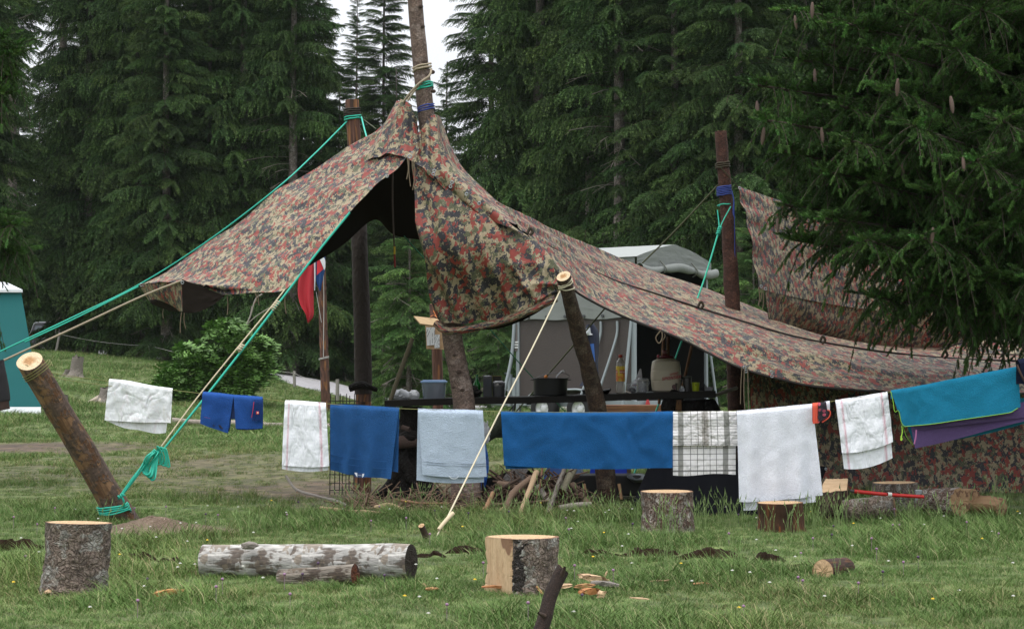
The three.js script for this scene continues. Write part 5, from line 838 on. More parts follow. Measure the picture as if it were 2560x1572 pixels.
{
  // the line itself
  const LP = [[66, 918, 12.38], [160, 938, 12.5], [273, 953, 12.6], [430, 975, 12.6], [507, 984, 12.6], [656, 996, 12.6], [713, 1004, 12.6], [813, 1009, 12.6], [905, 1017, 12.6], [1045, 1023, 12.6], [1207, 1028, 12.6], [1450, 1031, 12.6], [1682, 1030, 12.6], [1842, 1027, 12.6], [2030, 1011, 12.6], [2090, 1002, 12.6], [2219, 982, 12.6], [2400, 946, 12.6], [2545, 918, 12.6], [2660, 890, 12.6]];
  const t = thing('washing_line', 'thin yellowish washing line from the leaning post across the camp to the right', 'washing line', onGround(300, 12.6));
  part('cord', tube(LP.map((a) => at(...a)), 0.0024, { seg: 260, rs: 5 }), mLineYellow, t);
  part('post_winding', [ringWrap(at(92, 926, 12.43), V(-0.5, 1, 0.35), 0.108, 0.0028, 3, 3.2, 0.1, 2), tube([at(62, 912, 12.33), at(140, 944, 12.46), at(280, 966, 12.58)], 0.0022)], mLineYellow, t);
  t.children.forEach((c) => c);

  const tealMap = cloth(0x1d6f93);
  const c1 = M(0xffffff, { roughness: 0.95, bumpMap: rep(crumple, 1.4, 1.0), bumpScale: 0.016, map: canvasTex(256, 256, (c, w, h) => { c.fillStyle = '#e2e4e7'; c.fillRect(0, 0, w, h); const r = mulberry(4); for (let i = 0; i < 260; i++) { c.fillStyle = `rgba(${150 + r() * 40},${145 + r() * 40},${140 + r() * 40},${0.05 + 0.10 * r()})`; c.beginPath(); c.ellipse(r() * w, r() * h, 3 + r() * 22, 1 + r() * 5, r() * 3, 0, 7); c.fill(); } }) });
  single('white_cloth', drapeGeo([[272, 948], [320, 953], [375, 964], [431, 972]], 12.6, (u) => 102 - 14 * u + 3 * Math.sin(u * 5), (u) => 104 + 26 * sstep(u, 0, 0.5) - 22 * u + 4 * Math.sin(u * 9), { amp: 0.010, freq: 1.6, seed: 3, skF: [-10, -4], skB: [-9, -18], wrinkle: 0.012, uvN: true, vB: 1.6 }), c1, 'crumpled off white dish cloth, leftmost on the washing line', 'cloth');

  // blue work shorts, folded over the line
  { const s = thing('work_shorts', 'blue work shorts with red zip pocket folded over the washing line', 'shorts', at(580, 1070, 12.6)), mb = cloth(0x264f94, { bumpScale: 0.003 });
    part('leg', drapeGeo([[507, 980], [545, 983], [585, 988]], 12.6, (u) => 78 + 16 * u + 2 * Math.sin(u * 3), (u) => 72 + 14 * u, { nu: 30, amp: 0.008, freq: 1.2, seed: 5, skF: [-6, -14], skB: [-5, -12], gap: 0.022, wrinkle: 0.008, vB: 1 }), mb, s);
    part('leg', drapeGeo([[584, 988], [620, 990], [656, 993]], 12.6, (u) => 83 - 6 * u + 2 * Math.sin(u * 3.1), (u) => 76 - 4 * u, { nu: 30, amp: 0.008, freq: 1.2, seed: 8, skF: [6, 1], skB: [6, 0], gap: 0.022, wrinkle: 0.008 }), mb, s);
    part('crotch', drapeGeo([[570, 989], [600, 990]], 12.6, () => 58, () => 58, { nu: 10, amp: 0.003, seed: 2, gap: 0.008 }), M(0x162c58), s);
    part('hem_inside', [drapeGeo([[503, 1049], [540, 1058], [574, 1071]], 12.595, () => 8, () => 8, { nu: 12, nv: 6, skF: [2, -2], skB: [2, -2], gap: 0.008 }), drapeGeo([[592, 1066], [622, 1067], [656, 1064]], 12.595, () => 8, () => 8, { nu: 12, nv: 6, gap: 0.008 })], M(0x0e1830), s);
    part('pocket', drapeGeo([[634, 1000], [657, 1000]], 12.56, () => 52, () => 0.5, { nu: 10, nv: 14, amp: 0.003, seed: 4, skF: [-4, -1], only: 'front' }), cloth(0x1c376c), s);
    part('zip', tube([at(634, 1004, 12.54), at(631, 1028, 12.53), at(628, 1044, 12.53)], 0.0022), M(0xa5202f), s);
    const lg = box(0.0195, 0.020, 0.003, 0, 0, 0, 0.001), lp = at(643, 1032, 12.53); lg.translate(lp.x, lp.y, lp.z); part('logo_patch', lg, M(0xb9242f), s);
    const bd = new THREE.SphereGeometry(0.0055, 8, 6); bd.scale(1, 1.2, 0.4); const bp = at(643.5, 1032, 12.526); bd.translate(bp.x, bp.y, bp.z); part('logo_mark', bd, M(0xd9c9b4), s);
    part('stitched_mark', [0, 1, 2, 3].map((i) => { const g = box(0.005, 0.003, 0.002, 0, 0, 0, 0.0005), p = at(511 + i * 4, 1043 + i * 0.8, 12.545); g.translate(p.x, p.y, p.z); return g; }), M(0x9a2c40), s);
  }
  const redStripe = (seed, xs) => canvasTex(256, 512, (c, w, h) => { c.fillStyle = '#e6e8ee'; c.fillRect(0, 0, w, h); const r = mulberry(seed); for (const x of xs) for (const [o, l, a] of [[0, 1.6, 0.5], [5, 3.4, 0.6], [11, 1.6, 0.5]]) { c.fillStyle = `rgba(176,72,92,${a})`; c.fillRect(x * w + o, 0, l, h); } for (let i = 0; i < 90; i++) { c.fillStyle = `rgba(165,165,172,${0.03 + 0.05 * r()})`; c.beginPath(); c.ellipse(r() * w, r() * h, 4 + r() * 24, 1 + r() * 3, r() * 3, 0, 7); c.fill(); } });
  single('striped_towel', drapeGeo([[712, 1002], [740, 1002], [775, 1005], [814, 1008]], 12.6, (u) => 160 - 3 * u + 5 * Math.sin(u * 3.14), (u) => 170 + 7 * Math.sin(u * 3.14) - 3 * u, { amp: 0.008, freq: 1.7, seed: 7, skF: [-7, 9], skB: [-8, 6], wrinkle: 0.011, uvN: true, vB: 1.3 }), linen({ map: redStripe(2, [0.10, 0.84]) }), 'narrow white tea towel with red side stripes, right of the blue shorts', 'tea towel');
  { const s = thing('blue_towel', 'dark blue terry towel with white tag, hung left of the light blue towel', 'towel', at(910, 1180, 12.6));
    const m = cloth(0x29568c, { bumpScale: 0.006 });
    part('terry', drapeGeo([[825, 1011], [900, 1014], [998, 1020]], 12.6, (u) => 163 + 13 * u + 5 * Math.sin(u * 3.14), (u) => 150 + 10 * u, { nu: 60, amp: 0.022, freq: 2.9, seed: 9, skF: [2, -20], skB: [22, -3], wrinkle: 0.009, vB: 2 }), m, s);
    for (const f of [0.765, 0.865]) part('border_band', tube([...Array(13)].map((_, i) => { const u = i / 12, px = lerp(825, 998, u) + lerp(2, -20, u) * f, py = lerp(1011, 1020, u) + (163 + 13 * u + 5 * Math.sin(u * 3.14)) * f; return at(px, py, 12.6 - 0.010 - 0.015 * Math.pow(f, 0.7) * Math.sin((u * 2.6 + 0.15 * Math.sin(f * 3 + 9)) * 6.2832 + 9) - 0.006); }), 0.0022, { rs: 5 }), cloth(0x34639c), s);
    const tg = canvasTex(128, 64, (c, w, h) => { c.fillStyle = '#2a3f66'; c.fillRect(0, 0, w, h); c.fillStyle = '#d5d8de'; c.beginPath(); c.moveTo(0, 0); c.lineTo(34, 0); c.lineTo(34, h); c.lineTo(0, h * 0.2); c.fill(); c.beginPath(); c.moveTo(w, 0); c.lineTo(w - 30, h * 0.1); c.lineTo(w - 30, h); c.lineTo(w, h * 0.3); c.fill(); c.fillStyle = '#9aa6bd'; c.font = 'bold 22px sans-serif'; c.fillText('100%', 38, 40); });
    part('tag', gridGeo(6, 2, (u, v) => ({ p: at(lerp(886, 911, u), lerp(1181, 1192, v) + 3 * u, 12.578), uv: [u, 1 - v] })), M(0xffffff, { map: tg }), s);
  }
  { const s = thing('pale_towel', 'light blue terry towel with woven border, behind the cream rope', 'towel', at(1128, 1200, 12.6)), m = cloth(0xbccbdd, { bumpScale: 0.006 });
    part('terry', drapeGeo([[1044, 1022], [1100, 1024], [1165, 1025], [1207, 1027]], 12.6, (u) => 164 + 4 * Math.sin(u * 3.14), (u) => 178 + 5 * Math.sin(u * 3.14), { nu: 50, amp: 0.007, freq: 1.6, seed: 11, skF: [12, 10], skB: [-3, 3], wrinkle: 0.006, vB: 1.5 }), m, s);
    const row = (f) => [...Array(11)].map((_, i) => { const u = i / 10, px = lerp(1044, 1207, u) + lerp(12, 10, u) * f, py = lerp(1022, 1027, u) + (164 + 4 * Math.sin(u * 3.14)) * f; return at(px, py, 12.6 - 0.012 - 0.007 * Math.sin((u * 1.6 + 0.15 * Math.sin(f * 3 + 11)) * 6.2832 + 11)); });
    for (const f of [0.80, 0.835]) part('border_band', tube(row(f), 0.0022, { rs: 5 }), m, s);
    part('hanging_loop', tube([at(1123, 1190, 12.57), at(1126, 1194, 12.57), at(1134, 1197, 12.57), at(1142, 1195, 12.57), at(1146, 1190, 12.57)], 0.0025), M(0xd5dce4), s);
  }
  single('blue_sheet', drapeGeo([[1252, 1029], [1400, 1031], [1550, 1031], [1683, 1029]], 12.6, (u) => 134 + 8 * u + 3 * Math.sin(u * 4), (u) => 143 - 3 * u - 6 * Math.sin(u * 2.2), { nu: 110, amp: 0.016, freq: 3.2, seed: 13, skF: [8, -2], skB: [12, -4], wrinkle: 0.012, vB: 1.4 }), cloth(0x1d578e, { bumpScale: 0.004 }), 'long blue cloth, widest piece on the washing line, in front of the leaning prop', 'cloth');
  { const chk = canvasTex(512, 1024, (c, w, h) => { c.fillStyle = '#dcdadb'; c.fillRect(0, 0, w, h); c.fillStyle = 'rgba(110,110,106,0.75)'; for (const x of [0.085, 0.80]) c.fillRect(x * w, 0, 0.085 * w, h); c.fillStyle = 'rgba(84,84,84,0.85)'; for (const x of [0.285, 0.395, 0.495, 0.595, 0.695]) c.fillRect(x * w, 0, 5, h); for (let i = 0; i < 22; i++) c.fillRect(0, (i + 0.3) * h / 22, w, 5); c.fillRect(0, 0.03 * h, w, 7); c.fillRect(0, 0.96 * h, w, 7); c.fillStyle = 'rgba(96,92,86,0.45)'; c.fillRect(0.46 * w, 0, 0.1 * w, h * 0.5); const r = mulberry(6); for (let i = 0; i < 500; i++) { c.fillStyle = `rgba(88,80,68,${0.05 + 0.12 * r()})`; const y = r() * h * 0.5, x = w * (0.5 + 0.16 * (r() + r() - 1)); c.beginPath(); c.ellipse(x, y, 2 + r() * 9, 2 + r() * 12, 0, 0, 7); c.fill(); } });
    single('checked_towel', drapeGeo([[1682, 1030], [1760, 1029], [1841, 1028]], 12.6, (u) => 83 + 3 * u, (u) => 158 - 1 * u + 2 * Math.sin(u * 7), { nu: 40, nv: 44, amp: 0.006, freq: 1.7, seed: 15, skF: [0, 4], skB: [1, -1], wrinkle: 0.010, uvN: true, vB: 1.4 }), linen({ map: chk }), 'white tea towel with grey checks, between the long blue cloth and the big white towel', 'tea towel'); }
  single('white_towel', drapeGeo([[1842, 1028], [1900, 1023], [1970, 1016], [2031, 1010]], 12.55, (u) => 226 + 4 * Math.sin(u * 3), (u) => 248 + 2 * Math.sin(u * 3.14) - 4 * u, { nu: 60, nv: 44, amp: 0.02, freq: 3.4, seed: 17, skF: [6, 24], skB: [18, 8], wrinkle: 0.007, vB: 1.3 }), cloth(0xe9ecf6, { bumpScale: 0.004 }), 'large plain white towel, hanging lowest of all towels, right of the checked one', 'towel');
  { const s = thing('bikini_top', 'small orange trimmed black patterned bikini piece on the line right of the white towel', 'swimwear', at(2055, 1060, 12.6));
    const mo = M(0xd9553f, { roughness: 0.8 }), pat = canvasTex(64, 64, (c, w, h) => { c.fillStyle = '#17141c'; c.fillRect(0, 0, w, h); const r = mulberry(3); for (let i = 0; i < 26; i++) { c.fillStyle = ['#a8455a', '#2d2733', '#8a3a4c'][i % 3]; c.beginPath(); c.arc(r() * w, r() * h, 3 + r() * 5, 0, 7); c.fill(); } });
    part('side_panel', drapeGeo([[2032, 1009], [2050, 1007]], 12.52, () => 50, () => 46, { nu: 10, nv: 16, amp: 0.003, seed: 3, skF: [0, -2] }), mo, s);
    part('front_panel', drapeGeo([[2046, 1008], [2066, 1005]], 12.50, (u) => 48 - 14 * u, () => 40, { nu: 12, nv: 16, amp: 0.004, seed: 5, skF: [0, 4] }), M(0xffffff, { map: rep(pat, 8, 8) }), s);
    part('strap', [tube([at(2063, 1006, 12.53), at(2064, 1020, 12.53), at(2056, 1034, 12.53), at(2046, 1046, 12.53)], 0.0045), tube([at(2066, 1024, 12.53), at(2076, 1028, 12.53), at(2074, 1042, 12.53), at(2056, 1056, 12.53)], 0.0045), tube([at(2066, 1024, 12.53), at(2056, 1036, 12.53), at(2048, 1046, 12.53)], 0.004)], mo, s);
    part('cup', gridGeo(8, 8, (u, v) => ({ p: at(lerp(2047, 2073, u) + 3 * Math.sin(v * 3) - 10 * v * u, lerp(1034, 1056, v) - 10 * u * (1 - v), 12.55 - 0.01 * Math.sin(u * 3.1) * Math.sin(v * 3.1)), uv: [u, v] })), M(0xffffff, { map: pat }), s);
    part('white_tab', drapeGeo([[2062, 1005], [2075, 1003]], 12.6, () => 22, () => 22, { nu: 6, nv: 8, amp: 0.002 }), M(0xc9cbd2), s);
  }
  single('striped_towel', drapeGeo([[2089, 1001], [2150, 992], [2219, 980]], 12.6, (u) => 131 - 7 * u + 7 * Math.sin(u * 3.14), (u) => 171 - 6 * u + 9 * Math.sin(u * 3.14), { nu: 44, amp: 0.008, freq: 1.6, seed: 19, skF: [15, 14], skB: [22, 14], wrinkle: 0.012, uvN: true, vB: 1.4 }), linen({ map: redStripe(5, [0.09, 0.86]) }), 'white tea towel with red stripes hanging askew, next to the teal fleece blanket', 'tea towel');
  { const s = thing('fleece_blanket', 'teal fleece blanket with lime piping and purple lining, rightmost on the washing line', 'blanket', at(2390, 1080, 12.6));
    const fr = (u) => 46 + 44 * sstep(u, 0, 0.075) + 20 * u - 10 * sstep(u, 0.93, 1);
    const top = [[2228, 977], [2300, 965], [2400, 945], [2546, 917]], o = { nu: 80, amp: 0.010, freq: 2.4, seed: 21, skF: [14, 6], wrinkle: 0.009 };
    part('front_panel', drapeGeo(top, 12.55, fr, () => 20, { ...o, skB: [0, 0] }), cloth(0x2180a4, { bumpScale: 0.005 }), s);
    const Lc = spline(top.map((p) => at(p[0], p[1], 12.55)));
    const edge = [at(2228, 978, 12.54), at(2234, 1004, 12.53), at(2239, 1030, 12.52)]; for (let i = 0; i <= 24; i++) { const u = 0.012 + i / 24 * 0.97, p = Lc.getPoint(u), l = fr(u) * 12.55 / FOCAL; p.y -= l; p.x += lerp(14, 6, u) * 12.55 / FOCAL; p.z += 0.012 + 0.01 * Math.sin((u * 2.4 + 0.15 * Math.sin(3 + 21)) * 6.2832 + 21) + 0.002; edge.push(p); }
    part('piping', tube(edge, 0.0026, { seg: 120, rs: 5 }), M(0x86b836, { roughness: 0.7 }), s);
    part('purple_lining', [gridGeo(30, 12, (u, v) => { const a = at(lerp(2282, 2590, u), lerp(1050, 1000, u), 12.60), b = at(lerp(2284, 2590, u) + 4, lerp(1076, 1040, u), 12.585); const p = a.lerp(b, v); p.z += 0.012 * Math.sin(v * 3.14); return { p, uv: [u, v * 0.2] }; }), gridGeo(30, 14, (u, v) => { const a = at(lerp(2278, 2590, u), lerp(1066, 1020, u), 12.62), b = at(lerp(2288, 2590, u) + 10 * Math.sin(u * 3), lerp(1121, 1046, Math.pow(u, 0.9)) + 6 * Math.sin(u * 5) * (1 - u), 12.61); const p = a.lerp(b, v); p.z += 0.014 * Math.sin(u * 7 + v * 2); return { p, uv: [u, v * 0.2] }; })], cloth(0x66527f), s);
    part('back_panel', gridGeo(30, 14, (u, v) => { const a = at(lerp(2258, 2590, u), lerp(1040, 990, u), 12.66), b = at(lerp(2282, 2590, u), lerp(1112, 1050, u) + 10 * Math.sin(u * 3.14), 12.65); const p = a.lerp(b, v); p.x += 0.03 * Math.sin(v * 2) * (1 - u) * 0.3; p.z += 0.01 * Math.sin(u * 9 + v); return { p, uv: [u, v * 0.2] }; }), cloth(0x1b6a80), s);
    part('back_piping', tube([at(2258, 1062, 12.64), at(2268, 1092, 12.64), at(2284, 1112, 12.64)], 0.0022), M(0x86b836), s);
    part('lime_loop', [tube([at(2256, 1064, 12.55), at(2257, 1080, 12.55), at(2253, 1098, 12.55)], 0.004), tube([at(2253, 1090, 12.55), at(2256, 1098, 12.55), at(2253, 1101, 12.55)], 0.006)], M(0x9fca45), s);
    part('pink_tab', tube([at(2292, 1074, 12.54), at(2291, 1092, 12.54), at(2287, 1110, 12.54)], 0.0055), M(0x9d5f8a), s);
  }
  single('dark_jacket', [drapeGeo([[2545, 900], [2600, 890], [2680, 885]], 12.5, (u) => 64 + 20 * u, (u) => 60 + 20 * u, { nu: 24, amp: 0.012, freq: 2, seed: 23, skF: [16, 0], gap: 0.03, wrinkle: 0.008 })], cloth(0x1b2138), 'dark blue garment just entering at the right edge, over the fleece blanket', 'garment');
  single('brown_strap', tube([at(2544, 912, 12.46), at(2554, 935, 12.44), at(2568, 962, 12.44)], 0.008), M(0x3b2620), 'brown strap along the dark garment at the right edge', 'strap');
}

// ---------------------------------------------------------------- field kitchen: board on charred stumps
const font = await new FontLoader().loadAsync('fonts/droid/droid_sans_bold.typeface.json');
const KD = 15.32, kx = (px) => xAt(px, KD), ky = (px) => lerp(at(965, 1000, KD).y, at(1780, 977, KD).y, (px - 965) / 815);   // top of the board at px
const kp = (px, dz = 0) => V(kx(px), ky(px) + 0.002, -KD + dz), KS = KD / FOCAL;
{
  const t = thing('kitchen_board', 'long blackened plank table on charred stumps, carrying the camp kitchen', 'table', V(kx(1370), 0, -KD));
  const plank = (z, w, px0, px1, dy) => { const a = V(kx(px0), ky(px0), z), b = V(kx(px1), ky(px1), z); return gridGeo(4, 50, (u, v) => { const s = u * 4, corners = [[-w / 2, 0], [w / 2, 0], [w / 2, -0.055], [-w / 2, -0.055], [-w / 2, 0]], c = corners[Math.round(s)], p = a.clone().lerp(b, v); p.z += c[0]; p.y += c[1] + dy + 0.004 * Math.sin(v * 9); return { p, uv: [c[0] + c[1], v * 2.8] }; }); };
  for (const [z, w, x0, x1, dy] of [[-KD + 0.16, 0.17, 966, 1782, 0], [-KD - 0.02, 0.17, 980, 1776, 0.002], [-KD - 0.20, 0.17, 972, 1784, -0.001]]) part('plank', toCreasedNormals(plank(z, w, x0, x1, dy), 0.6), mCharPlank, t);
}
const charStump = (label, px, d, r0, r1, topY, seed, roots) => {
  const b = onGround(px, d); b.y -= 0.05; const t = thing('charred_stump', label, 'stump', b), g = logGeo([b, b.clone().add(V(0.02, topY * 0.5, 0)), V(b.x, topY, b.z)], r0, r1, { rs: 28, ls: 26, amp: 0.05, freq: 5, flare: 0.5, wob: 0.14, seed, plates: 0.012 });
  part('wood', g.side, mChar, t); part('cut_face', g.top, mChar, t);
  roots.forEach((pts, i) => part('root', logGeo(pts.map((p) => at(...p)), 0.075, 0.03, { rs: 14, ls: 16, amp: 0.025, freq: 8, seed: seed + i }).side, mChar, t)); return t;
};
charStump('black charred stump with spreading roots under the left end of the kitchen board', 1020, 15.25, 0.13, 0.09, 0.76, 4, [[[1012, 1150, 15.15], [1060, 1205, 15.0], [1118, 1258, 14.9]], [[1030, 1180, 15.1], [1090, 1245, 14.9], [1150, 1262, 14.7]], [[1010, 1170, 15.2], [970, 1220, 15.2], [930, 1250, 15.1]], [[1000, 1105, 15.1], [1030, 1092, 15.0], [1052, 1098, 15.05]]]);
single('wood_piece', [logGeo([at(985, 1106, 15.0), at(1050, 1102, 15.0)], 0.05, 0.045, { rs: 16, ls: 12, amp: 0.012, seed: 5 }).side, logGeo([at(1006, 1068, 15.0), at(1024, 1074, 14.95)], 0.022, 0.014, { rs: 10, ls: 6, amp: 0.01, seed: 7 }).side], M(0x4a3a33, { bumpMap: rep(grainBump, 6, 6), bumpScale: 0.01 }), 'brown half burnt wood lying in the fork of the left charred stump', 'wood');
charStump('wide black charred stump under the right end of the kitchen board, behind the checked towel', 1728, 15.35, 0.24, 0.165, 0.82, 14, [[[1770, 1010, 15.3], [1800, 1050, 15.2], [1850, 1120, 15.1]], [[1690, 990, 15.2], [1668, 1020, 15.1], [1690, 1052, 15.1]]]);
single('wood_piece', logGeo([at(1722, 1038, 15.1), at(1726, 1034, 15.05)], 0.027, 0.025, { rs: 12, ls: 4, seed: 3 }).side, M(0x6b5446), 'sawn branch stub on the right charred stump', 'wood');
single('support_block', box(0.17, 0.2, 0.12, kx(1030), ky(1030) - 0.16, -KD, 0.01), M(0x54452f, { map: rep(woodGrain, 2, 2) }), 'brown wooden block under the left end of the kitchen board', 'block');
single('support_block', box(0.05, 0.16, 0.06, kx(1691), ky(1691) - 0.145, -KD + 0.19, 0.005), M(0x8a7458, { map: rep(woodGrain, 2, 2) }), 'small pale block under the drink canister end of the board', 'block');
single('stick', tube([at(1778, 992, 15.4), at(1812, 980, 15.6), at(1842, 970, 15.9)], 0.016), M(0xa59b90), 'pale crooked stick poking out beyond the right end of the board', 'stick');
// long handled tool leaning at the left end
single('tool_handle', [logGeo([at(972, 1012, 15.2), at(1000, 930, 15.25), at(1031, 846, 15.3)], 0.018, 0.020, { rs: 12, ls: 10, amp: 0.002, seed: 6 }).side, logGeo([at(1030.5, 847, 15.3), at(1031, 845, 15.3)], 0.02, 0.004, { rs: 12, ls: 2, amp: 0 }).side], M(0x5b5440, { bumpMap: rep(grainBump, 6, 2), bumpScale: 0.003 }), 'long weathered wooden handle leaning at the left end of the kitchen board', 'handle');
// items on the board
function item(name, label, cat, px, dz) { return thing(name, label, cat, kp(px, dz)); }
const lp = (name, geo, mat, parent, label) => { const m = shadow(new THREE.Mesh(Array.isArray(geo) ? merge(geo) : geo, mat)); m.name = name; if (label) m.userData.label = label; parent.add(m); return m; };
function blob(rx, ry, rz, seed, amp = 0.25, f = 2.2) { const g = new THREE.IcosahedronGeometry(1, 5), p = g.attributes.position; for (let i = 0; i < p.count; i++) { const v = V(p.getX(i), p.getY(i), p.getZ(i)), k = 1 + amp * (Math.abs(fbm3(v.x * f + 9, v.y * f + 9, v.z * f + 9, seed, 4) - 0.5) * 4 - 0.6); p.setXYZ(i, v.x * k * rx, Math.max(-0.75, v.y * k) * ry, v.z * k * rz); } g.translate(0, ry * 0.75, 0); g.computeVertexNormals(); return toCreasedNormals(g, 0.5); }
const mFoil = M(0xb9bbbd, { metalness: 0.55, roughness: 0.38 }), mPlasticWhite = M(0xc9c9c9, { roughness: 0.35, transmission: 0.15 });
{ let t = item('foil_bag', 'crumpled silver white bag, left of two at the end of the kitchen board', 'bag', 1003, 0.02); lp('bag', blob(0.075, 0.05, 0.06, 3), M(0xa9abae, { metalness: 0.3, roughness: 0.4 }), t);
  lp('rolled_end', (() => { const g = new THREE.CylinderGeometry(0.028, 0.03, 0.09, 14); g.rotateZ(1.1); g.translate(0.03, 0.05, 0.03); return g; })(), M(0xb4b6ba, { roughness: 0.5 }), t);
  t = item('foil_bag', 'crumpled round white bag, beside the clear box with blue lid', 'bag', 1036, 0.06); lp('bag', blob(0.05, 0.046, 0.05, 9), M(0xc2c3c6, { roughness: 0.45 }), t); }
{ const t = item('storage_box', 'clear plastic storage box with light blue lid on the kitchen board', 'box', 1085, 0.0), mc = new THREE.MeshPhysicalMaterial({ color: 0xbfc9d6, transmission: 0.75, roughness: 0.22, thickness: 0, side: THREE.DoubleSide });
  const sh = gridGeo(32, 8, (u, v) => { const a = u * 6.2832, n = 6, c = Math.cos(a), s = Math.sin(a), k = Math.pow(Math.pow(Math.abs(c), n) + Math.pow(Math.abs(s), n), -1 / n), w = lerp(0.092, 0.105, v); return { p: V(c * k * w, v * 0.135, s * k * w * 0.8), uv: [u, v] }; }, true);
  lp('tub', sh, mc, t); lp('tub_floor', box(0.18, 0.004, 0.14, 0, 0.003, 0), mc, t); lp('lid', [box(0.222, 0.016, 0.180, 0, 0.142, 0, 0.006), box(0.19, 0.008, 0.15, 0, 0.154, 0, 0.004)], M(0x7fa0c8, { roughness: 0.35 }), t);
  lp('contents', [blob(0.035, 0.05, 0.04, 4).translate(-0.03, 0.006, 0), blob(0.03, 0.04, 0.05, 7).translate(0.045, 0.006, 0.01)], M(0x4a3a34), t); }
{ const t = item('black_pan', 'blackened crumpled pan and cloth behind the tent pole on the kitchen board', 'pan', 1178, 0.05); lp('pan', blob(0.085, 0.06, 0.07, 13, 0.35, 3), mChar, t); lp('brown_bread', blob(0.035, 0.035, 0.03, 5).translate(-0.05, 0.02, 0.05), M(0x5d3f22), t); lp('bowl_rim', (() => { const g = new THREE.TorusGeometry(0.05, 0.006, 6, 20); g.rotateX(0.4); g.translate(-0.04, 0.14, 0); return g; })(), M(0x343231, { metalness: 0.4 }), t); }
const bottleGreen = new THREE.MeshPhysicalMaterial({ color: 0x1d7a34, transmission: 0.6, roughness: 0.1, thickness: 0, side: THREE.DoubleSide });
{ const t = item('green_bottle', 'green glass bottle on the kitchen board, left of the black stove box', 'bottle', 1192, -0.03); lp('glass', lathe([[0.0, 0.0], [0.033, 0.0], [0.034, 0.1], [0.03, 0.115], [0.014, 0.145], [0.0125, 0.185], [0.015, 0.187], [0.014, 0.195], [0.011, 0.195]], 20), bottleGreen, t); }
{ const t = item('stove_box', 'tall narrow dark grey metal box with raised panel on the kitchen board', 'box', 1219, 0.02); lp('case', box(0.075, 0.165, 0.11, 0, 0.084, 0, 0.004), M(0x26282c, { roughness: 0.6 }), t); lp('top_bag', blob(0.038, 0.012, 0.05, 6).translate(0, 0.163, 0), M(0x3a3c40, { roughness: 0.5 }), t); lp('front_panel', box(0.052, 0.055, 0.004, 0.006, 0.12, 0.057, 0.001), M(0x1b1f2a, { roughness: 0.4 }), t);
  const f = item('brass_stand', 'thin brass frame standing behind the grey lidded pot', 'frame', 1245, -0.06); lp('frame', [tube([V(-0.045, 0.0, 0), V(-0.045, 0.175, 0)], 0.0025), tube([V(0.03, 0.0, 0), V(0.03, 0.175, 0)], 0.0025), tube([V(-0.045, 0.175, 0), V(0.03, 0.175, 0)], 0.0025)], M(0x6d6238, { metalness: 0.5 }), f); lp('dark_panel', box(0.07, 0.05, 0.004, -0.008, 0.148, 0), M(0x1d1a14), f); }
{ const t = item('grey_pot', 'dark grey lidded pot with padded rim on the kitchen board', 'pot', 1247, 0.04); lp('pot', lathe([[0.0, 0.0], [0.048, 0.0], [0.05, 0.004], [0.051, 0.075], [0.054, 0.08], [0.054, 0.115], [0.0, 0.115]], 26), M(0x2d2e31, { roughness: 0.5 }), t); lp('lid', [blob(0.056, 0.016, 0.056, 8, 0.2).translate(0, 0.108, 0)], M(0x5d5f63, { roughness: 0.5 }), t); lp('handle', tube([V(0.054, 0.06, 0), V(0.085, 0.045, 0.02), V(0.11, 0.005, 0.03)], 0.004), mSteel, t); }
{ const t = item('cooking_pot', 'large black cooking pot with wire handle and ladle on the kitchen board', 'pot', 1376, 0.05); lp('body', lathe([[0, 0], [0.135, 0.0], [0.142, 0.008], [0.145, 0.135], [0.151, 0.139], [0.151, 0.147], [0.143, 0.147], [0.138, 0.135], [0.135, 0.012], [0, 0.01]], 40), M(0x0f0e0e, { roughness: 0.45, metalness: 0.2 }), t);
  for (const s of [-1, 1]) lp('lug', tube([V(s * 0.143, 0.13, -0.025), V(s * 0.168, 0.132, -0.02), V(s * 0.168, 0.132, 0.02), V(s * 0.143, 0.13, 0.025)], 0.004), mBlackIron, t);
  lp('bail_handle', tube([V(-0.146, 0.135, 0), V(-0.06, 0.172, 0.01), V(0.05, 0.19, 0.01), V(0.12, 0.185, 0.01), V(0.158, 0.165, 0.01), V(0.155, 0.15, 0.005), V(0.146, 0.137, 0)], 0.003, { seg: 40 }), M(0x6f6d6c, { metalness: 0.6, roughness: 0.4 }), t);
  lp('ladle', [tube([V(0.04, 0.06, 0.02), V(0.055, 0.16, 0.03), V(0.098, 0.206, 0.035)], 0.006), tube([V(0.096, 0.205, 0.035), V(0.112, 0.207, 0.035), V(0.114, 0.198, 0.035)], 0.005)], M(0xc8c9cc, { metalness: 0.5, roughness: 0.3 }), t);
  const k = new THREE.SphereGeometry(0.016, 14, 10); k.translate(-0.04, 0.156, 0.03); lp('orange_knob', k, M(0xd07a1e, { roughness: 0.5 }), t); }
{ const t = item('frying_pan', 'flat black frying pan behind the leaning prop on the kitchen board', 'pan', 1490, 0.03); lp('pan', lathe([[0, 0], [0.105, 0.0], [0.122, 0.03], [0.126, 0.031], [0.124, 0.036], [0.105, 0.008], [0, 0.006]], 36), mBlackIron, t); lp('handle', tube([V(0.05, 0.025, 0.1), V(0.08, 0.035, 0.16), V(0.11, 0.04, 0.22)], 0.008), mBlackIron, t); }
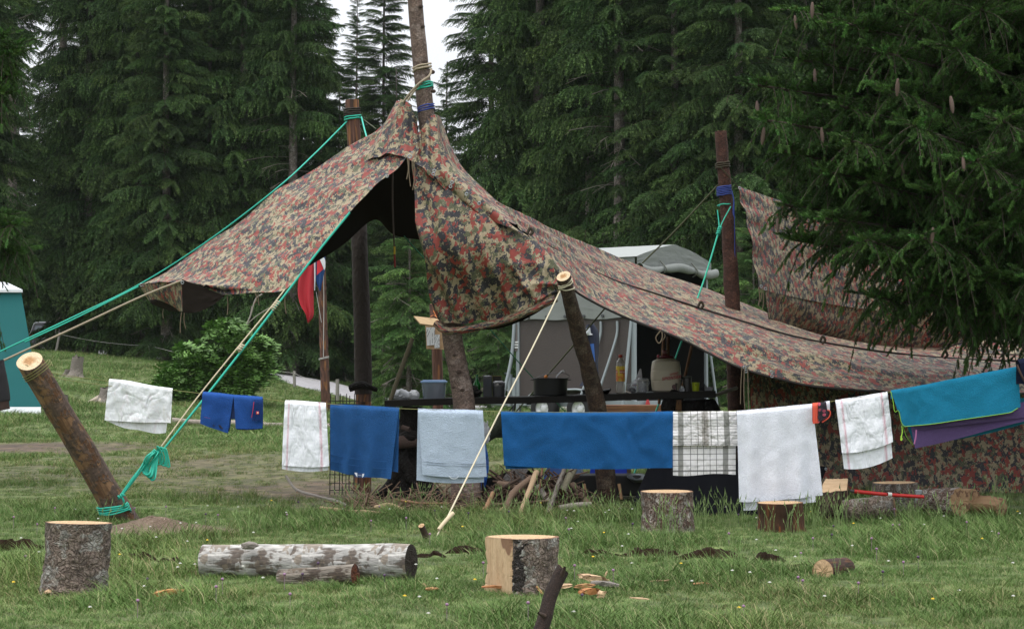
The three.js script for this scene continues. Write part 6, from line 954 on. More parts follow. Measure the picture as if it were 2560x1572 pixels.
{ const t = item('tea_bottle', 'iced tea bottle with yellow and orange label and red cap on the kitchen board', 'bottle', 1551, 0.04);
  lp('bottle', lathe([[0, 0], [0.034, 0.0], [0.037, 0.01], [0.037, 0.07], [0.033, 0.085], [0.037, 0.10], [0.0375, 0.245], [0.032, 0.27], [0.016, 0.295], [0.014, 0.305]], 28), new THREE.MeshPhysicalMaterial({ color: 0xd8d4cc, transmission: 0.7, roughness: 0.15, thickness: 0, side: THREE.DoubleSide }), t);
  const lab = canvasTex(512, 256, (c, w, h) => { const g = c.createLinearGradient(0, 0, 0, h); c.fillStyle = '#d8b63a'; c.fillRect(0, 0, w, h); c.fillStyle = '#cf7a26'; c.fillRect(0, h * 0.66, w, h * 0.34); const r = mulberry(8); for (let i = 0; i < 40; i++) { c.fillStyle = ['#d98c2a', '#e0a63a', '#b9a42f', '#c96222'][i % 4]; c.beginPath(); c.arc(r() * w, h * (0.5 + 0.5 * r()), 10 + r() * 22, 0, 7); c.fill(); } for (const x of [20, 192, 364]) { c.fillStyle = '#b3261e'; c.fillRect(x, 66, 128, 56); c.fillStyle = '#f0e8d0'; c.font = 'bold 42px sans-serif'; c.fillText('Lipton', x + 4, 110); } void g; });
  lp('label', gridGeo(28, 4, (u, v) => { const a = u * 6.2832; return { p: V(Math.cos(a) * 0.0385, 0.102 + v * 0.128, Math.sin(a) * 0.0385), uv: [u, v] }; }, true), M(0xffffff, { map: lab, roughness: 0.5 }), t);
  lp('cap', lathe([[0.0, 0.327], [0.016, 0.327], [0.017, 0.325], [0.017, 0.302], [0.0, 0.302]], 20), M(0xa8352a, { roughness: 0.5 }), t); }
const mClear = new THREE.MeshPhysicalMaterial({ color: 0xe6e8ea, transmission: 0.85, roughness: 0.12, thickness: 0, side: THREE.DoubleSide });
{ let t = item('plastic_cup', 'clear plastic cup tipped with dark dregs in front of the preserving jar', 'cup', 1577, 0.10); lp('cup', lathe([[0, 0], [0.036, 0.0], [0.045, 0.085], [0.047, 0.087]], 24), mClear, t); lp('dregs', blob(0.032, 0.026, 0.03, 5).translate(0.006, 0.003, 0), M(0x2e2624), t);
  t = item('plastic_bag', 'thin white plastic bag standing behind the jar', 'bag', 1592, -0.08); lp('bag', sheetGeo([[V(-0.07, 0, 0), V(0.0, 0.005, 0.03), V(0.06, 0, 0)], [V(-0.05, 0.06, 0), V(0, 0.07, 0.03), V(0.05, 0.05, 0)], [V(-0.01, 0.11, 0), V(0.02, 0.12, 0.01), V(0.055, 0.1, 0)], [V(0.03, 0.20, 0), V(0.037, 0.205, 0), V(0.045, 0.20, 0)]], 16, 24, { fold: (u, v, p) => 0.02 * (fbm2(p.x * 40 + 50, p.y * 40 + 50, 0, 6, 3) - 0.5) }).outer, M(0xc6c3c8, { roughness: 0.4, transmission: 0.35 }), t); lp('red_print', box(0.04, 0.008, 0.002, -0.015, 0.062, 0.045), M(0xa63a4a), t);
  t = item('chip', 'pale scrap of wood lying on the board by the iced tea bottle', 'scrap', 1566, 0.2); lp('wood', box(0.05, 0.012, 0.03, 0, 0.012, 0).rotateZ(-0.35), M(0xb9ada0), t);
  t = item('preserving_jar', 'clear clip top glass preserving jar, left of the drink canister', 'jar', 1606, 0.06); lp('glass', lathe([[0, 0.0], [0.045, 0.0], [0.047, 0.008], [0.047, 0.085], [0.044, 0.095], [0.044, 0.100]], 28), mClear, t); lp('lid', lathe([[0, 0.125], [0.038, 0.124], [0.045, 0.118], [0.046, 0.112], [0.0, 0.112]], 28), mClear, t); lp('wire_clip', [tube([V(-0.048, 0.104, 0), V(-0.03, 0.106, 0.036), V(0.03, 0.106, 0.036), V(0.048, 0.104, 0)], 0.0022), tube([V(0.048, 0.104, 0), V(0.052, 0.085, 0.01), V(0.049, 0.065, 0.012)], 0.002), tube([V(-0.046, 0.112, 0), V(0, 0.113, 0.046), V(0.046, 0.112, 0)], 0.002)], mSteel, t); lp('seal', lathe([[0.04, 0.1], [0.048, 0.101], [0.048, 0.108], [0.04, 0.109]], 24), M(0xb1aca4), t);
  t = item('pot_lid', 'flat small steel lid lying left of the drink canister', 'lid', 1623, 0.12); lp('disc', lathe([[0, 0.012], [0.02, 0.010], [0.035, 0.003], [0.036, 0]], 24), mSteel, t); }
{ const t = item('drink_canister', 'cream barrel shaped drink canister with dark red lid and red lettering', 'canister', 1664, 0.04), H = 0.282;
  const prof = (v) => 0.104 + 0.022 * Math.sin(Math.PI * clamp(0.12 + v * 0.8, 0, 1)) - 0.035 * Math.pow(sstep(v, 0.9, 1), 1.5) - 0.03 * Math.pow(1 - sstep(v, 0, 0.05), 2) - 0.003 * (Math.abs(v - 0.66) < 0.012 ? 1 : 0) - 0.003 * (Math.abs(v - 0.34) < 0.012 ? 1 : 0);
  const se = (a, n) => Math.pow(Math.pow(Math.abs(Math.cos(a)), n) + Math.pow(Math.abs(Math.sin(a)), n), -1 / n);
  lp('body', [gridGeo(48, 50, (u, v) => { const a = u * 6.2832, k = se(a, 3.6), w = prof(v); return { p: V(Math.cos(a) * k * w, v * H, Math.sin(a) * k * w * 0.85), uv: [u, v] }; }, true), (() => { const g = new THREE.CircleGeometry(0.09, 30); g.rotateX(-1.5708); g.translate(0, H, 0); return g; })()], M(0xb9ad98, { roughness: 0.42 }), t);
  lp('lid', [lathe([[0.0, H + 0.025], [0.052, H + 0.025], [0.058, H + 0.02], [0.074, H + 0.017], [0.076, H + 0.002], [0, H + 0.002]], 36)], M(0x5b1219, { roughness: 0.35 }), t);
  lp('spout_cap', lathe([[0, H + 0.072], [0.024, H + 0.072], [0.026, H + 0.066], [0.023, H + 0.05], [0.025, H + 0.024], [0, H + 0.024]], 24).translate(-0.006, 0, 0), M(0x55120f, { roughness: 0.4 }), t);
  lp('vent_knob', new THREE.SphereGeometry(0.014, 12, 10).translate(-0.066, H + 0.022, 0.03), M(0x8e1626, { roughness: 0.25 }), t);
  const zf = prof(0.44) * 0.85 + 0.004, txt = (s, size, x, y, tilt) => { const g = new TextGeometry(s, { font, size, depth: 0.002, curveSegments: 3 }); g.computeBoundingBox(); g.translate(-(g.boundingBox.max.x + g.boundingBox.min.x) / 2, 0, 0); const sh = new THREE.Matrix4().makeShear(0, 0, 0.25, 0, 0, 0); g.applyMatrix4(sh); g.rotateZ(tilt); g.translate(x, y, zf); return g; };
  lp('lettering', [txt('SPONSER', 0.027, 0.038, 0.108, 0.13), txt('SPORT', 0.018, 0.060, 0.146, 0.2)], M(0x9c1228, { roughness: 0.5 }), t);
  lp('tap', [new THREE.CylinderGeometry(0.02, 0.02, 0.02, 20).rotateX(1.5708).translate(0.062, 0.045, zf), ], M(0x4a1512, { roughness: 0.4 }), t); lp('tap_lever', [box(0.012, 0.055, 0.012, 0.078, 0.045, zf + 0.016, 0.003), box(0.018, 0.016, 0.03, 0.078, 0.068, zf + 0.012, 0.003)], M(0x3a332a), t); }
{ let t = item('foil_scrap', 'crumpled foil between the drink canister and the dark jar', 'foil', 1702, 0.12); lp('foil', blob(0.024, 0.026, 0.02, 15, 0.5, 3), mFoil, t);
  t = item('dark_jar', 'dark plastic jar with greyish lid, left of the yellow cup', 'jar', 1716, 0.08); lp('jar', lathe([[0, 0], [0.034, 0.0], [0.036, 0.006], [0.037, 0.10], [0.036, 0.118]], 26), new THREE.MeshPhysicalMaterial({ color: 0x3c3634, roughness: 0.3, transmission: 0.2, side: THREE.DoubleSide }), t); lp('lid', lathe([[0, 0.13], [0.037, 0.13], [0.039, 0.127], [0.039, 0.114], [0, 0.114]], 26), M(0x5f605c, { roughness: 0.5 }), t);
  t = item('yellow_cup', 'bright lime yellow cup near the right end of the kitchen board', 'cup', 1738, 0.06); lp('cup', lathe([[0, 0], [0.027, 0.0], [0.029, 0.004], [0.034, 0.072], [0.035, 0.075], [0.032, 0.073], [0.026, 0.008], [0, 0.006]], 28), M(0xb5c40f, { roughness: 0.4 }), t); lp('dark_mark', box(0.007, 0.017, 0.002, -0.002, 0.055, 0.0335), M(0x3c3d10), t);
  t = item('foil_scrap', 'crumpled silver foil at the right end of the board, beside the yellow cup', 'foil', 1762, 0.04); lp('foil', [blob(0.02, 0.03, 0.02, 25, 0.5, 3), blob(0.03, 0.02, 0.02, 27, 0.5, 3).translate(0.036, 0, 0)], mFoil, t);
  t = item('pepper_mill', 'small slim dark shaker by the foil at the right end of the board', 'shaker', 1756, 0.1); lp('body', lathe([[0, 0], [0.011, 0], [0.009, 0.03], [0.011, 0.055], [0.006, 0.07], [0, 0.072]], 14), mBlackIron, t); }
// poles stacked upright behind the canister, inside the shade
[[1660, 848, 1648, 1010], [1671, 842, 1668, 1012], [1731, 862, 1702, 990]].forEach(([x0, y0, x1, y1], i) => single('wooden_pole', [logGeo([at(x1, y1, 16.6), at(x0, y0, 16.6)], 0.014, 0.014, { rs: 10, ls: 8, amp: 0.001, seed: i }).side], M(0x8d6f4e, { map: rep(woodGrain, 3, 1) }), ['slim wooden pole standing behind the canister lid, left one', 'slim wooden pole standing behind the canister lid, right one', 'slim slanting wooden pole behind the dark jar and yellow cup'][i], 'pole'));

// ---------------------------------------------------------------- grey canvas trailer
{
  const TD = 32, b = onGround(1590, TD), t = thing('canvas_trailer', 'grey box trailer with canvas roof, rear curtain rolled up, twin wheels', 'trailer', b); t.rotation.y = 52 * Math.PI / 180;
  const W = 2.4, L = 2.66, deck = 0.46, sideTop = 1.99, eave = 3.02, ridge = 3.30, hem = 1.93;
  const mBoard = M(0x463e3b, { map: rep(pile, 2, 2), bumpMap: rep(grainBump, 4, 4), bumpScale: 0.002, roughness: 0.7 }), mCanvas = M(0x727673, { roughness: 0.8, bumpMap: rep(crumple, 0.6, 0.6), bumpScale: 0.012 }), mCanvasLit = M(0x959997, { roughness: 0.8, bumpMap: rep(crumple, 0.6, 0.6), bumpScale: 0.01 }), mInShade = M(0x121110, { roughness: 0.95, specularIntensity: 0.2 });  // near-black inside colour holds the shade of the trailer interior
  const inn = 0.03;
  lp('side_panel', box(0.03, sideTop - deck, L - 0.12, 0, (sideTop + deck) / 2, -L / 2, 0.004), mBoard, t);
  lp('far_panel', box(0.03, sideTop - deck, L - 0.12, W, (sideTop + deck) / 2, -L / 2, 0.004), mBoard, t);
  lp('front_panel', box(W, sideTop - deck, 0.03, W / 2, (sideTop + deck) / 2, -L, 0.004), mInShade, t);
  lp('deck', box(W - 0.06, 0.06, L, W / 2, deck - 0.03, -L / 2), mInShade, t);
  lp('shade_panels', [box(0.01, eave - deck, L - 0.1, W - 0.03, (eave + deck) / 2, -L / 2), box(0.01, sideTop - deck, L - 0.1, 0.03, (sideTop + deck) / 2, -L / 2), box(W - 0.08, eave - deck, 0.01, W / 2, (eave + deck) / 2, -L + 0.04)], mInShade, t);  // added dark panels, painted shade to keep the open rear black
  lp('frame_rail', [box(0.08, 0.12, L, 0.0, deck - 0.06, -L / 2 + 0.004), box(0.08, 0.12, L, W, deck - 0.06, -L / 2 + 0.004), box(W + 0.16, 0.13, 0.08, W / 2, deck - 0.07, 0.05)], mZinc, t);
  for (const z of [-0.03, -L + 0.03]) lp('corner_post', box(0.07, eave - deck, 0.07, -0.012, (eave + deck) / 2 - 0.34, z), mZinc, t);
  lp('corner_post', box(0.06, eave - deck, 0.06, W, (eave + deck) / 2, -0.03), mZinc, t);
  lp('rail_end', box(0.05, 0.5, 0.10, -0.035, 1.6, -L - 0.02), M(0x6d6765), t);
  // canvas: near side wall, roof slopes, gable, and the rolled rear curtain
  const quad = (a, bb, c, d, nu, nv, f) => gridGeo(nu, nv, (u, v) => { const p = a.clone().lerp(bb, u).lerp(d.clone().lerp(c, u), v); if (f) f(p, u, v); return { p, uv: [u * a.distanceTo(bb), v * a.distanceTo(d)] }; });
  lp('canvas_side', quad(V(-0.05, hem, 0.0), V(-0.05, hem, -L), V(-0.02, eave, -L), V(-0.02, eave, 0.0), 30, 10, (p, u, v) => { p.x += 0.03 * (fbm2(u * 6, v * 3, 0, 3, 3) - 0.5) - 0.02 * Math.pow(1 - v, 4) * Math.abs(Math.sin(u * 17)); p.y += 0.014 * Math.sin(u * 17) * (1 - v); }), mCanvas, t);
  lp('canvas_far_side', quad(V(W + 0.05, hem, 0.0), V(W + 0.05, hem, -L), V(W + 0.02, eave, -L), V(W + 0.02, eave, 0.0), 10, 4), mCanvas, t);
  lp('roof_slope', quad(V(-0.05, eave, 0.06), V(-0.05, eave, -L), V(W / 2, ridge, -L), V(W / 2, ridge, 0.06), 20, 12, (p, u, v) => { p.y += 0.03 * Math.sin(v * 3.14) + 0.02 * (fbm2(u * 5, v * 5, 0, 8, 3) - 0.5); }), mCanvasLit, t);  // same canvas in lighter grey: sky light on the slopes painted into the colour
  lp('roof_slope', quad(V(W + 0.05, eave, 0.06), V(W + 0.05, eave, -L), V(W / 2, ridge, -L), V(W / 2, ridge, 0.06), 20, 12, (p, u, v) => { p.y += 0.03 * Math.sin(v * 3.14); }), mCanvasLit, t);
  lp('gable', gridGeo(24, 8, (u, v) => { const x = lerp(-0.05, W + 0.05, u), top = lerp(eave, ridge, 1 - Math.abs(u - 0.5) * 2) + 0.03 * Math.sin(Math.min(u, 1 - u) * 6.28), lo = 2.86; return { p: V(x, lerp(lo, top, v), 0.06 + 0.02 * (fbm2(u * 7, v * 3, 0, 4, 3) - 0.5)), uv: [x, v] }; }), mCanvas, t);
  lp('rolled_curtain', gridGeo(60, 14, (u, v) => { const a = v * 6.2832, x = lerp(-0.06, W + 0.1, u), pinch = Math.exp(-Math.pow((u - 0.28) * 14, 2)) + Math.exp(-Math.pow((u - 0.72) * 14, 2)), r = 0.075 * (1 - 0.4 * pinch) * (0.85 + 0.3 * fbm2(u * 9, v * 3, 3, 6, 3)); return { p: V(x, 2.82 - 0.05 * Math.sin(u * 9.4) + Math.cos(a) * r * 1.1 + 0.03 * pinch, 0.13 + Math.sin(a) * r), uv: [x, v * 0.5] }; }, true), mCanvas, t);
  for (const u of [0.28, 0.72]) lp('curtain_strap', tube([V(u * W, 2.98, 0.08), V(u * W, 2.80, 0.22), V(u * W, 2.72, 0.1)], 0.012), M(0x55584f), t);
  lp('front_gable', gridGeo(10, 3, (u, v) => ({ p: V(u * W, lerp(sideTop, lerp(eave, ridge, 1 - Math.abs(u - 0.5) * 2), v), -L), uv: [u, v] })), mCanvas, t);
  for (let i = 0; i < 6; i++) lp('hem_button', new THREE.CylinderGeometry(0.028, 0.03, 0.03, 12).rotateZ(1.5708).translate(-0.075, hem + 0.05, -0.25 - i * 0.42), M(0x4c4e50, { metalness: 0.4, roughness: 0.5 }), t);
  // crank shaped galvanised poles leaning on the side panel
  for (const [z0, z1] of [[-0.72, -0.98], [-0.36, -0.62]]) lp('ramp_pole', tube([V(-0.06, 1.88, z0), V(-0.06, 1.68, z0), V(-0.09, 1.5, z0 - 0.03), V(-0.30, deck + 0.1, z1)], 0.024, { seg: 40 }), mZinc, t);
  lp('ramp_pole', tube([V(-0.045, 1.92, -0.06), V(-0.12, 1.2, -0.10), V(-0.22, 0.3, -0.15)], 0.03), mZinc, t);
  lp('ramp_pole', tube([V(-0.06, 2.0, -L - 0.02), V(-0.12, 1.2, -L - 0.06), V(-0.25, 0.5, -L - 0.16)], 0.034), mZinc, t);
  lp('strut', tube([V(W + 0.02, 1.7, 0.0), V(W + 0.22, 0.2, 0.1)], 0.025), mZinc, t);
  // twin wheels under a black mudguard
  for (const z of [-1.05, -1.87]) {
    const w = new THREE.Group(); w.name = 'wheel'; w.position.set(-0.2, 0.30, z); w.scale.setScalar(1.12); t.add(w);
    lp('tyre', lathe([[0.13, -0.09], [0.20, -0.095], [0.245, -0.07], [0.255, 0], [0.245, 0.07], [0.20, 0.095], [0.13, 0.09]], 36).rotateZ(1.5708), mRubber, w);
    lp('rim', [lathe([[0.0, 0.05], [0.05, 0.055], [0.06, 0.03], [0.10, 0.035], [0.125, 0.06], [0.165, 0.075], [0.168, 0.06], [0.12, -0.05]], 32).rotateZ(1.5708), ...[0, 1, 2, 3, 4].map((k) => new THREE.CylinderGeometry(0.01, 0.01, 0.02, 8).rotateZ(1.5708).translate(-0.048, Math.cos(k * 1.257) * 0.075, Math.sin(k * 1.257) * 0.075))], M(0xd4d6d6, { metalness: 0.25, roughness: 0.45 }), w);
  }
  lp('mudguard', gridGeo(6, 24, (u, v) => { const q = v * Math.PI, c = Math.cos(q), s = Math.sin(q); return { p: V(lerp(-0.26, 0.0, u), 0.36 + Math.min(0.28, s * 0.34), -1.46 + c * 0.80), uv: [u, v] }; }), M(0x1d1d1e, { roughness: 0.6 }), t);
  lp('guard_edge', tube([...Array(13)].map((_, i) => { const q = i / 12 * Math.PI; return V(-0.265, 0.36 + Math.min(0.29, Math.sin(q) * 0.35), -1.46 + Math.cos(q) * 0.815); }), 0.022), mZinc, t);
  // drawbar, jockey post and cable at the front
  lp('drawbar', [tube([V(0.3, deck - 0.1, -L), V(0.8, deck - 0.12, -L - 0.9)], 0.05), tube([V(W - 0.3, deck - 0.1, -L), V(0.8, deck - 0.12, -L - 0.9)], 0.05), tube([V(0.8, deck - 0.12, -L - 0.85), V(0.8, deck - 0.10, -L - 1.25)], 0.06)], mZinc, t);
  lp('coupling', [box(0.16, 0.14, 0.22, 0.8, deck - 0.06, -L - 1.3, 0.03), box(0.1, 0.12, 0.3, 0.8, deck - 0.02, -L - 1.05, 0.03)], mZinc, t);
  lp('jockey_post', [new THREE.CylinderGeometry(0.05, 0.05, 0.6, 14).translate(0.05, 0.62, -L - 0.22), new THREE.CylinderGeometry(0.045, 0.045, 0.4, 14).translate(-0.05, 0.66, -L - 0.05), tube([V(0.05, 0.92, -L - 0.22), V(-0.1, 0.94, -L - 0.22)], 0.02)], mZinc, t);
  lp('cable', [tube([V(0.3, 0.5, -L - 0.1), V(0.1, 0.2, -L - 0.3), V(0.3, 0.05, -L - 0.4), V(0.5, 0.3, -L - 0.5)], 0.014), tube([V(0.1, 0.5, -L - 0.1), V(-0.05, 0.15, -L - 0.1), V(0.1, 0.05, -L - 0.2), V(0.2, 0.4, -L - 0.2)], 0.012)], mRubber, t);
  // rear lamp bar with a red triangle
  const tri = new THREE.Shape(); tri.moveTo(-0.085, 0); tri.lineTo(0.085, 0); tri.lineTo(0, 0.16); tri.closePath();
  lp('red_reflector', new THREE.ExtrudeGeometry(tri, { depth: 0.012, bevelEnabled: false }).translate(0.16, 0.36, 0.14), M(0xa8232a, { roughness: 0.3 }), t);
  lp('lamp_bar', [box(0.42, 0.12, 0.05, 0.18, 0.28, 0.11, 0.01), box(0.32, 0.03, 0.06, 0.18, 0.19, 0.11, 0.005)], mZinc, t);
  lp('tail_frame', [tube([V(0.2, 0.33, 0.15), V(1.1, 0.34, 0.35)], 0.025), tube([V(0.3, 0.33, 0.2), V(1.0, 0.02, 0.6)], 0.025)], mZinc, t);
  lp('numbering', [0, 1, 2].map((i) => box(0.004, 0.025, 0.1, -0.075, 1.42 + i * 0.05, -L + 0.02)), M(0xd2d4d4), t);
  // things in front of the trailer
  const jb = at(1478, 960, 30.6), j = thing('blue_jacket', 'blue and navy jacket with white hood lining hanging on the trailer side', 'jacket', jb);
  const jd = 30.9, strip = (Lp, Rp, bulge, k) => { const A = spline(Lp.map((p) => at(p[0], p[1], jd))), Bc = spline(Rp.map((p) => at(p[0], p[1], jd))); return gridGeo(12, 30, (u, v) => { const p = A.getPoint(v).lerp(Bc.getPoint(v), u); p.z += bulge * Math.sin(Math.PI * u) + 0.03 * Math.sin(u * 9 + v * 4 + k); return { p, uv: [u * 0.4, v] }; }); };
  part('body', strip([[1466, 812], [1460, 838], [1464, 858], [1475, 880], [1470, 930], [1448, 965]], [[1484, 808], [1497, 830], [1498, 870], [1496, 900], [1497, 940], [1500, 962]], 0.12, 0), M(0x171c2f, { roughness: 0.9 }), j);
  part('blue_front', strip([[1464, 862], [1474, 890], [1476, 930], [1472, 956]], [[1490, 858], [1492, 900], [1494, 935], [1496, 958]], 0.16, 1), M(0x28518f, { roughness: 0.85 }), j);
  part('white_lining', strip([[1458, 828], [1456, 836], [1462, 840]], [[1478, 812], [1484, 828], [1486, 836]], 0.16, 2), M(0xb9bdc2, { roughness: 0.8 }), j);
  single('timber_plank', box(1.7, 0.12, 0.3, at(1640, 1020, 29.5).x, at(1640, 1018, 29.5).y - 0.02, -29.5, 0.02).rotateY(0), M(0x84684d, { map: rep(woodGrain, 0.7, 2) }), 'brown timber plank lying behind the trailer tail frame', 'plank');
}
// sliver of a fallen tree lying on the meadow
single('fallen_trunk', [logGeo([onGround(430, 31), onGround(720, 31.2), onGround(1100, 31.6)].map((p) => p.add(V(0, 0.06, 0))), 0.06, 0.04, { rs: 12, ls: 60, amp: 0.03, freq: 4, seed: 3 }).side], M(0x9d9388, { bumpMap: rep(grainBump, 20, 4), bumpScale: 0.01 }), 'thin pale fallen trunk lying across the meadow behind the blue shorts', 'fallen trunk');

// ---------------------------------------------------------------- teal cabin tent and car at the left
{
  const d = 34, b = onGround(-30, d), t = thing('teal_tent', 'tall teal cabin tent with white roof edge, cut by the left frame edge', 'tent', b);
  const z0 = -d, z1 = -d - 2.0, yb = b.y - 0.03, F = (px, py, z) => at(px, py, -z), top = 722;
  const face = (a, bb, c, e, nu = 20, nv = 24, amp = 0.03) => gridGeo(nu, nv, (u, v) => { const p = a.clone().lerp(bb, u).lerp(e.clone().lerp(c, u), v); p.z += amp * (fbm2(u * 4, v * 4, 0, 6, 3) - 0.5) * Math.sin(Math.PI * u) * Math.sin(Math.PI * v) * 2; return { p, uv: [u * 1.8, v * 2.3] }; });
  const BL = V(F(-170, 1010, z0).x, yb + 0.16, z0), BR = V(F(101, 1010, z0).x, yb + 0.16, z0), TR = F(50, top, z0 - 0.4), TL = F(-115, top, z0 - 0.4), BR2 = V(BR.x * z1 / z0 - 0.06, yb + 0.16, z1), TR2 = V(TR.x * (z1 + 0.5) / (z0 - 0.4) - 0.05, TR.y, z1 + 0.5);
  const mT = M(0x0a6264, { roughness: 0.75, bumpMap: rep(weave, 12, 12), bumpScale: 0.002 }), mW = M(0xc8ccce, { roughness: 0.7 });
  part('front_wall', face(BL, BR, TR, TL), mT, t); part('side_wall', face(BR, BR2, TR2, TR, 12, 20), mT, t);
  part('ground_skirt', [face(V(BL.x - 0.03, yb, z0 + 0.12), V(BR.x + 0.03, yb, z0 + 0.12), BR.clone().add(V(0, 0.002, 0.004)), BL.clone().add(V(0, 0.002, 0.004)), 24, 3, 0.02)], mW, t);
  part('roof', [face(V(TL.x - 0.06, TL.y - 0.02, TL.z + 0.08), V(TR.x + 0.06, TR.y - 0.02, TR.z + 0.08), V(TR.x - 0.45, TR.y + 0.16, TR.z - 0.6), V(TL.x + 0.4, TL.y + 0.16, TL.z - 0.6), 20, 10, 0.01), face(V(TR.x + 0.06, TR.y - 0.02, TR.z + 0.08), V(TR2.x + 0.02, TR2.y - 0.02, TR2.z), V(TR.x - 0.45, TR.y + 0.16, TR2.z + 0.5), V(TR.x - 0.45, TR.y + 0.16, TR.z - 0.6), 8, 8, 0.01)], mW, t);
  part('roof_valance', [face(V(TL.x - 0.06, TL.y - 0.07, TL.z + 0.09), V(TR.x + 0.065, TR.y - 0.07, TR.z + 0.09), V(TR.x + 0.06, TR.y - 0.018, TR.z + 0.085), V(TL.x - 0.06, TL.y - 0.018, TL.z + 0.085), 20, 3, 0.006)], mW, t);
  // dark sleeve hanging in front
  const s = thing('dark_jacket', 'dark sleeve with brown cuff hanging at the left edge before the teal tent', 'jacket', at(-10, 1024, 14));
  part('sleeve', logGeo([at(-16, 905, 14), at(-4, 950, 14), at(6, 1004, 13.98)], 0.075, 0.048, { rs: 18, ls: 24, amp: 0.02, freq: 7, seed: 4 }).side, M(0x201f22, { roughness: 0.95 }), s);
  part('cuff', logGeo([at(6, 1004, 13.98), at(10, 1024, 13.98)], 0.044, 0.040, { rs: 18, ls: 6, amp: 0.008, seed: 5 }).side, M(0x3a2a24, { roughness: 0.95 }), s);
  part('body', logGeo([at(-60, 880, 14.1), at(-62, 960, 14.1), at(-64, 1100, 14.1)], 0.13, 0.16, { rs: 20, ls: 16, amp: 0.03, seed: 6 }).side, M(0x201f22, { roughness: 0.95 }), s);
}
{
  const d = 98, b = onGround(112, d); const t = thing('parked_car', 'dark car parked at the forest edge behind the teal tent, red tail lamp showing', 'car', b); t.rotation.y = -0.15;
  const pr = new THREE.Shape(); pr.moveTo(-0.9, 0.32); pr.lineTo(-0.92, 0.85); pr.quadraticCurveTo(-0.9, 0.98, -0.84, 1.0); pr.lineTo(-0.66, 1.48); pr.quadraticCurveTo(-0.6, 1.56, -0.4, 1.57); pr.lineTo(0.4, 1.57); pr.quadraticCurveTo(0.6, 1.56, 0.66, 1.48); pr.lineTo(0.84, 1.0); pr.quadraticCurveTo(0.9, 0.98, 0.92, 0.85); pr.lineTo(0.9, 0.32); pr.closePath();
  const mC = new THREE.MeshPhysicalMaterial({ color: 0x15171c, roughness: 0.35, clearcoat: 0.8 }), mG = new THREE.MeshPhysicalMaterial({ color: 0x4a545c, roughness: 0.08, clearcoat: 1 });
  lp('body', new THREE.ExtrudeGeometry(pr, { depth: 4.1, bevelEnabled: true, bevelSize: 0.08, bevelThickness: 0.14, bevelSegments: 3 }).translate(0, 0, -4.2), mC, t);
  const win = new THREE.Shape(); win.moveTo(-0.68, 1.03); win.lineTo(-0.56, 1.42); win.lineTo(0.56, 1.42); win.lineTo(0.68, 1.03); win.closePath(); lp('rear_window', new THREE.ExtrudeGeometry(win, { depth: 0.02, bevelEnabled: false }).translate(0, 0, 0.035), mG, t);
  for (const s of [-1, 1]) { lp('side_window', box(0.02, 0.4, 2.0, s * 0.80, 1.24, -1.6).rotateZ(0), mG, t); lp('tail_lamp', box(0.2, 0.2, 0.04, s * 0.74, 0.88, 0.05, 0.02), M(0xb5222c, { roughness: 0.25 }), t); for (const z of [-0.7, -3.3]) lp('wheel', lathe([[0, -0.1], [0.3, -0.1], [0.33, -0.06], [0.33, 0.06], [0.3, 0.1], [0, 0.1]], 24).rotateZ(1.5708).translate(s * 0.82, 0.33, z), mRubber, t); }
  lp('bumper', box(1.8, 0.2, 0.16, 0, 0.46, 0.06, 0.04), M(0x26282c), t); lp('number_plate', box(0.5, 0.11, 0.01, 0, 0.72, 0.06, 0.002), M(0xc4c6c8), t);
}

// ---------------------------------------------------------------- under and around the kitchen
{ // wire mesh fire grate
  const t = thing('wire_grate', 'rusty black wire mesh grate standing by the notched pole, behind the dark blue towel', 'grate', onGround(855, 15.4)), z = -15.4;
  const X = (px) => xAt(px, 15.4), rod = (a, c, r = 0.004) => tube([a, c], r, { rs: 5, seg: 2 });
  [826, 838, 850, 857, 866, 874, 886, 897].forEach((px, i) => part('rod', rod(at(px, 984 + 5 * (i % 2), 15.4), at(px - 2, 1236, 15.4)), mBlackIron, t));
  for (const py of [1002, 1010, 1060, 1110, 1160, 1186, 1208, 1225]) part('cross_rod', rod(at(822, py, 15.39), at(899, py + 1, 15.39)), mBlackIron, t); void z; void X;
}
{ const t = thing('blue_sack', 'blue plastic tarpaulin bundle behind the light blue towel', 'tarpaulin', onGround(1190, 14.6)), m = M(0x1450a0, { roughness: 0.45, bumpMap: rep(crumple, 2, 2), bumpScale: 0.02 });
  part('sheet', gridGeo(24, 40, (u, v) => { const a = spline([at(1160, 1006, 14.7), at(1165, 1080, 14.6), at(1178, 1170, 14.5), at(1200, 1244, 14.4)]).getPoint(v), c = spline([at(1182, 1004, 14.7), at(1206, 1080, 14.6), at(1222, 1160, 14.5), at(1208, 1246, 14.4)]).getPoint(v); const p = a.lerp(c, u); p.z += 0.07 * Math.sin(Math.PI * u) + 0.03 * (fbm2(u * 5, v * 8, 0, 4, 3) - 0.5); return { p, uv: [u * 0.3, v * 0.8] }; }), m, t);
  single('black_tub', gridGeo(26, 20, (u, v) => { const a = -0.5 + u * Math.PI * 1.1, c = at(1228, 1248, 14.55), r = 0.085 * (0.75 + 0.5 * v); return { p: V(c.x + 0.02 * v + Math.cos(a) * r, c.y - 0.02 + v * 0.21 + 0.03 * Math.cos(a), c.z + Math.sin(a) * r), uv: [u, v] }; }), M(0x141315, { roughness: 0.5 }), 'black curved tub leaning between the blue tarpaulin and the firewood', 'tub'); }
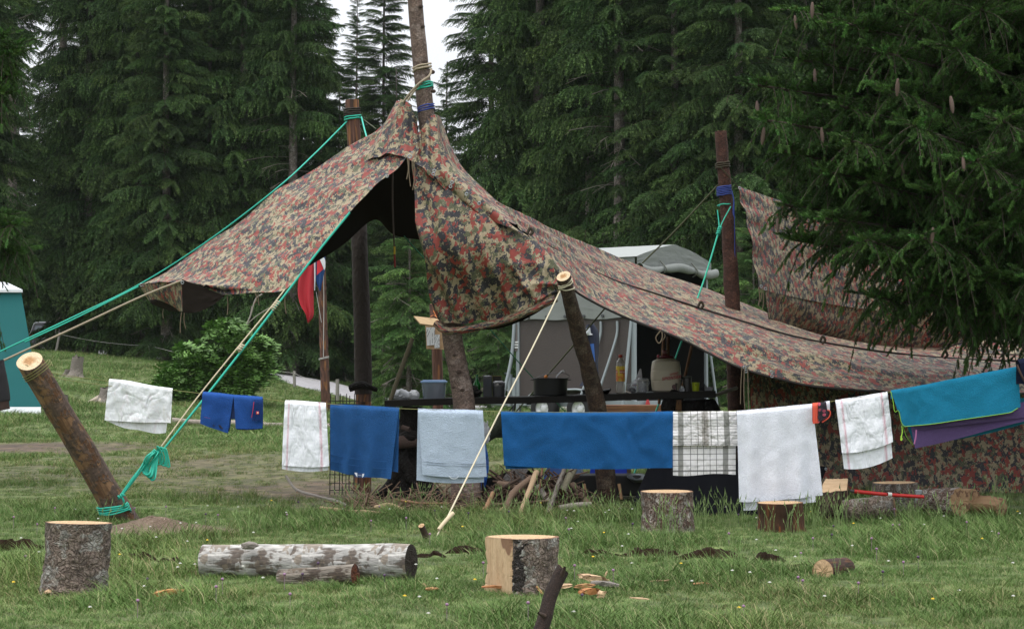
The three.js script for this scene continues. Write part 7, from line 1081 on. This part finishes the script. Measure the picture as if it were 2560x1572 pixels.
single('camouflage_net', [tube([at(1256, 1046, 15.0), at(1240, 1074, 14.9), at(1214, 1092, 14.8)], 0.05, { rs: 10 }), blob(0.05, 0.06, 0.05, 31, 0.4).translate(at(1244, 1082, 14.9).x, at(1244, 1082, 14.9).y - 0.04, -14.9)], M(0x2e3a2a, { bumpMap: rep(grainBump, 4, 4), bumpScale: 0.03 }), 'dark green crumpled cloth bundle behind the gap between pale towel and long blue cloth', 'cloth');
single('white_sack', blob(0.045, 0.10, 0.04, 33, 0.3).translate(at(1212, 1108, 14.7).x, at(1212, 1108, 14.7).y, -14.7), M(0xb5b7b9), 'crumpled whitish bag beside the dark green bundle, right of the pale towel', 'bag');
single('plastic_stake', box(0.035, 0.24, 0.012, at(1293, 1165, 15.4).x, at(1293, 1165, 15.4).y, -15.4, 0.003), M(0xb4c3d6, { roughness: 0.5 }), 'pale blue flat stake standing behind the firewood heap', 'stake');
{ const chair = (label, seat, edge, d, m) => { const b = onGround(seat[0][0], d), t = thing('folding_chair', label, 'chair', b); const Q = seat.map((p) => at(p[0], p[1], d + (p[2] ?? 0))); part('seat_cloth', gridGeo(10, 8, (u, v) => { const p = Q[0].clone().lerp(Q[1], u).lerp(Q[3].clone().lerp(Q[2], u), v); p.y -= 0.012 * Math.sin(Math.PI * u); return { p, uv: [u, v] }; }), m, t); edge.forEach((e) => part('frame_tube', tube(e.map((p) => at(p[0], p[1], d + (p[2] ?? 0))), 0.008), M(0xa9b4c2, { metalness: 0.3, roughness: 0.4 }), t)); return t; };
  chair('dark blue folding chair part behind the firewood, under the middle of the long blue cloth', [[1388, 1140, 0.1], [1438, 1142, 0.1], [1402, 1196, -0.15], [1350, 1198, -0.15]], [[[1392, 1150], [1360, 1196]], [[1442, 1150], [1462, 1190]], [[1402, 1192], [1462, 1190]]], 15.7, M(0x18447f, { roughness: 0.8 }));
  chair('greyish blue folding chair panel beside the dark blue one', [[1432, 1146, 0.1], [1448, 1146, 0.1], [1462, 1188, -0.1], [1418, 1190, -0.1]], [[[1402, 1194], [1470, 1194]]], 15.75, M(0x4a617f, { roughness: 0.8 }));
  chair('bright blue folding chair behind the foot of the leaning prop', [[1484, 1130, 0.1], [1562, 1132, 0.1], [1570, 1198, -0.1], [1472, 1198, -0.1]], [[[1488, 1140], [1476, 1196]], [[1554, 1140], [1568, 1196]]], 15.5, M(0x1238b0, { roughness: 0.6 })); }
single('black_trough', [box(0.62, 0.17, 0.3, at(1522, 1238, 15.1).x, 0.12, -15.1, 0.015)], mBlackIron, 'long black trough on the ground behind the leaning prop and firewood', 'trough');
single('steel_bowl', lathe([[0, 0], [0.05, 0.0], [0.085, 0.035], [0.088, 0.036], [0.084, 0.034]], 30).rotateX(0.25).translate(at(1594, 1202, 14.9).x, at(1594, 1202, 14.9).y, -14.9), mSteel, 'shallow steel bowl at the left corner of the black sheet', 'bowl');
single('stake', box(0.055, 0.2, 0.05, at(1570, 1180, 15.6).x, at(1570, 1190, 15.6).y, -15.6, 0.006), M(0x6f5f48), 'brownish stake beside the bright blue folding chair', 'stake');
{ // black sheet draped behind the big stump
  const t = thing('black_sheet', 'black sheet draped down to the grass behind the ridged stump, under the checked towel', 'sheet', onGround(1800, 13.7));
  part('cloth', sheetGeo(net([[[1622, 1164, 14.0], [1740, 1150, 14.0], [1900, 1152, 14.0], [2070, 1166, 14.0]], [[1588, 1245, 13.7], [1720, 1230, 13.75], [1890, 1235, 13.75], [2040, 1240, 13.8]], [[1545, 1325, 12.9], [1700, 1326, 13.2], [1880, 1325, 13.3], [2005, 1322, 13.4]]]), 60, 40, { fold: Fold(0.05, 6, 1.5, 8) }).outer, M(0x0d0e12, { roughness: 0.95, specularIntensity: 0.12 }), t);
  for (const [x, y] of [[1624, 1168], [2066, 1172]]) { const g = new THREE.TorusGeometry(0.008, 0.003, 6, 12), p = at(x, y, 13.94); g.translate(p.x, p.y, p.z); part('eyelet', g, mSteel, t); } }

// ---------------------------------------------------------------- firewood and brushwood
const branch = (label, pts, r0, r1, mat, o = {}) => { const P = pts.map((p) => at(p[0], p[1], p[2])); const g = logGeo(P, r0, r1, { rs: 16, ls: 26, amp: 0.005, freq: 14, wob: 0.1, seed: o.seed ?? 3, tile: 0.3 }), t = thing('firewood', label, 'firewood', P[0]); part('bark', g.side, mat, t); part('cut_face', g.top, o.end ?? mSplit, t); part('cut_face', g.bottom, o.end ?? mSplit, t); return t; };
branch('straight yellowish barked stick with a bright torn top, in the middle of the firewood heap', [[1296, 1296, 13.40], [1318, 1240, 13.70], [1341, 1180, 14.00]], 0.020, 0.023, mTwigPale, { seed: 2 });
branch('straight pale grey stick right of the torn yellowish one in the firewood heap', [[1370, 1288, 13.45], [1392, 1222, 13.80], [1416, 1162, 14.10]], 0.022, 0.017, M(0xa39c94, { map: rep(barkPale.map, 3, 3), bumpMap: rep(grainBump, 5, 5), bumpScale: 0.004 }), { seed: 4 });
branch('thick brown curved branch, left of the yellowish stick in the firewood heap', [[1262, 1284, 13.60], [1278, 1240, 13.75], [1328, 1196, 14.00]], 0.026, 0.030, mTwig, { seed: 6 });
branch('stubby greenish grey log end at the upper right of the firewood heap', [[1404, 1230, 13.90], [1418, 1202, 14.00], [1434, 1172, 14.15]], 0.032, 0.030, M(0x746f5c, { bumpMap: rep(grainBump, 6, 6), bumpScale: 0.008 }), { seed: 8, end: mEndDark });
branch('thin bent brown twig standing between the two pale sticks', [[1330, 1280, 13.9], [1350, 1214, 14.1], [1356, 1164, 14.3]], 0.007, 0.009, M(0x7a5843), { seed: 10 });
branch('short light brown stick leaning at the left end of the firewood heap', [[1208, 1284, 13.60], [1222, 1256, 13.70], [1232, 1232, 13.80]], 0.020, 0.019, M(0x8a6b4e, { bumpMap: rep(grainBump, 6, 6), bumpScale: 0.004 }), { seed: 12 });
branch('dark brown branch slanting down to the right, right of the pale grey stick', [[1432, 1212, 14.3], [1460, 1248, 14.1], [1496, 1286, 13.9]], 0.026, 0.020, mTwig, { seed: 14 });
branch('greyish brown branch slanting under the pale sticks', [[1346, 1216, 14.2], [1362, 1240, 14.1], [1380, 1262, 14.0]], 0.026, 0.022, mTwigGrey, { seed: 16 });
branch('small pale split piece left of the leaning prop foot', [[1464, 1240, 14.5], [1461, 1210, 14.55]], 0.012, 0.014, mSplitDull, { seed: 18 });
branch('small pale split piece right of the leaning prop foot', [[1554, 1248, 14.5], [1548, 1210, 14.55]], 0.013, 0.014, mSplitDull, { seed: 20 });
branch('horizontal brown branch along the base of the firewood heap', [[1226, 1262, 13.80], [1300, 1258, 13.80], [1372, 1252, 13.80]], 0.014, 0.010, mTwig, { seed: 22 });
branch('dark slanting branch at the upper left of the firewood heap', [[1226, 1234, 13.90], [1262, 1216, 13.90], [1300, 1196, 14.05]], 0.014, 0.016, mTwigDark, { seed: 24 });
branch('short brown log lying across the upper left of the firewood heap', [[1246, 1208, 14.1], [1276, 1214, 14.0], [1308, 1226, 13.95]], 0.022, 0.020, mTwig, { seed: 40 });
branch('brown branch crossing behind the pale grey stick of the firewood heap', [[1378, 1246, 14.0], [1410, 1214, 14.1], [1446, 1188, 14.2]], 0.016, 0.014, mTwigDark, { seed: 42 });
branch('thick greyish log lying at the right base of the firewood heap', [[1398, 1270, 13.8], [1436, 1264, 13.8], [1478, 1260, 13.85]], 0.026, 0.022, mTwigGrey, { seed: 44 });
branch('light broken stick lying at the left front of the firewood heap', [[1238, 1288, 13.6], [1252, 1274, 13.65], [1268, 1262, 13.7]], 0.014, 0.012, mTwigPale, { seed: 46 });
single('burnt_wood', [logGeo([at(1262, 1222, 14.4), at(1296, 1196, 14.5), at(1322, 1200, 14.45)], 0.075, 0.06, { rs: 26, ls: 18, amp: 0.05, freq: 8, seed: 5 }).side, logGeo([at(1250, 1250, 14.4), at(1310, 1228, 14.45)], 0.05, 0.05, { rs: 20, ls: 12, amp: 0.04, freq: 9, seed: 6 }).side], M(0x5a5552, { bumpMap: rep(grainBump, 5, 5), bumpScale: 0.02 }), 'grey knotty burnt root on top of the firewood heap', 'root');
{ const r = mulberry(12), gs = [], tw = (x0, x1, y0, y1, d0, d1, n, len, rad) => { for (let i = 0; i < n; i++) { const c = at(rr(x0, x1, r), rr(y0, y1, r), rr(d0, d1, r)), a = r() * 6.28, L = len * (0.4 + r()), s = 1.3 * (r() - 0.5) * (1 + r()), d = V(Math.cos(a), s, Math.sin(a)).normalize(); const p = [-1, -0.3, 0.4, 1].map((k) => c.clone().addScaledVector(d, k * L).add(V(0.03 * (r() - 0.5), 0.05 * (r() - 0.5), 0.03 * (r() - 0.5)))); p.forEach((q) => { q.y = Math.max(q.y, 0.008); }); gs.push(tube(p, rad * (0.5 + r()), { rs: 4, seg: 8 })); } };
  tw(1205, 1480, 1225, 1285, 14.0, 14.6, 170, 0.13, 0.006); tw(1250, 1420, 1190, 1250, 14.1, 14.7, 120, 0.14, 0.007); single('brushwood', gs.splice(0), M(0x59463a, { roughness: 0.95 }), 'tangle of thin brown twigs filling the firewood heap', 'brushwood').userData.kind = 'stuff';
  tw(850, 1165, 1250, 1285, 13.6, 14.8, 130, 0.18, 0.0045); tw(900, 1180, 1225, 1280, 13.8, 14.6, 80, 0.14, 0.004); single('brushwood', gs.splice(0), M(0x75604f, { roughness: 0.95 }), 'low heap of dry brown twigs on the grass under the two blue towels', 'brushwood').userData.kind = 'stuff'; }
branch('long bent grey branch from the striped towel to the wire grate', [[714, 1190, 14.6], [738, 1222, 14.5], [800, 1242, 14.3], [850, 1256, 14.2], [905, 1290, 13.9]], 0.012, 0.010, mTwigGrey, { seed: 30 });
branch('smooth pale stick lying at the front of the twig heap, left', [[800, 1270, 13.40], [880, 1278, 13.30], [1010, 1286, 13.20]], 0.013, 0.014, mTwigPale, { seed: 32 });
branch('thick pale log piece in the twig heap, under the gap between the towels', [[938, 1270, 13.60], [975, 1264, 13.55], [1008, 1276, 13.50]], 0.022, 0.017, mTwigPale, { seed: 34 });
branch('reddish stick lying in the right part of the twig heap', [[985, 1248, 13.90], [1050, 1258, 13.80], [1120, 1258, 13.70]], 0.010, 0.008, M(0x80604a), { seed: 36 });
branch('thin dark fallen twig lying in the trampled grass under the striped towel', [[742, 1230, 14.6], [730, 1212, 14.7]], 0.006, 0.004, mTwigGrey, { seed: 38 });

// ---------------------------------------------------------------- stumps and logs
const stump = (label, px, py, top, rTop, rBase, d, o = {}) => { const b = V(xAt(px, d), -0.03, -d), tp = at(o.tx ?? px, top, d + (o.lean ?? 0)); return logThing('wood_block', label, 'wood block', [b, b.clone().lerp(tp, 0.5), tp], rBase, rTop, { rs: 48, ls: 40, amp: 0.010, freq: 16, plates: 0.006, flare: 0.06, wob: 0.06, tile: 0.42, ...o }); };
stump('wide round wood block in the left foreground, grey flaky bark, sawn top', 184, 1480, 1306, 0.150, 0.164, 8.9, { seed: 61, tx: 196, mat: mStump, tilt: [0, 0.05], back: -0.035 });
stump('split wood block in the centre foreground, pale split face left, dark notch beside it', 1306, 1474, 1342, 0.178, 0.186, 9.0, { seed: 63, mat: mStump, back: -0.03, cut: { a: 3.8, c: 0.150 }, faceMat: mSplit });
{ // strip of black resin stained bark left beside the split face
  const bl = scene.children.filter((o) => o.name.startsWith('wood_block')).pop(), b0 = V(xAt(1306, 9.0), -0.03, -9.0), tp = at(1306, 1342, 9.0);
  part('dark_bark', gridGeo(14, 40, (u, v) => { const a = lerp(4.43, 4.80 + 0.22 * (fbm2(v * 7, 3, 0, 9, 3) - 0.5) + 0.10 * v, u), r = lerp(0.189, 0.181, v) + 0.007 * Math.sin(u * 3.14) + 0.008 * (fbm2(u * 4 + 9, v * 16, 0, 4, 3) - 0.5), c = b0.clone().lerp(tp, lerp(0.02, 0.99, v)); return { p: V(c.x + Math.cos(a) * r, c.y, c.z - Math.sin(a) * r), uv: [u * 0.1, v * 0.25] }; }), M(0x3a2e28, { roughness: 0.55, map: rep(barkStump.map, 2.4, 2.4), bumpMap: rep(barkStump.bump, 3, 3), bumpScale: 0.012, color: 0x55473f }), bl, 'blackish resin stained bark strip'); }
stump('ridged bark wood block standing in front of the black sheet', 1668, 1328, 1228, 0.170, 0.182, 12.15, { seed: 65, mat: mRidged, plates: 0.004 });
stump('smooth ochre wood block in the grass under the big white towel', 1952, 1322, 1256, 0.155, 0.16, 12.3, { seed: 67, mat: B(barkScraped, 0.6, 0.008, { color: 0xb59a70 }), plates: 0 });
stump('flat sawn wood block behind the red axe handle', 2238, 1262, 1206, 0.165, 0.170, 13.6, { seed: 69, mat: mStump });
{ // chopped half log: slanting split face on top, bark below
  const t = thing('wood_block', 'chopped half log with a slanting pale split face, right of the big white towel', 'wood block', onGround(2085, 13.1));
  const fe = (u) => at(lerp(2046, 2118, u), 1227 + 3 * Math.sin(u * 5) + 3 * hash(Math.round(u * 14), 2, 2), 13.1 - 0.05 * Math.sin(Math.PI * u)), be = (u) => at(lerp(2066, 2121, u), 1196 + 2 * hash(Math.round(u * 14), 3, 2), 13.5);
  part('split_face', gridGeo(14, 10, (u, v) => { const p = fe(u).lerp(be(u), v); p.y += 0.008 * (fbm2(u * 8, v * 2, 0, 6, 3) - 0.5) + (Math.abs(v - 0.5) < 0.06 ? -0.010 : 0); return { p, uv: [v * 0.25, u * 0.2] }; }), mSplit, t);
  part('bark', gridGeo(14, 14, (u, v) => { const p = fe(u); p.y = lerp(p.y, -0.02, v); p.z += 0.05 * Math.sin(Math.PI * v) * Math.sin(Math.PI * clamp(u, 0.05, 0.95)) + 0.012 * (fbm2(u * 7, v * 7, 0, 8, 3) - 0.5); return { p, uv: [u * 0.24, v * 0.2] }; }), B(barkStump, 0.42, 0.010, { color: 0x9c8778 }), t);
  part('cut_face', gridGeo(6, 8, (u, v) => { const p = fe(1).lerp(be(1), u); p.y = lerp(p.y, -0.02, v); return { p, uv: [u, v] }; }), mSplitDull, t); part('cut_face', gridGeo(6, 8, (u, v) => { const p = fe(0).lerp(be(0), u); p.y = lerp(p.y, -0.02, v); return { p, uv: [u, v] }; }), mSplitDull, t); part('back_bark', gridGeo(8, 4, (u, v) => { const p = be(u); p.y = lerp(p.y, -0.02, v); return { p, uv: [u * 0.3, v * 0.3] }; }), mStump, t); }
logThing('wood_block', 'weathered brown log lying in the grass below the red axe handle', 'log', [at(2112, 1280, 13.0), at(2170, 1272, 12.95), at(2238, 1264, 12.9)], 0.085, 0.09, { rs: 30, ls: 30, amp: 0.02, freq: 10, seed: 73, mat: mStump, end: mSplitDull });
logThing('wood_block', 'short log with deeply grooved bark lying right of the axe handle', 'log', [at(2316, 1258, 13.15), at(2360, 1256, 13.0), at(2402, 1256, 12.85)], 0.098, 0.096, { rs: 34, ls: 30, amp: 0.012, freq: 12, plates: 0.012, seed: 75, mat: mRidged, end: mSplitDull });
logThing('wood_block', 'brown chopped chunk of wood, rightmost of the row of logs', 'log', [at(2428, 1266, 13.2), at(2470, 1264, 13.1), at(2506, 1270, 13.0)], 0.085, 0.06, { rs: 22, ls: 16, amp: 0.03, freq: 9, seed: 77, mat: M(0x9c8d7c, { map: rep(woodGrain, 3, 2), bumpMap: rep(grainBump, 5, 5), bumpScale: 0.01 }), end: mSplitDull, cut: { a: 2.1, c: 0.05 }, faceMat: mSplitDull });
logThing('wood_block', 'sawn end piece with a pale face, left beside the grooved log', 'log', [at(2398, 1252, 13.25), at(2418, 1252, 13.2), at(2434, 1253, 13.15)], 0.092, 0.09, { rs: 24, ls: 10, amp: 0.01, seed: 79, mat: mSplitDull, end: mSplitDull });
{ const t = thing('axe', 'axe with a long red handle lying on the logs, pale band round the handle', 'axe', at(2220, 1238, 12.75)); const a = at(2136, 1228, 12.72), c = at(2310, 1242, 12.8);
  part('handle', logGeo([a, a.clone().lerp(c, 0.5).add(V(0, -0.004, 0)), c], 0.014, 0.012, { rs: 14, ls: 16, amp: 0.0005 }).side, M(0xb3231f, { roughness: 0.4 }), t);
  part('grip_end', logGeo([at(2126, 1227, 12.72), a], 0.009, 0.013, { rs: 12, ls: 4, amp: 0 }).side, M(0x3a3836), t);
  part('band', logGeo([at(2219, 1235.5, 12.74), at(2229, 1236.5, 12.75)], 0.0155, 0.0155, { rs: 14, ls: 2, amp: 0 }).side, M(0xc9c6c2), t);
  part('head', box(0.05, 0.10, 0.035, at(2318, 1248, 12.86).x, at(2318, 1248, 12.86).y, -13.12, 0.008), mSteel, t); }
logThing('birch_log', 'long white weathered log lying in the foreground grass', 'log', [at(506, 1403, 9.62), at(660, 1405, 9.58), at(850, 1405, 9.54), at(1028, 1404, 9.42)], 0.088, 0.092, { rs: 40, ls: 80, amp: 0.008, freq: 10, seed: 81, mat: mPale, end: M(0x3a322c, { map: woodEnd, bumpMap: rep(grainBump, 2, 2), bumpScale: 0.02 }) });
for (const [px, py, s] of [[622, 1364, 0.03], [984, 1385, 0.028]]) { const p = at(px, py, 9.47), g = new THREE.IcosahedronGeometry(s, 3); const q = g.attributes.position; for (let i = 0; i < q.count; i++) { const k = 0.7 + 0.6 * fbm3(q.getX(i) * 60, q.getY(i) * 60, q.getZ(i) * 60, 3, 3); q.setXYZ(i, q.getX(i) * k * 1.5, q.getY(i) * k * 0.7, q.getZ(i) * k); } g.computeVertexNormals(); g.translate(p.x, p.y, p.z); const lg = scene.children.find((o) => o.name === 'birch_log'); part('branch_scar', g, mTwigGrey, lg); }
logThing('birch_log', 'short weathered log in front of the long white one, torn rusty end', 'log', [at(698, 1446, 9.32), at(790, 1444, 9.28), at(888, 1436, 9.22)], 0.050, 0.056, { rs: 30, ls: 40, amp: 0.010, freq: 12, seed: 83, mat: B(barkPale, 0.5, 0.006, { color: 0xb5aca2 }), end: M(0x8d5530, { map: woodGrain, bumpMap: rep(grainBump, 2, 2), bumpScale: 0.02 }) });
logThing('wood_block', 'small round log lying at the right, pale cut face turned left', 'log', [at(2058, 1430, 9.55), at(2086, 1427, 9.68), at(2112, 1424, 9.82)], 0.062, 0.068, { rs: 30, ls: 16, amp: 0.006, freq: 12, seed: 85, mat: B(barkScraped, 0.4, 0.006, { color: 0x8d8078 }), end: mEnd });
logThing('peg', 'short round peg driven into the grass left of the rope stick', 'peg', [at(1067, 1346, 11.55), at(1060, 1330, 11.53), at(1053, 1314, 11.5)], 0.021, 0.020, { rs: 18, ls: 10, amp: 0.003, seed: 87, mat: mTwigDark, end: mEnd });
single('stick_peg', [logGeo([at(1096, 1324, 11.74), at(1114, 1302, 11.78), at(1133, 1282, 11.82)], 0.011, 0.014, { rs: 8, ls: 10, amp: 0.003, seed: 5 }).side, logGeo([at(1133, 1282, 11.82), at(1134, 1281, 11.82)], 0.014, 0.002, { rs: 8, ls: 2, amp: 0 }).side], M(0xcdbb9c), 'pale split stick that holds the lower end of the cream rope', 'peg');
{ const t = logThing('front_stick', 'dark barked stick rising from the bottom edge in the centre foreground', 'stick', [at(1340, 1610, 7.2), at(1362, 1545, 7.25), at(1380, 1482, 7.3), at(1408, 1424, 7.35)], 0.031, 0.029, { rs: 22, ls: 40, amp: 0.006, freq: 14, seed: 89, wob: 0.12, mat: B(barkPole, 0.3, 0.006, { color: 0x7b6a60 }), end: mEndDark, tilt: [0, 0.5] });
  part('twig_stub', logGeo([at(1404, 1440, 7.32), at(1412, 1418, 7.3)], 0.011, 0.006, { rs: 10, ls: 6, amp: 0.002 }).side, mTwigDark, t); part('twig_stub', logGeo([at(1362, 1540, 7.22), at(1346, 1532, 7.2)], 0.010, 0.005, { rs: 10, ls: 6, amp: 0.002 }).side, mTwigDark, t); }
{ // split chips in the grass
  const chip = (label, px, py, w, h, z, ry, rz, m, seed) => { const d = 5040 / (py - 912), g = new THREE.BoxGeometry(w, h, z, 8, 2, 4), p = g.attributes.position; for (let i = 0; i < p.count; i++) { const k = fbm3(p.getX(i) * 25 + 9, p.getY(i) * 40 + 9, p.getZ(i) * 25 + 9, seed, 3) - 0.5; p.setXYZ(i, p.getX(i) + k * 0.03, p.getY(i) * (1 - Math.pow(Math.abs(p.getX(i) / w * 2), 2) * 0.6) + k * 0.02, p.getZ(i) + k * 0.03); } const c = g.toNonIndexed(); c.rotateZ(rz); c.rotateY(ry); c.translate(xAt(px, d), 0.02 + h / 2, -d); c.computeVertexNormals(); return single('wood_chip', c, m, label, 'wood chip'); };
  const pale = M(0xffffff, { map: rep(woodGrain, 1, 1) }), rust = M(0xead0b4, { map: rep(woodGrain, 1, 1) });
  chip('large pale slab of split wood on top of the chip pile', 1485, 1462, 0.15, 0.035, 0.08, 0.2, -0.18, pale, 1);
  chip('grey barked slab under the right end of the chip pile', 1512, 1472, 0.14, 0.02, 0.05, -0.1, -0.1, mTwigGrey, 2);
  chip('flat pale chip between the split block and the chip pile', 1412, 1476, 0.07, 0.016, 0.05, 0.3, 0.15, pale, 3);
  chip('rusty brown slab in the middle of the chip pile', 1462, 1476, 0.10, 0.018, 0.05, -0.3, 0.1, rust, 4);
  chip('orange brown lump at the front of the chip pile', 1472, 1494, 0.08, 0.03, 0.05, 0.4, 0.0, M(0xe0b48c, { map: rep(woodGrain, 1, 1) }), 5);
  chip('small bright chip at the front right of the chip pile', 1504, 1500, 0.04, 0.03, 0.03, 0.9, 0.5, pale, 6);
  chip('thin sliver standing up behind the chip pile', 1514, 1446, 0.035, 0.006, 0.012, 0.3, 1.2, pale, 7);
  chip('thin reddish sliver in the grass left of the dark front stick', 1348, 1484, 0.05, 0.008, 0.012, -0.4, -0.8, rust, 8);
  chip('pale sliver in the grass left of the split block', 1062, 1474, 0.04, 0.012, 0.016, 0.4, -0.7, pale, 9);
  chip('flat orange chip left of the split block', 1078, 1482, 0.06, 0.01, 0.04, 0.1, 0.0, rust, 10);
  chip('broad orange chip lying alone in the left front grass', 424, 1494, 0.14, 0.022, 0.07, 0.1, 0.06, M(0xf0c898, { map: rep(woodGrain, 1, 1) }), 11);
  chip('small pale chip at the foot of the left wood block', 126, 1488, 0.04, 0.012, 0.03, 0.5, 0.2, pale, 12);
  chip('thin reddish strip of wood along the foot of the split block', 1246, 1478, 0.17, 0.012, 0.03, 0.05, 0.0, M(0xe0b898, { map: rep(woodGrain, 1, 1) }), 13);
  chip('pale sliver far right in the front grass, beyond the chip pile', 1596, 1506, 0.09, 0.006, 0.02, -0.3, -0.08, pale, 14);
  chip('pale sliver in the grass right of the chip pile', 1650, 1460, 0.10, 0.005, 0.02, 0.1, 0.02, pale, 15);
  chip('orange strip in the grass left of the small round log', 1755, 1466, 0.09, 0.006, 0.03, 0.15, 0.05, rust, 16);
}
renderer.render(scene, camera);
